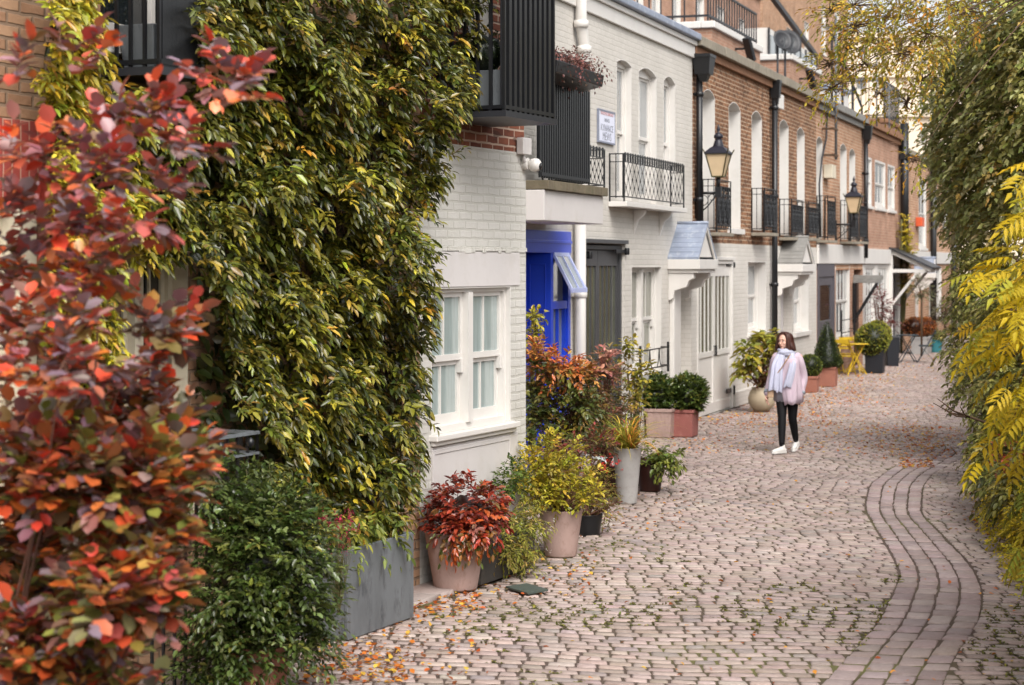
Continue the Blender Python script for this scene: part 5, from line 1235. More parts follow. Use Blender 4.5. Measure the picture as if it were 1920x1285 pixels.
for c, P in tips:
    m = base*.45 + c*.55 + arr(rng.normal(-.1, .08), rng.normal(0, .1), -.1)
    if rng.random() < .6: continue
    pts = [base*(1-t)**2 + 2*m*t*(1-t) + c*t*t + .03*arr(math.sin(9*t+c[0]*20), 0, math.cos(7*t+c[2]*9))*t*(1-t)*4 for t in np.linspace(0, 1, 14)]; mb.tube(pts, [.011*(1-.75*t) for t in np.linspace(0, 1, 14)], 6, cap=False)
    for q in P[:9]: mb.tube([c, (c+q)/2 + rng.normal(0, .01, 3), q], [.005, .004, .003], 4, cap=False)
plant('red_bush', 'large autumn red and purple round leaved bush filling the near left', 'bush', base, lv, 'leafsheen', stems=mb, smat='twig')

# --- dark green bush in front of the grey planter
lv = Leaves(); mb = MB(); GC = ['#40501f', '#303f18', '#566430', '#7a8550', '#7f7f38']; GW = [4, 4, 3, 1.2, .6]
bb = (pw(485, 1285, 11.55)[0], 11.6, .25)
shrub(lv, mb, bb, [(480, 960, 120, 90, 11.6, .38), (520, 1010, 120, 110, 11.5, .42), (440, 1080, 120, 120, 11.4, .42), (560, 1100, 85, 110, 11.6, .38), (470, 1190, 115, 90, 11.5, .38), (590, 1180, 40, 70, 11.6, .25), (395, 1230, 80, 70, 11.5, .3), (400, 900, 60, 60, 11.5, .3)], 'elip', .05, .22, 11, GC, GW, .021, droop=.35, lo=.35, up=1.1, jit=.24)
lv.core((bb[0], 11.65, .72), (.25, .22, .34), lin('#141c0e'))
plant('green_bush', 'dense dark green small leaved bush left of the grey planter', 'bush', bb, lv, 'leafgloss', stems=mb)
round_pot('clay_pot', 'brownish clay pot half hidden under the dark green bush at the bottom', bb[0], 11.6, .15, .19, .30, 'terracotta')
# pink heads
lv = Leaves(); mb = MB(); P = arr(*[pw(rng.normal(640, 11), rng.uniform(965, 1045), 12.25+rng.uniform(-.1, .1)) for _ in range(34)] + [pw(rng.normal(607, 6), rng.uniform(970, 1005), 12.2) for _ in range(12)]); D = np.tile([.05, 0, 1.0], (len(P), 1)) + rng.normal(0, .25, (len(P), 3))
sprays(lv, 'simple', P, D, .07, 14, .016, ['#b0294f', '#c93a63', '#8c2440'], [3, 2, 1], droop=.1, spread=1.2)
fan((P[:, 0].mean(), 12.3, .35), P, .003, mb, .05)
plant('pink_flowers', 'feathery magenta flower heads at the left end of the grey planter', 'flowers', (P[:, 0].mean(), 12.3, .3), lv, 'leafsoft', stems=mb)
# grey metal trough
g0, g1 = FN.s(652, .62), FN.s(776, .62)
t = thing('zinc_planter', 'large rectangular weathered grey planter at the foot of the climber', 'planter', ((g0+g1)/2, -.37, 0), FN); mb = MB()
mb.box(g0, g1, -.62, -.59, 0.02, .64).box(g0, g1, -.15, -.12, 0.02, .64).box(g0, g0+.03, -.59, -.15, 0.02, .64).box(g1-.03, g1, -.59, -.15, 0.02, .64).box(g0+.03, g1-.03, -.59, -.15, .02, .05); mb.build('trough', M['zinc'], t, bevel=.006)
MB().box(g0+.03, g1-.03, -.59, -.15, .5, .58).build('soil', M['soil'], t); MB().box(g0+.05, g1-.05, -.57, -.17, 0.0, .019).build('feet', M['black'], t)
lv = Leaves(); mb = MB()
P = arr(*[[*FN.W(rng.uniform(g0+.05, g1-.1), rng.uniform(.3, .62)), rng.uniform(.6, .82)] for _ in range(85)]); D = rng.normal(0, .7, (len(P), 3)) + arr(.4, -.3, .25)
sprays(lv, 'lance', P, D, .15, 7, .085, ['#7a8230', '#a39a3a', '#56642a', '#c9952f'], [3, 2, 3, .5], droop=.8); fan((*FN.W((g0+g1)/2, .4), .55), P[:30], .004, mb)
plant('leafy_plant', 'yellow green leafy plant spilling over the rim of the grey planter', 'plant', (*FN.W((g0+g1)/2, .4), .56), lv, stems=mb)

# --- row of pots along the near white house
round_pot('clay_pot', 'smooth pinkish pot holding the red brown bush, nearest of the pink pots', -.452, 15.38, .175, .25, .46, 'pinkpot')
lv = Leaves(); mb = MB()
shrub(lv, mb, (-.452, 15.38, .42), [(875, 940, 72, 52, 15.4, .30), (840, 970, 45, 40, 15.35, .25), (910, 965, 42, 45, 15.4, .25), (870, 985, 60, 35, 15.25, .22)], 'elip', .062, .12, 8, ['#8a3022', '#a8422a', '#742a20', '#bc5a2a', '#5c5a2a', '#8a5a54'], [4, 3, 3, 1.6, .8, 1], .04, droop=.45, lo=.55, colmix=.3, jit=.2)
P = arr(*[pw(rng.uniform(820, 930), rng.uniform(990, 1010), 15.15) for _ in range(45)]); sprays(lv, 'elip', P, np.tile([.1, -.5, -.6], (len(P), 1)) + rng.normal(0, .3, (len(P), 3)), .12, 6, .055, ['#9c4a22', '#b8592a', '#56602a', '#4a5424'], [2, 2, 2, 2], droop=.9)
P = arr(*[pw(rng.normal(848, 8), rng.uniform(1010, 1025), 15.08) for _ in range(6)]); sprays(lv, 'elip', P, np.tile([0, -.2, -1], (len(P), 1)), .1, 6, .05, ['#9c4a22', '#b8592a'], [2, 2], droop=.9)
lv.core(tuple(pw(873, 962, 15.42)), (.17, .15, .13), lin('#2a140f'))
plant('red_bush', 'compact red brown bush in the nearest pinkish pot', 'bush', (-.452, 15.38, .42), lv, 'leafgloss', stems=mb, smat='twig')

tr0, tr1 = FN.s(906, .46), FN.s(1008, .46); box_pot('stone_trough', 'low dark stone trough between the two pinkish pots', FN, tr0, tr1, .12, .46, .36, 'darktrough', rim=.02, tap=.03)
lv = Leaves(); mb = MB(); b0_ = (*FN.W((tr0+tr1)/2, .3), .33)
shrub(lv, mb, b0_, [(965, 985, 50, 38, 16.1, .2), (1000, 965, 32, 40, 16.4, .2), (955, 1020, 34, 34, 15.8, .15), (985, 1050, 26, 36, 16.0, .14)], 'simplelance', .05, .15, 10, ['#8a8a34', '#a8a044', '#6c7030', '#b5935a'], [3, 2, 3, 1], .05, droop=.7, lo=.3)
sprays(lv, 'simple', arr(*[pw(rng.uniform(925, 1040), rng.uniform(960, 1060), 15.9) for _ in range(40)]), np.tile([0, -.3, .5], (40, 1)) + rng.normal(0, .3, (40, 3)), .02, 3, .014, ['#e2ded0'], [1])
plant('feathery_plant', 'pale yellow green feathery plant with tiny white flowers spilling over the dark trough', 'plant', b0_, lv, 'leafsoft', stems=mb)
lv = Leaves()
shrub(lv, None, b0_, [(962, 888, 26, 32, 16.6, .16), (945, 905, 15, 25, 16.5, .12)], 'elip', .05, .12, 7, ['#4c6428', '#6d7c30', '#38501f'], [3, 2, 2], .05)
mb = MB(); fan(b0_, arr(*[pw(960, 890+k*4, 16.6) for k in range(5)]), .005, mb)
plant('green_shrub', 'small green shrub behind the feathery plant against the white wall', 'shrub', b0_, lv, stems=mb)

p3 = (.435, 17.1); round_pot('clay_pot', 'pinkish pot under the yellow shrub, behind the dark trough', *p3, .14, .195, .41, 'pinkpot')
lv = Leaves(); mb = MB(); YC = ['#a39a2c', '#c2ac33', '#7f8428', '#d2bb45', '#8f7a2c']
shrub(lv, mb, (*p3, .38), [(1035, 850, 62, 42, 17.1, .28), (1010, 880, 62, 45, 17.0, .28), (1060, 895, 70, 45, 17.2, .28), (1095, 930, 40, 34, 17.0, .2), (1040, 930, 55, 30, 16.9, .2), (1000, 905, 50, 30, 17, .2)], 'elip', .055, .16, 9, YC, [4, 3, 3, 1.6, 1], .026, droop=.25, lo=.3, up=1.1)
plant('yellow_shrub', 'bright yellow green shrub in the second pinkish pot', 'shrub', (*p3, .38), lv, stems=mb, smat='twig')
p4 = gp(1102, 1008); p4 = (p4[0], p4[1]+.15); round_pot('dark_pot', 'black pot on a pale saucer behind the second pinkish pot', *p4, .12, .15, .2, 'black'); 
lv = Leaves(); mb = MB()
shrub(lv, mb, (*p4, .18), [(1120, 900, 36, 34, 18.6, .22), (1135, 945, 26, 38, 18.4, .2), (1100, 930, 30, 40, 18.5, .18)], 'simplelance', .045, .16, 10, ['#7a6a2c', '#8a4f34', '#6c7a34', '#a05a3a', '#9a8a3a'], [3, 2, 3, 1, 2], .06, droop=.35, lo=.2)
P = arr(*[pw(rng.normal(1146, 10), rng.normal(868, 8), 18.4) for _ in range(16)]); sprays(lv, 'simple', P, rng.normal(0, 1, P.shape), .02, 6, .03, ['#d2402f', '#c93f4a'], [2, 1])
P = arr(*[pw(rng.normal(1130, 7), rng.normal(858, 3), 18.6) for _ in range(12)]); sprays(lv, 'simple', P, rng.normal(0, 1, P.shape), .02, 6, .03, ['#dfe2e0'], [1])
plant('flowering_shrub', 'wispy russet shrub with red flowers beside the tall pale pot', 'shrub', (*p4, .18), lv, 'leafsoft', stems=mb, smat='twig')
p5 = (pw(1176, 900, 20.85)[0], 20.85); round_pot('tall_pot', 'tall tapering pale grey pot with arching yellow grass', *p5, .105, .155, .6, 'paleslate')
lv = Leaves(); n_ = 230; th = rng.uniform(0, 6.28, n_)
for seg in range(1):
    P = np.tile([*p5, .58], (n_, 1)) + rng.normal(0, .03, (n_, 3))
    for i in range(n_):
        L_ = rng.uniform(.4, .82); el = rng.uniform(.55, 1.4); d = arr(math.cos(th[i])*math.cos(el), math.sin(th[i])*math.cos(el), math.sin(el)); sd_ = arr(-math.sin(th[i]), math.cos(th[i]), 0)*.009
        vs = []; c = pal(['#b5a23a', '#8f9438', '#c98a35', '#d2bd5a', '#cf7038'], [4, 3, 1, 2, .6], 1)[0]; m = 6
        for k in range(m+1): t_ = k/m; p = P[i] + d*L_*t_ + arr(0, 0, -.55*L_*t_**2.4) + arr(math.cos(th[i]), math.sin(th[i]), 0)*L_*.35*t_*t_; w_ = (1-t_)**.6; vs += [p-sd_*w_, p+sd_*w_]
        lv.mesh(vs, [(2*k, 2*k+1, 2*k+3, 2*k+2) for k in range(m)], c)
plant('strappy_grass', 'arching yellow and orange strap leaved grass in the tall pale pot', 'grass', (*p5, .56), lv, 'leafsoft')
p6 = (pw(1219, 900, 22.0)[0], 22.0); round_pot('glazed_pot', 'dark brown glazed pot in front of the blue entrance side', *p6, .12, .165, .33, 'darkpot')
lv = Leaves(); mb = MB(); shrub(lv, mb, (*p6, .3), [(1225, 850, 34, 26, 22, .2), (1258, 856, 28, 22, 21.8, .18), (1240, 870, 34, 18, 21.8, .18)], 'elip', .07, .14, 6, ['#6f7c34', '#56682c', '#8f8f3c', '#43521f'], [3, 3, 2, 1], .06, droop=.6, lo=.3)
plant('leafy_plant', 'broad leaved green plant trailing from the dark brown pot', 'plant', (*p6, .3), lv, stems=mb)

# --- mixed shrubs in front of the blue entrance
def bedpot(label, px, Y, r, h, mat='darkpot'): x = pw(px, 0, Y)[0]; round_pot('shrub_tub', label, x, Y, r*.8, r, h, mat); return (x, Y, h-.05)
bs = bedpot('dark tub under the orange topped shrub', 1045, 20.6, .26, .3)
lv = Leaves(); mb = MB()
shrub(lv, mb, bs, [(1040, 760, 62, 75, 20.6, .4), (1010, 740, 32, 70, 20.4, .3), (1002, 800, 26, 50, 20.2, .2), (1090, 740, 45, 50, 20.5, .3), (1080, 780, 50, 60, 20.7, .35)], 'elip', .075, .2, 8, ['#4a5628', '#646830', '#8f6a30', '#36431f', '#7a7034'], [4, 3, 1.5, 2, 1.5], .032, lo=.35, droop=.4)
shrub(lv, mb, bs, [(1040, 685, 58, 34, 20.5, .35), (1010, 665, 28, 28, 20.4, .25), (1085, 700, 30, 26, 20.5, .25)], 'elip', .075, .2, 8, ['#cc7034', '#c2603a', '#a88038', '#d89450', '#6a6c30'], [3, 2.4, 2.4, 2.4, 2], .045, lo=.3, droop=.3)
plant('orange_shrub', 'orange topped shrub with dark lower leaves against the blue entrance', 'shrub', bs, lv, 'leafgloss', stems=mb, smat='twig')
bs = bedpot('dark tub under the dusky pink shrub', 1135, 21.6, .26, .3)
lv = Leaves(); mb = MB()
shrub(lv, mb, bs, [(1130, 725, 56, 62, 21.6, .35), (1120, 800, 50, 45, 21.3, .3), (1165, 780, 30, 50, 21.7, .3)], 'simplelance', .065, .2, 9, ['#7a5238', '#606a32', '#9a6452', '#a29a4a', '#555a30'], [3, 3, 2, 1, 2], .05, lo=.25, droop=.3)
shrub(lv, mb, bs, [(1120, 690, 38, 20, 21.5, .25), (1140, 665, 20, 12, 21.5, .2)], 'elip', .07, .16, 7, ['#cc9088', '#b8706a', '#d0987a', '#7c7440'], [3, 2, 2, 1], .07, lo=.3)
plant('pink_shrub', 'dusky pink tipped twiggy shrub in front of the charcoal garage doors', 'shrub', bs, lv, stems=mb, smat='twig')
bs = bedpot('dark tub behind the tall pale pot', 1190, 22.6, .2, .3)
lv = Leaves(); mb = MB()
shrub(lv, mb, bs, [(1195, 690, 26, 40, 22.6, .2), (1175, 650, 14, 22, 22.6, .15), (1190, 740, 22, 30, 22.5, .15)], 'elip', .085, .18, 6, ['#a39a34', '#7f8432', '#c2a83c', '#8f6a30'], [3, 3, 2, .8], .03, lo=.2)
plant('yellow_shrub', 'thin yellow green shrub in front of the ground floor sash window', 'shrub', bs, lv, stems=mb)
lv = Leaves(); mb = MB(); bs = (pw(1070, 850, 19.6)[0], 19.6, .0)
shrub(lv, mb, bs, [(1075, 838, 55, 26, 19.6, .25), (1120, 830, 35, 30, 19.7, .2), (1040, 850, 40, 24, 19.5, .2)], 'elip', .06, .14, 7, ['#8a3a38', '#5a3a2c', '#6c6a34', '#a2594a', '#3f4a24'], [3, 2, 2, 1.5, 2], .04, lo=.3)
plant('red_shrub', 'low dark red shrub between the yellow shrub and the orange topped shrub', 'shrub', bs, lv, stems=mb, smat='twig')
lv = Leaves(); mb = MB(); bs = (pw(1000, 600, 21.4)[0], 21.4, .3)
shrub(lv, mb, bs, [(1003, 592, 22, 12, 21.4, .15), (996, 625, 18, 20, 21.4, .15)], 'elip', .075, .12, 5, ['#a8a034', '#8a8a2c', '#c4b040'], [3, 2, 1], .06, lo=.2)
plant('yellow_shrub', 'yellow green sprig reaching up in front of the blue door', 'shrub', bs, lv, stems=mb)

# --- square terracotta planters with skimmia
A0 = FW.s(1265, .46); box_pot('square_planter', 'pinkish terracotta square planter, left of the pair by the lead canopy door', FW, A0-.12, A0+.30, .02, .44, .43, 'pinkpot')
B0 = FW.s(1300, .72); box_pot('square_planter', 'red terracotta square planter, right of the pair by the lead canopy door', FW, B0, B0+.45, .32, .72, .41, 'brickred')
def skim(label, px, py, rx, rz, Y, base):
    lv = Leaves(); mb = MB(); shrub(lv, mb, base, [(px, py, rx-8, rz-8, Y, rx/FPX*Y*.8)], 'elip', .06, .08, 8, ['#52642e', '#6a7836', '#3c4f23', '#8f8a3c'], [4, 3, 3, .8], .4, lo=.6, droop=.1, up=1.2)
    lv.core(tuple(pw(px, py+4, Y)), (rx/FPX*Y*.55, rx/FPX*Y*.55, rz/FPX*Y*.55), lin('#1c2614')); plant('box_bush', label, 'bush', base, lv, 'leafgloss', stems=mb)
c = FW.W(A0+.2, .26); skim('rounded dark green bush in the left pinkish square planter', 1230, 736, 46, 42, c[1], (*c, .38))
c = FW.W(B0+.2, .52); skim('rounded dark green bush in the right red square planter', 1291, 738, 44, 44, c[1], (*c, .38))
# --- round beige pot and hydrangea
h0 = (pw(1428, 0, 33.9)[0], 33.9); t = thing('round_pot', 'round bellied beige pot beside the walking woman', 'plant pot', (*h0, 0)); mb = MB()
mb.lathe([(.001, 0), (.12, 0), (.19, .06), (.235, .16), (.24, .24), (.21, .34), (.17, .39), (.18, .42), (.16, .42), (.14, .38), (.001, .38)], *h0, 30); mb.build('pot', M['beigepot'], t)
lv = Leaves(); mb = MB()
shrub(lv, mb, (*h0, .4), [(1405, 660, 24, 30, 33.7, .25), (1440, 655, 28, 34, 33.9, .28), (1460, 640, 18, 22, 33.9, .2), (1395, 690, 16, 20, 33.6, .2), (1425, 630, 20, 16, 33.8, .2)], 'elip', .15, .22, 5, ['#8f9238', '#b0a53a', '#6c7a30', '#c49a3a'], [3, 2.4, 2.4, 1], .05, lo=.3, droop=.5, rt=.006)
shrub(lv, mb, (*h0, .4), [(1430, 700, 20, 24, 33.8, .2)], 'elip', .1, .15, 5, ['#5c3a2c', '#6c4a30', '#4c5024'], [3, 2, 1], .09)
plant('hydrangea', 'leggy yellowing broad leaved plant in the round beige pot', 'plant', (*h0, .4), lv, stems=mb, smat='twig')
# --- clipped balls and cone
def topi(label, name, c, r, shape, cols, n=1500, size=.035):
    lv = Leaves(); 
    if shape == 'ball':
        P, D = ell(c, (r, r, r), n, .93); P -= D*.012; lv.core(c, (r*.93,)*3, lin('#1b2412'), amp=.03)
    else:
        t_ = 1-np.sqrt(rng.random(n)); th = rng.uniform(0, 6.28, n); prof = lambda q: r*(np.maximum(0, 1-q)**.8)*(1-.25*np.exp(-((q)/.06)**2)); rr = prof(t_)
        P = np.stack([c[0]+rr*np.cos(th), c[1]+rr*np.sin(th), c[2]+shape*t_], 1) + rng.normal(0, .012, (n, 3)); D = nrm(np.stack([np.cos(th), np.sin(th), np.full(n, .5)], 1))
        vs = []; fs = []; K = 12; J = 16
        for j in range(K+1):
            for k in range(J): a = 2*math.pi*k/J; q = j/K; vs.append((c[0]+prof(q)*.93*math.cos(a), c[1]+prof(q)*.93*math.sin(a), c[2]+shape*q*.97))
        for j in range(K):
            for k in range(J): fs.append((j*J+k, j*J+(k+1) % J, (j+1)*J+(k+1) % J, (j+1)*J+k))
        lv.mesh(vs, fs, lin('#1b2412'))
    D = nrm(D + rng.normal(0, .5, D.shape)); lv.add('simple', P, D, rng.normal(0, 1, P.shape), size*rng.uniform(.7, 1.3, len(P)), pal(cols, [3, 3, 1.5][:len(cols)], len(P)), 1.3)
    return plant(name, label, 'topiary', (c[0], c[1], c[2]-(r if shape == 'ball' else 0)), lv)
GB = ['#5d6a28', '#434f1f', '#7f8434']
q = gp(1519, 737); q = (q[0], q[1]+.2); s_ = FW.s(1519, .55)
def spot(px, py, off=.0): 
    g_ = gp(px, py); v_ = arr(g_[0], g_[1]+off)-FW.O; return float(v_@FW.u), float(v_@FW.n)
sp, dp = spot(1533, 737); box_pot('square_planter', 'small terracotta square planter under the clipped ball, right of the woman', FW, sp, sp+.34, dp-.36, dp, .33, 'terracotta')
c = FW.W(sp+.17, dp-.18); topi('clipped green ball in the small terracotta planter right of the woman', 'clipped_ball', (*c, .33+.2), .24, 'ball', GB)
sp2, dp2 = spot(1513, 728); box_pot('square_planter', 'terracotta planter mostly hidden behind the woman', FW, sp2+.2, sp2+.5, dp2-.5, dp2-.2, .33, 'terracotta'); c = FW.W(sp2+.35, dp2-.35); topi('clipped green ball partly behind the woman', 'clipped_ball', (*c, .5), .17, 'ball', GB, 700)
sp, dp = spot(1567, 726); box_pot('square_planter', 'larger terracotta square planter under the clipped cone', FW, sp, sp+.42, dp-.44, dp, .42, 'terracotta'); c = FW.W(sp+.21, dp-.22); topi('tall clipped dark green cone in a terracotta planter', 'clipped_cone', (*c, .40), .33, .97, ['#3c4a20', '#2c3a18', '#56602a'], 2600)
# --- farther planters
sp, dp = spot(1657, 700); box_pot('square_planter', 'tall black square planter under the yellow green hedge ball', FW, sp, sp+.45, dp-.47, dp, .56, 'bin', rimh=.03); c = FW.W(sp+.2, dp-.3)
topi('yellow green clipped hedge ball in the tall black planter', 'clipped_ball', (*c, .78), .40, 'ball', ['#7c8230', '#a09a3c', '#59642a'], 2200, .05)
c2 = FW.W(sp+1.3, dp-.35); box_pot('square_planter', 'black square planter behind the yellow green hedge ball', FW, sp+1.05, sp+1.5, dp-.6, dp-.15, .55, 'bin', rimh=.03); topi('yellow green hedge ball behind the first one', 'clipped_ball', (*c2, .85), .36, 'ball', ['#8f8c30', '#a8a040', '#6c7030'], 1600, .05)
sp, dp = spot(1740, 665); box_pot('stone_trough', 'pale stone trough under the rusty orange hedge', FW, sp, sp+1.2, dp-.5, dp, .5, 'paleslate', rimh=.06)
lv = Leaves(); c = FW.W(sp+.4, dp-.25); 
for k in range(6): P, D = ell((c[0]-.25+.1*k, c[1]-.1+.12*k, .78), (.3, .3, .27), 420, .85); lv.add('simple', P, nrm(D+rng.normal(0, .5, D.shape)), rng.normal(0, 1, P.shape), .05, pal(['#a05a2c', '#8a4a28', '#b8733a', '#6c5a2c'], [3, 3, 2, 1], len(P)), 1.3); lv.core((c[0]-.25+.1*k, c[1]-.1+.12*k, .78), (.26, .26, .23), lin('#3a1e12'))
plant('rusty_hedge', 'low rusty orange clipped hedge in the pale stone trough', 'hedge', (*c, .5), lv)
g_ = gp(1754, 661); round_pot('glazed_pot', 'teal glazed pot at the far end of the row', g_[0], g_[1], .17, .2, .38, 'teal'); lv = Leaves(); mb = MB(); shrub(lv, mb, (*g_, .35), [(1756, 630, 14, 12, g_[1], .2)], 'elip', .1, .12, 5, ['#8a8f3c', '#6c7a34', '#a09a48'], [2, 2, 1], .3); plant('leafy_plant', 'small green plant in the teal pot', 'plant', (*g_, .34), lv, stems=mb)
g_ = gp(1772, 655); round_pot('clay_pot', 'pot under the grey olive tree at the far end', g_[0], g_[1], .18, .24, .4, 'paleslate')
lv = Leaves(); mb = MB(); shrub(lv, mb, (*g_, .9), [(1770, 575, 34, 32, g_[1], .5), (1750, 595, 20, 22, g_[1], .35), (1792, 590, 20, 24, g_[1], .35)], 'simplelance', .09, .3, 8, ['#8a8a74', '#75785f', '#6c6f52', '#a39c82'], [3, 2, 2, 1], .06, lo=.2, rt=.008); mb.tube([(*g_, .35), (g_[0], g_[1], .9)], .04, 8)
plant('olive_tree', 'small grey green olive tree at the far end of the row', 'tree', (*g_, .36), lv, stems=mb, smat='bark')
g_ = gp(1728, 668); lv = Leaves(); mb = MB(); shrub(lv, mb, (*g_, 1.6), [(1728, 540, 22, 26, g_[1], .35)], 'simplelance', .08, .2, 7, ['#7c7f5c', '#666a48', '#8f8c6a'], [3, 2, 2], .12, lo=.5, rt=.006); mb.tube([(*g_, 0), (g_[0], g_[1], 1.7)], .03, 6)
plant('standard_tree', 'small round headed grey green tree under the far lead canopy', 'tree', (*g_, 0), lv, stems=mb, smat='bark')
# red acer and yellow climber
c = FW.W(FW.s(1652, .45), .45); lv = Leaves(); mb = MB(); shrub(lv, mb, (*c, .3), [(1655, 575, 22, 40, c[1], .3), (1672, 600, 20, 24, c[1], .3), (1642, 545, 12, 30, c[1], .2)], 'simple', .09, .3, 6, ['#6c3034', '#8a4440', '#7c5048'], [3, 2, 1], .04, lo=.1, rt=.008)
plant('red_shrub', 'thin dark red leaved shrub in front of the far white windows', 'shrub', (*c, 0), lv, stems=mb, smat='twig')
c = FW.W(FW.s(1690, .15), .15); lv = Leaves(); mb = MB(); shrub(lv, mb, (*c, .3), [(1698, 430, 10, 30, c[1], .2), (1702, 475, 12, 34, c[1]+.3, .2), (1700, 530, 8, 40, c[1], .15)], 'simple', .12, .25, 6, ['#c2aa2c', '#a39a2c', '#d2bd45'], [3, 2, 1], .14, lo=.1, rt=.008); mb.tube([(*c, 0), (c[0], c[1], 3.9)], .03, 6)
plant('yellow_climber', 'bright yellow climber on the thick black pipe', 'climber', (*c, 0), lv, stems=mb)
# ------------------------------------------------------------------ right hand side
def rwx(Y): return .25*Y + 1.25
FR = Frame(rwx(8), 8.0, .25)
gw = thing('garden_wall', 'brown brick garden wall behind the foliage along the right side', 'wall', (0, 0, 0), FR)
MB().box(0, 70, -.0, .3, 0, 2.7).build('wall', M['brown_brick'], gw); MB().box(0, 70, -.05, .35, 2.7, 2.8).build('coping', M['stonecoping'], gw)
gw.location.x += 0
EG = ['#858846', '#9c9a58', '#666a36', '#b8b06e', '#ccc08e', '#bc983e']; EW = [4, 3, 2.4, 2.4, 1.4, .6]  # palest tones put leaf highlights into the colour
# evergreen tree overhanging the wall
tb = (rwx(27)+.7, 27.0, 0)
lv = Leaves(); mb = MB()
Q = [(1890, 60, 90, 120, 25, 1.3), (1820, 120, 70, 80, 26, 1.0), (1900, 230, 80, 150, 24.5, 1.0), (1830, 220, 90, 110, 26, 1.2), (1800, 260, 44, 60, 26.5, .8), (1840, 340, 80, 90, 26, 1.1), (1900, 400, 70, 110, 25, 1), (1815, 350, 40, 60, 27, .7), (1775, 270, 34, 44, 27, .6), (1806, 400, 34, 60, 27.5, .6), (1796, 320, 36, 46, 27.5, .6), (1790, 170, 50, 60, 26, .8), (1840, 430, 50, 70, 27, .9), (1950, 100, 90, 200, 24, 1.0)]
Q += [(px+120, py, rx, rz, Y+.4, dm) for (px, py, rx, rz, Y, dm) in Q if px > 1870]
for (px, py, rx, rz, Y, dm) in Q:
    c = pw(px, py, Y); r = (rx/FPX*Y, dm, rz/FPX*Y); n_ = int(rx*rz*.046); P, D = ell(c, r, n_, .3); D = nrm(D + arr(-.2, -.2, .1) + rng.normal(0, .4, D.shape))
    sprays(lv, 'simple', P, D, .22, 8, .10, EG, EW, droop=.5, spread=1.0, jit=.25, wid=1.2)
    i = rng.choice(n_, 12); fan((tb[0]-.8, tb[1]-.5, 3.2), P[i[:9]], .012, mb, .2)
mb.tube([tb, (tb[0]-.2, tb[1]-.2, 1.6), (tb[0]-.8, tb[1]-.5, 3.2), (tb[0]-.9, tb[1]-.6, 4.6)], [.2, .17, .13, .07], 10)
plant('evergreen_tree', 'dense dark evergreen tree hanging over the right side wall', 'tree', tb, lv, 'leaf', stems=mb, smat='bark')
# lower climber over the wall
lv = Leaves(); mb = MB(); OL = ['#8a8a42', '#666c32', '#b0a858', '#8f7d42', '#464f26', '#b9aa68']; OW = [4, 4, 2.5, 1.5, 2, 1]
cb_ = (rwx(21)-.3, 21, 0)
for (px, py, rx, rz, Y, dm) in [(1835, 480, 34, 50, 29, .8), (1850, 540, 70, 80, 25, .8), (1900, 600, 60, 100, 22, .7), (1830, 640, 60, 60, 25, .8), (1835, 550, 32, 50, 27, .7), (1850, 720, 60, 60, 23, .7), (1900, 760, 60, 80, 20, .6), (1880, 850, 50, 50, 19.5, .5), (1838, 700, 32, 40, 25, .6), (1910, 920, 40, 50, 17.5, .4), (1868, 900, 30, 34, 19, .35), (1815, 600, 20, 30, 28, .5), (1990, 600, 60, 100, 21, .7), (2000, 780, 50, 70, 19, .5)]:
    c = pw(px, py, Y); n_ = int(rx*rz*.07); P, D = ell(c, (rx/FPX*Y, dm, rz/FPX*Y), n_, .3); k_ = P[:, 2] > .05; P, D = P[k_], D[k_]; D = nrm(D + arr(-.3, -.2, 0) + rng.normal(0, .4, D.shape))
    sprays(lv, 'simple' if Y > 21 else 'elip', P, D, .18, 8, .078, OL, OW, droop=.6, spread=1.0)
    i = rng.choice(len(P), min(len(P), 9)); fan((rwx(Y)-.15, Y, .0), P[i], .008, mb, .2)
plant('climbing_shrub', 'mixed olive green climber covering the right garden wall', 'climber', cb_, lv, 'leaf', stems=mb, smat='bark')
# airy yellow and orange branches at the top
rt_ = (rwx(20)+1.2, 20.0, 0); lv = Leaves(); mb = MB()
B = [(1600, 50, 60, 34), (1665, 30, 70, 40), (1555, 120, 34, 22), (1560, 165, 40, 22), (1620, 120, 50, 30), (1690, 100, 55, 40), (1650, 175, 24, 14), (1700, 190, 24, 30), (1740, 60, 70, 60), (1650, 85, 50, 30), (1600, 10, 60, 30), (1800, 20, 80, 40), (1730, 150, 36, 40), (1590, 90, 40, 20), (1715, 300, 18, 14), (1560, 20, 30, 20), (1720, -20, 120, 40)]
h = arr(*pw(2020, -60, 20)); mb.tube([rt_, (rt_[0]-.1, 20, 2.5), tuple(h), tuple(pw(1900, -60, 20))], [.16, .13, .09, .06], 8)
for (px, py, rx, rz) in B:
    Y = rng.uniform(18.5, 20.5); c = pw(px, py, Y); n_ = int(rx*rz*.026)+5; P, D = ell(c, (rx/FPX*Y, .4, rz/FPX*Y), n_, .05); D = nrm(D + arr(-.7, -.1, -.1) + rng.normal(0, .35, D.shape))
    sprays(lv, 'simple', P, D, .2, 8, .062, ['#a89a34', '#8a8a30', '#c29a34', '#c9822c', '#6c7428', '#cfb045'], [4, 3, 2.5, 1.6, 2, 1.5], droop=.5, spread=1.1, jit=.2, wid=.85)
    twigs(mb, P, D, .2, .5, .002)
    m = (h+c)/2 + arr(0, 0, .25); st0 = [h*(1-t)**2 + 2*m*t*(1-t) + c*t*t for t in np.linspace(0, 1, 8)]; mb.tube(st0, [.012*(1-.8*t) for t in np.linspace(0, 1, 8)], 6, cap=False)
    for q_ in P[:22]: mb.tube([c, (c+q_)/2+rng.normal(0, .02, 3), q_], [.006, .005, .003], 4, cap=False)
plant('autumn_tree', 'airy autumn tree with yellow and orange leaves arching over the lane top right', 'tree', rt_, lv, 'leafsoft', stems=mb, smat='bark')
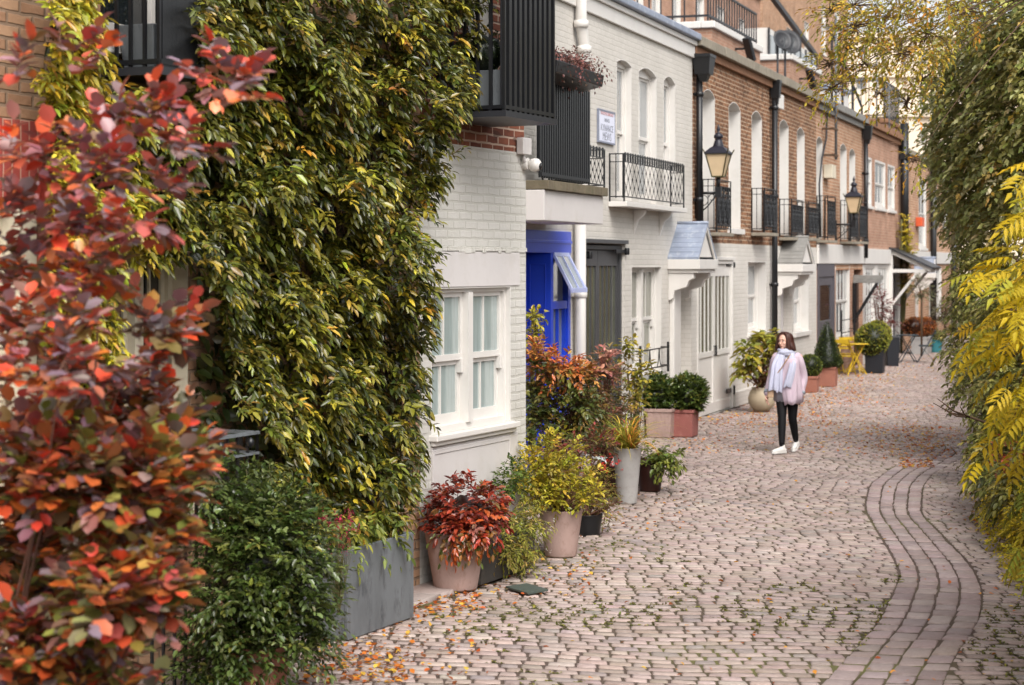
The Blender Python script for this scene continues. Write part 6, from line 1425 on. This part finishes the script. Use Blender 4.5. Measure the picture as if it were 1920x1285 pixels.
# yellow pinnate foliage
yb = (rwx(12.6)+.1, 12.6, 0); lv = Leaves(); mb = MB(); P = []; D = []; h = pw(1990, 640, 12.8)
for (px, py, rx, rz, n_) in [(1895, 480, 34, 60, 18), (1870, 540, 50, 50, 18), (1905, 600, 40, 60, 18), (1830, 530, 40, 20, 5), (1800, 525, 20, 10, 2), (1860, 620, 40, 30, 10), (1820, 640, 26, 20, 4), (1800, 665, 10, 30, 3), (1900, 700, 40, 40, 14), (1850, 700, 30, 30, 7), (1905, 370, 24, 40, 4), (1890, 350, 10, 10, 1), (1910, 770, 30, 40, 12), (1880, 800, 34, 34, 10), (1905, 850, 30, 30, 8), (1860, 760, 24, 24, 5), (1840, 840, 20, 20, 2), (1800, 870, 14, 20, 2), (1912, 960, 26, 40, 10), (1905, 1040, 26, 30, 7), (1925, 450, 20, 150, 10), (1935, 700, 20, 200, 12)]:
    for _ in range(n_):
        Y = rng.uniform(11.9, 13.1); p = pw(rng.uniform(px-rx, px+rx)+34, rng.uniform(py-rz, py+rz)-20, Y); P.append(p); v_ = p-h; v_[2] *= .2; v_ = v_/np.linalg.norm(v_); D.append(v_*.8 + arr(rng.normal(-.1, .3), rng.normal(0, .5), rng.normal(-.35, .25)))
P, D = arr(*P), arr(*D); cc = pal(['#c9ae20', '#b5a024', '#d9bd30', '#9c9a30'], [4, 3, 2, 1.6], len(P), .1); low = P[:, 2] < 1.3; cc[low] = pal(['#8f9434', '#7a8430', '#b0a034'], [2, 2, 1], int(low.sum()), .1)
lv.add('pinnate', P, D, np.tile([0, 0, 1.0], (len(P), 1)) + rng.normal(0, .3, P.shape), rng.uniform(.15, .26, len(P)), cc)
for k in range(26):
    p = P[rng.integers(len(P))]; m = (h+p)/2+arr(0, 0, .15); mb.tube([h*(1-t)**2+2*m*t*(1-t)+p*t*t for t in np.linspace(0, 1, 7)], [.009*(1-.7*t) for t in np.linspace(0, 1, 7)], 5, cap=False)
mb.tube([yb, (yb[0], 12.7, .8), tuple(h)], [.035, .03, .02], 7)
plant('sumac', 'bright yellow feathered leaves reaching in from the right edge', 'shrub', yb, lv, 'leafsoft', stems=mb, smat='twig')
# low yellow ground plants along the right edge
lv = Leaves(); mb = MB(); bs = (4.6, 17.3, 0)
for (px, py, rx, rz, Y) in [(1870, 975, 30, 22, 18.6), (1895, 1010, 34, 26, 17.4), (1905, 1045, 26, 18, 16.6), (1912, 1090, 18, 18, 15.6), (1850, 930, 18, 20, 20), (1918, 980, 22, 40, 17), (1925, 1060, 20, 30, 16), (1885, 940, 34, 26, 18.2), (1870, 900, 24, 24, 19.3), (1918, 900, 26, 30, 17.4), (1922, 1140, 14, 20, 14.6)]:
    c = pw(px, py, Y); n_ = int(rx*rz*.15); P, D = ell(c, (rx/FPX*Y, .25, rz/FPX*Y), n_, .2); k_ = P[:, 2] > .02; P, D = P[k_], D[k_]
    sprays(lv, 'elip', P, nrm(D+arr(-.2, -.2, .4)), .1, 6, .042, ['#c9b22c', '#a89f2c', '#dcc03c', '#7c8430'], [4, 2.5, 2.5, 1.2], droop=.5); i = rng.choice(len(P), 14); fan((c[0]+.2, c[1], 0), P[i], .004, mb, .1)
plant('yellow_ground_cover', 'low yellow leaved plants spilling onto the paving at the right edge', 'plant', bs, lv, 'leafsoft', stems=mb)
P = arr(*[pw(rng.uniform(1860, 1918), rng.uniform(820, 880), rng.uniform(16.5, 18)) for _ in range(40)]); lv = Leaves(); mb = MB(); sprays(lv, 'simple', P, rng.normal(0, 1, P.shape), .05, 6, .04, ['#b8402f', '#a03028', '#7c6a34'], [2, 2, 2]); fan((5.0, 17.5, 0), P[:20], .004, mb, .1)
plant('red_berries', 'sprays of small red leaves and berries low on the right wall', 'plant', (5.0, 17.5, 0), lv, stems=mb, smat='twig')
tw = MB(); e = pw(1818, 782, 18.5)
for q_ in ((1750, 756), (1758, 748), (1770, 768), (1800, 762)): tw.tube([e, tuple((e+pw(*q_, 18.3))/2 + arr(0, 0, -.03)), tuple(pw(*q_, 18.3))], [.012, .008, .004], 5)
tw.tube([e, tuple(pw(1870, 800, 18.7)), (rwx(18.7)-.05, 18.7, .9)], [.012, .014, .018], 6)
o = tw.build('bare_branch', M['bark'], None, fix=False); tag(o, 'bare dark twig sticking out of the right side foliage over the lane', 'branch')
# ------------------------------------------------------------------ cafe furniture and bins
def cafe_table(label, x, y, mat, r=.3, h=.72):
    t = thing('cafe_table', label, 'table', (x, y, 0)); mb = MB(); mb.lathe([(.001, h-.02), (r, h-.02), (r+.008, h-.01), (r, h), (.001, h)], x, y, 28); mb.build('table_top', M[mat], t)
    for sg in (-1, 1):
        l = MB(); l.bar((x-.22*sg, y-.2, 0), (x+.18*sg, y-.12, h-.02), .022); l.bar((x-.22*sg, y+.2, 0), (x+.18*sg, y+.12, h-.02), .022); l.bar((x-.22*sg, y-.2, .03), (x-.22*sg, y+.2, .03), .018); l.build('leg_frame', M[mat], t)
    return t
def cafe_chair(label, x, y, rz, mat):
    t = thing('folding_chair', label, 'chair', (0, 0, 0)); OFF[t.name] = (0, 0, 0)
    mb = MB()
    for k in range(5): mb.box(-.19, .19, -.19+.078*k, -.19+.078*k+.062, .44, .456)
    mb.box(-.17, -.15, -.19, .18, .425, .439); mb.box(.15, .17, -.19, .18, .425, .439); mb.build('seat', M[mat], t)
    mb = MB(); mb.box(-.19, .19, .235, .25, .74, .84); mb.box(-.19, .19, .225, .24, .62, .66); mb.build('backrest', M[mat], t)
    for sg in (-1, 1):
        l = MB(); l.bar((sg*.2, -.22, 0), (sg*.2, .25, .86), .024, .014); l.build('leg', M[mat], t)
        l = MB(); l.bar((sg*.175, .24, 0), (sg*.175, -.16, .44), .024, .014); l.build('leg', M[mat], t)
    MB().bar((-.19, -.18, .09), (.19, -.18, .09), .016).build('stretcher', M[mat], t)
    t.location = (x, y, 0); t.rotation_euler = (0, 0, rz); return t
g_ = gp(1606, 702)
cafe_table('yellow folding metal table by the clipped cone', g_[0], g_[1]+.1, 'yellowmetal')
cafe_chair('yellow folding chair nearer the clipped cone, beside the yellow table', g_[0]-.35, g_[1]-.35, R(150), 'yellowmetal')
cafe_chair('yellow folding chair behind the yellow table', g_[0]-.05, g_[1]+.75, R(10), 'yellowmetal')
g_ = gp(1706, 680)
cafe_table('dark teal metal table beyond the bins', g_[0], g_[1]+.3, 'bluemetal')
cafe_chair('dark teal folding chair left of the dark table', g_[0]-.5, g_[1]-.0, R(80), 'bluemetal')
cafe_chair('dark teal folding chair right of the dark table', g_[0]+.45, g_[1]+.1, R(-100), 'bluemetal')
def bin_(label, px, py, w=.36, h=.72):
    g_ = gp(px, py); x, y = g_[0], g_[1]+w/2; t = thing('waste_bin', label, 'bin', (x, y, 0)); MB().taper(x, y, 0, h, w*.78, w*.78, w*.95, w*.95).build('body', M['bin'], t, bevel=.015)
    m = MB(); m.taper(x, y, h+.001, h+.05, w*1.06, w*1.06, w*1.0, w*1.0); m.tube([(x-w*.3, y-w*.5, h+.02), (x+w*.3, y-w*.5, h+.02)], .018, 6); m.build('lid', M['bin'], t, bevel=.01)
bin_('black lidded bin standing nearer the lane, right of the hedge balls', 1675, 688); bin_('black lidded bin behind the nearer bin, against the planters', 1664, 683, .34, .66)
# ------------------------------------------------------------------ walking woman
px0, py0 = 3.80, 26.5
def pmat(n, c, r=.8, **k): return pm(n, c, r, k.get('var', .08), 8, k.get('bump', .3), k.get('bs', 90), spec=.3)
SKIN = pm('skin', '#dcae9a', .5, .05, 6, .05, 80); COATM = pmat('pale lilac pink wool', '#cbb8c4', .9); SCARFM = pmat('pale blue scarf', '#c0c2d6', .9); LEGM = pmat('black leggings', '#0c0c0f', .7)
SHIRT = pmat('pale grey top', '#a7a9b4', .85); HAIR = pm('auburn brown hair', '#44231a', .45, .4, 20, .4, 120); SHOE = pm('white trainers', '#dcdad6', .5, .05, 5, .05, 40); TRIM = pmat('grey lining', '#9aa3ad')
woman = thing('person', 'walking woman in pink cardigan, pale blue scarf, black leggings and white trainers', 'person', (px0, py0, 0))
class PB(MB):
    def ball(s, c, r, n=14, rot=None):
        vs = []; fs = []
        for i in range(n+1):
            th = math.pi*i/n
            for k in range(n*2):
                ph = math.pi*k/n; v = Vector((math.sin(th)*math.cos(ph)*r[0], math.sin(th)*math.sin(ph)*r[1], math.cos(th)*r[2]))
                if rot: v = rot @ v
                vs.append((c[0]+v.x, c[1]+v.y, c[2]+v.z))
        m = n*2; fs = [(i*m+k, (i+1)*m+k, (i+1)*m+(k+1) % m, i*m+(k+1) % m) for i in range(n) for k in range(m)]
        return s.add(vs, fs, True)
    def limb(s, pts, rs, n=12):
        # smooth path through the joints
        P = [Vector(p) for p in pts]; out = []; ro = []
        for i in range(len(P)-1):
            p0, p1, p2, p3 = P[max(i-1, 0)], P[i], P[i+1], P[min(i+2, len(P)-1)]
            for k in range(5):
                t = k/5; out.append(.5*((2*p1)+(-p0+p2)*t+(2*p0-5*p1+4*p2-p3)*t*t+(-p0+3*p1-3*p2+p3)*t**3)); ro.append(rs[i]*(1-t)+rs[i+1]*t)
        out.append(P[-1]); ro.append(rs[-1]); s.tube(out, ro, n); s.ball(P[0], (rs[0],)*3, 6); s.ball(P[-1], (rs[-1]*.98,)*3, 6); return s
def loc(x, y, z): return (px0+x, py0+y, z)
def shift(mb):
    mb.v = [(a+px0, b+py0, c) for a, b, c in mb.v]; return mb
def finish(mb, name, mat, voxel=0, parent=woman, sol=0, smooth=2):
    shift(mb); mb.sm = [True]*len(mb.f); o = mb.build(name, mat, parent, fix=not sol)
    if voxel:
        r = o.modifiers.new('r', 'REMESH'); r.mode = 'VOXEL'; r.voxel_size = voxel; r.use_smooth_shade = True
        if smooth: m = o.modifiers.new('s', 'SMOOTH'); m.iterations = smooth; m.factor = .5
    if sol: s_ = o.modifiers.new('t', 'SOLIDIFY'); s_.thickness = sol; s_.offset = 0
    return o
# joints (x right as seen, y away from the camera)
NK = (-.015, .0, 1.40); HD = (-.04, -.02, 1.525)
SL, EL, WL = (-.165, .0, 1.315), (-.225, .03, 1.04), (-.262, -.10, .80)
SR, ER, WR = (.160, .02, 1.315), (.218, .07, 1.04), (.185, .0, .80)
HL, KL, AL = (-.08, .0, .87), (-.055, -.12, .48), (-.045, -.20, .09)
HR_, KR, AR = (.075, .0, .87), (.07, .02, .465), (.085, .24, .13)
b = PB()
b.limb([(0, 0, .86), (0, 0, 1.0), (0, .01, 1.15), (-.005, .01, 1.28), (-.01, .005, 1.36)], [.13, .115, .12, .12, .06])
b.limb([(-.01, .01, 1.33), NK, (-.03, -.005, 1.46)], [.055, .05, .05])
for s_, e_, w_ in ((SL, EL, WL), (SR, ER, WR)): b.limb([s_, e_, w_], [.05, .038, .026])
for h_, k_, a_ in ((HL, KL, AL), (HR_, KR, AR)): b.limb([h_, k_, a_], [.06, .034, .020])
# head: skull, jaw, nose, chin, brow; turned a little to her right (the viewer's left)
yaw = Matrix.Rotation(R(-22), 3, 'Z')
def H(x, y, z): v = yaw @ Vector((x, y, z)); return (HD[0]+v.x, HD[1]+v.y, HD[2]+v.z)
b.ball(H(0, .012, .022), (.076, .094, .094), 12, yaw); b.ball(H(0, -.02, -.03), (.062, .062, .074), 10, yaw); b.ball(H(0, -.055, -.083), (.024, .02, .018), 8, yaw)
b.limb([H(0, -.082, .02), H(0, -.094, -.005), H(0, -.104, -.024)], [.007, .009, .012], 8); b.ball(H(0, -.074, .035), (.05, .014, .012), 8, yaw)
for sg in (-1, 1): b.ball(H(.038*sg, -.058, -.022), (.022, .02, .02), 8, yaw); b.ball(H(.074*sg, .01, -.008), (.009, .018, .03), 8, yaw)
b.ball(H(0, -.080, -.050), (.018, .009, .005), 8, yaw); b.ball(H(0, -.078, -.059), (.015, .009, .005), 8, yaw)
# hands
def hand(wrist, dirv, palmn, sg, curl):
    w_ = Vector(wrist); d = Vector(dirv).normalized(); n_ = Vector(palmn).normalized(); s_ = d.cross(n_).normalized(); n_ = s_.cross(d)
    rot = Matrix((s_, n_, d)).transposed(); pc_ = w_+d*.052; b.ball(tuple(pc_), (.036, .015, .048), 8, rot); b.limb([tuple(w_), tuple(w_+d*.03)], [.024, .024], 10)
    for i, (o, L, r) in enumerate(((-.026, .062, .0078), (-.009, .074, .0085), (.009, .070, .0082), (.025, .054, .0072))):
        p = w_+d*.088+s_*o; pts = [tuple(w_+d*.055+s_*o*.9), tuple(p)]; a = curl*(.8+.12*i); q = p
        for j, f in enumerate((.45, .32, .23)):
            a2 = a*(j+1)*.5; q = q+(d*math.cos(a2)+n_*math.sin(a2))*L*f; pts.append(tuple(q))
        b.limb(pts, [r*1.1, r*1.05, r, r*.92, r*.8], 8)
    t0 = w_+d*.03+s_*(-.03)*sg; b.limb([tuple(w_+d*.02+s_*-.012*sg), tuple(t0+d*.02+s_*-.01*sg), tuple(t0+d*.045+n_*.018+s_*-.012*sg), tuple(t0+d*.062+n_*.032)], [.013, .0115, .010, .008], 8)
hand(WL, (-.05, -.12, -1), (.9, -.3, 0), -1, .75); hand(WR, (-.06, -.16, -1), (-.8, -.5, 0), 1, .9)
finish(b, 'body', SKIN, .0045, smooth=3)
# face details
eye = pm('eye white', '#d8d2cc', .3, 0, 5, 0); iris = pm('dark iris', '#2a1a12', .2, 0, 5, 0); lip = pm('lips', '#b8736a', .45, 0, 5, 0); brow = pm('eyebrow', '#4a2c1e', .8, 0, 5, 0)
for sg in (-1, 1):
    e = PB(); e.ball(H(.028*sg, -.076, .010), (.012, .008, .006), 8, yaw); finish(e, 'eye', eye)
    e = PB(); e.ball(H(.028*sg, -.084, .010), (.0055, .003, .0055), 8, yaw); finish(e, 'iris', iris)
    e = PB(); e.limb([H(.014*sg, -.089, .028), H(.03*sg, -.087, .033), H(.046*sg, -.074, .028)], [.0028, .0035, .002], 6); finish(e, 'eyebrow', brow)
e = PB(); e.limb([H(-.018, -.083, -.053), H(-.006, -.089, -.050), H(.006, -.089, -.050), H(.018, -.083, -.053)], [.002, .0036, .0036, .002], 8); e.limb([H(-.014, -.083, -.056), H(0, -.088, -.059), H(.014, -.083, -.056)], [.002, .004, .002], 8); finish(e, 'lips', lip)
# hair: cap plus locks falling to the shoulders
hb = PB(); hb.ball(H(0, .034, .035), (.092, .10, .10), 12, yaw)
for k in range(46):
    a = R(-46 + 272*k/45) ; a = a  # 0 = her left ear side going round the back
    for lay in range(2):
        an = a + rng.normal(0, .06); rr = .070+.012*lay; x, y = math.cos(an)*rr, .02+math.sin(an)*rr*1.05
        fr_ = math.sin(an) < -.35
        sw = .016 if fr_ else .026
        hb.limb([H(x*.35, y*.35-(.01 if fr_ else 0), .128), H(x*1.05, y*.95, .088), H(x*1.28, y*1.12, .01), H(x*1.5+rng.normal(0, .008), y*1.2, -.07), H(x*(1.72+rng.normal(0, .12)), y*1.25, -.095-rng.uniform(0, .03))], [.012, sw*.85, sw*.9, sw*.8, .008], 7)
finish(hb, 'hair', HAIR, .0055, smooth=1)
# leggings, shoes
l = PB()
for h_, k_, a_ in ((HL, KL, AL), (HR_, KR, AR)): 
    m = tuple(Vector(k_).lerp(Vector(a_), .35)); l.limb([h_, tuple(Vector(h_).lerp(Vector(k_), .5)), k_, m, tuple(Vector(k_).lerp(Vector(a_), .93))], [.098, .078, .058, .055, .037])
l.limb([(0, 0, .93), (0, 0, .84)], [.13, .12]); finish(l, 'leggings', LEGM)
def shoe(a_, d, lift):
    s_ = PB(); A = Vector(a_); d = Vector(d).normalized(); up = Vector((0, 0, 1)); f = lambda t, z, o=0: tuple(A + d*t + up*(z-A.z) )
    zt_ = lambda t: lift*max(0, (.14-t)/.2)
    s_.limb([f(-.045, .045+zt_(-.05)), f(.03, .048+zt_(.03)), f(.10, .04+zt_(.1)), f(.165, .034+zt_(.165))], [.036, .040, .037, .026], 12); s_.limb([f(-.01, .06+zt_(0)), f(-.015, .10+zt_(0))], [.036, .038], 12)
    o = finish(s_, 'shoe', SHOE, .006, smooth=2); u = PB(); 
    pts = [(-.085, 0), (-.075, .028), (-.03, .036), (.06, .040), (.13, .040), (.18, .026), (.197, 0)]; sd_ = d.cross(up); P = []
    for t, w_ in pts: P.append(A+d*t+sd_*w_)
    for t, w_ in reversed(pts[1:-1]): P.append(A+d*t-sd_*w_)
    n = len(P); lo_ = [(p.x, p.y, .004+zt_((p-A).dot(d))) for p in P]; hi = [(p.x, p.y, .028+zt_((p-A).dot(d))) for p in P]; u.add(lo_+hi, [tuple(range(n)), tuple(reversed(range(n, 2*n)))]+[(i, (i+1) % n, n+(i+1) % n, n+i) for i in range(n)])
    shift(u).build('sole', SHOE, o, bevel=.004)
shoe((AL[0], AL[1], .09), (-.55, -.8, 0), 0.0); shoe((AR[0], AR[1], .13), (-.1, -1, 0), .065)
# shirt
def loft(rings, a0=0, a1=360, n=40, wob=0, seed=0):
    """rings: (cx, cy, rx, ry, z); angle 0 = right as seen, 270 = towards the camera"""
    mb = PB(); vs = []; full = a1-a0 >= 360; m = n if full else n+1
    for j, (cx, cy, rx, ry, z) in enumerate(rings):
        for k in range(m):
            a = R(a0+(a1-a0)*k/n); q = 1+wob*math.sin(a*9+seed+z*4)*(1-.5*j/len(rings))+wob*.6*math.sin(a*17+seed*2+z*9)
            vs.append((cx+rx*q*math.cos(a), cy+ry*q*math.sin(a), z+(.012*math.sin(a*4+seed) if j == 0 else 0)))
    kk = n
    fs = [(j*m+k, j*m+(k+1) % m, (j+1)*m+(k+1) % m, (j+1)*m+k) for j in range(len(rings)-1) for k in range(kk)]
    mb.add(vs, fs, True); return mb
sh = loft([(-.01, -.01, .175, .13, .71), (-.01, -.01, .165, .125, .88), (0, 0, .148, .112, 1.05), (0, 0, .15, .11, 1.2), (-.01, 0, .12, .09, 1.33)], wob=.035); finish(sh, 'top', SHIRT, sol=.006)
# cardigan: open at the front (gap around 250 deg), fuller on the viewer's right
ct = loft([(.025, .0, .190, .142, .69), (.02, .0, .195, .146, .82), (.01, .0, .184, .140, .98), (.0, .0, .172, .132, 1.12), (-.005, .0, .172, .122, 1.24), (-.008, .005, .168, .105, 1.32), (-.012, .005, .10, .075, 1.385)], a0=-74, a1=232, wob=.03, seed=1.4)
# draped front panel
pn = PB(); vs = []; K = 9
for j in range(K+1):
    t = j/K; z = 1.30-.60*t
    for k in range(8): u_ = k/7; x = -.005+.165*u_-.06*math.sin(t*3.1)*(1-u_); vs.append((x, -.128-.035*math.sin(u_*3.0)-.03*t-.012*math.sin(u_*14+t*3), z-.05*(1-u_)*t+.02*math.sin(u_*7)*t))
pn.add(vs, [(j*8+k, j*8+k+1, (j+1)*8+k+1, (j+1)*8+k) for j in range(K) for k in range(7)], True); ct.add(pn.v, pn.f, True)
for s_, e_, w_, sg in ((SL, EL, WL, -1), (SR, ER, WR, 1)):
    m1_ = tuple(Vector(e_).lerp(Vector(w_), .55)); q = PB(); q.limb([(s_[0]-sg*.02, s_[1], s_[2]+.005), (s_[0]+sg*.012, s_[1], s_[2]-.07), e_, m1_, tuple(Vector(e_).lerp(Vector(w_), .93))], [.054, .054, .048, .046, .045], 14); ct.add(q.v, q.f, True)
finish(ct, 'cardigan', COATM, sol=.012)
cf = PB(); 
for e_, w_ in ((EL, WL), (ER, WR)): a_ = Vector(e_).lerp(Vector(w_), .80); c_ = Vector(e_).lerp(Vector(w_), .95); cf.tube([a_, c_], [.058, .054], 14)
finish(cf, 'cuff', TRIM)
# scarf: wrapped loops and two tails
s_ = PB()
for k in range(6):
    pts = []; tz = rng.uniform(-.012, .012); rr = .088+.012*(k % 3); z0 = 1.325+.014*k
    for j in range(17): a = 2*math.pi*j/16; pts.append((-.015+rr*math.cos(a)*(1.15-.05*k), -.012+rr*math.sin(a)*(1.0-.05*k), z0-.035*math.sin(-a)*-1*(1 if k < 4 else .5)+tz*math.cos(a)))
    s_.tube(pts, [.022+.005*math.sin(j*1.7+k) for j in range(17)], 8)
def tail(pts, w_, ph):
    for k in range(5):
        o = (k-2)/2*w_; q = [(x+o*(.55+.45*i/(len(pts)-1)), y-.012*math.cos(k*2+ph)-.006*i, z-.012*abs(k-2)*(i == len(pts)-1)) for i, (x, y, z) in enumerate(pts)]; s_.limb(q, [.020]*(len(pts)-1)+[.014], 8)
tail([(-.09, -.09, 1.34), (-.135, -.145, 1.22), (-.15, -.165, 1.08), (-.165, -.17, .95), (-.17, -.165, .88)], .05, 0)
tail([(.07, -.085, 1.35), (.10, -.15, 1.24), (.085, -.178, 1.12), (.055, -.182, 1.0), (.03, -.18, .93)], .042, 1.3)
tail([(-.05, -.11, 1.32), (-.075, -.15, 1.18), (-.08, -.16, 1.02), (-.085, -.155, .86)], .03, .5)
finish(s_, 'scarf', SCARFM, .007, smooth=2)
# bag and phone
hbx = thing('handbag', 'small beige shoulder bag against the walking woman hip', 'bag', loc(-.20, -.13, .78)); m = MB(); m.prism([(-.255, .76), (-.165, .76), (-.155, .96), (-.235, .97)], 1, -.17, -.11); shift(m).build('bag_body', pm('beige leather', '#c0a284', .55, .1, 8, .1, 60), hbx, bevel=.012)
m = MB(); m.tube([(-.20, -.165, .955), (-.12, -.19, 1.08), (-.03, -.195, 1.20), (.03, -.18, 1.30), (.06, -.10, 1.36)], .007, 6); shift(m).build('strap', pm('tan strap', '#a8835f', .6), hbx)
ph_ = thing('phone', 'black phone held in the walking woman left hand', 'phone', loc(.16, -.04, .72)); m = MB(); m.bar((.150, -.030, .665), (.178, -.022, .80), .066, .009, up=(0, 1, 0)); shift(m).build('phone_body', M['black'], ph_, bevel=.003)

TURN = R(-17)
for e_ in (woman, hbx, ph_):
    v_ = Matrix.Rotation(TURN, 3, 'Z') @ (e_.location - Vector((px0, py0, 0))); e_.location = Vector((px0, py0, 0)) + v_; e_.rotation_euler.z = TURN
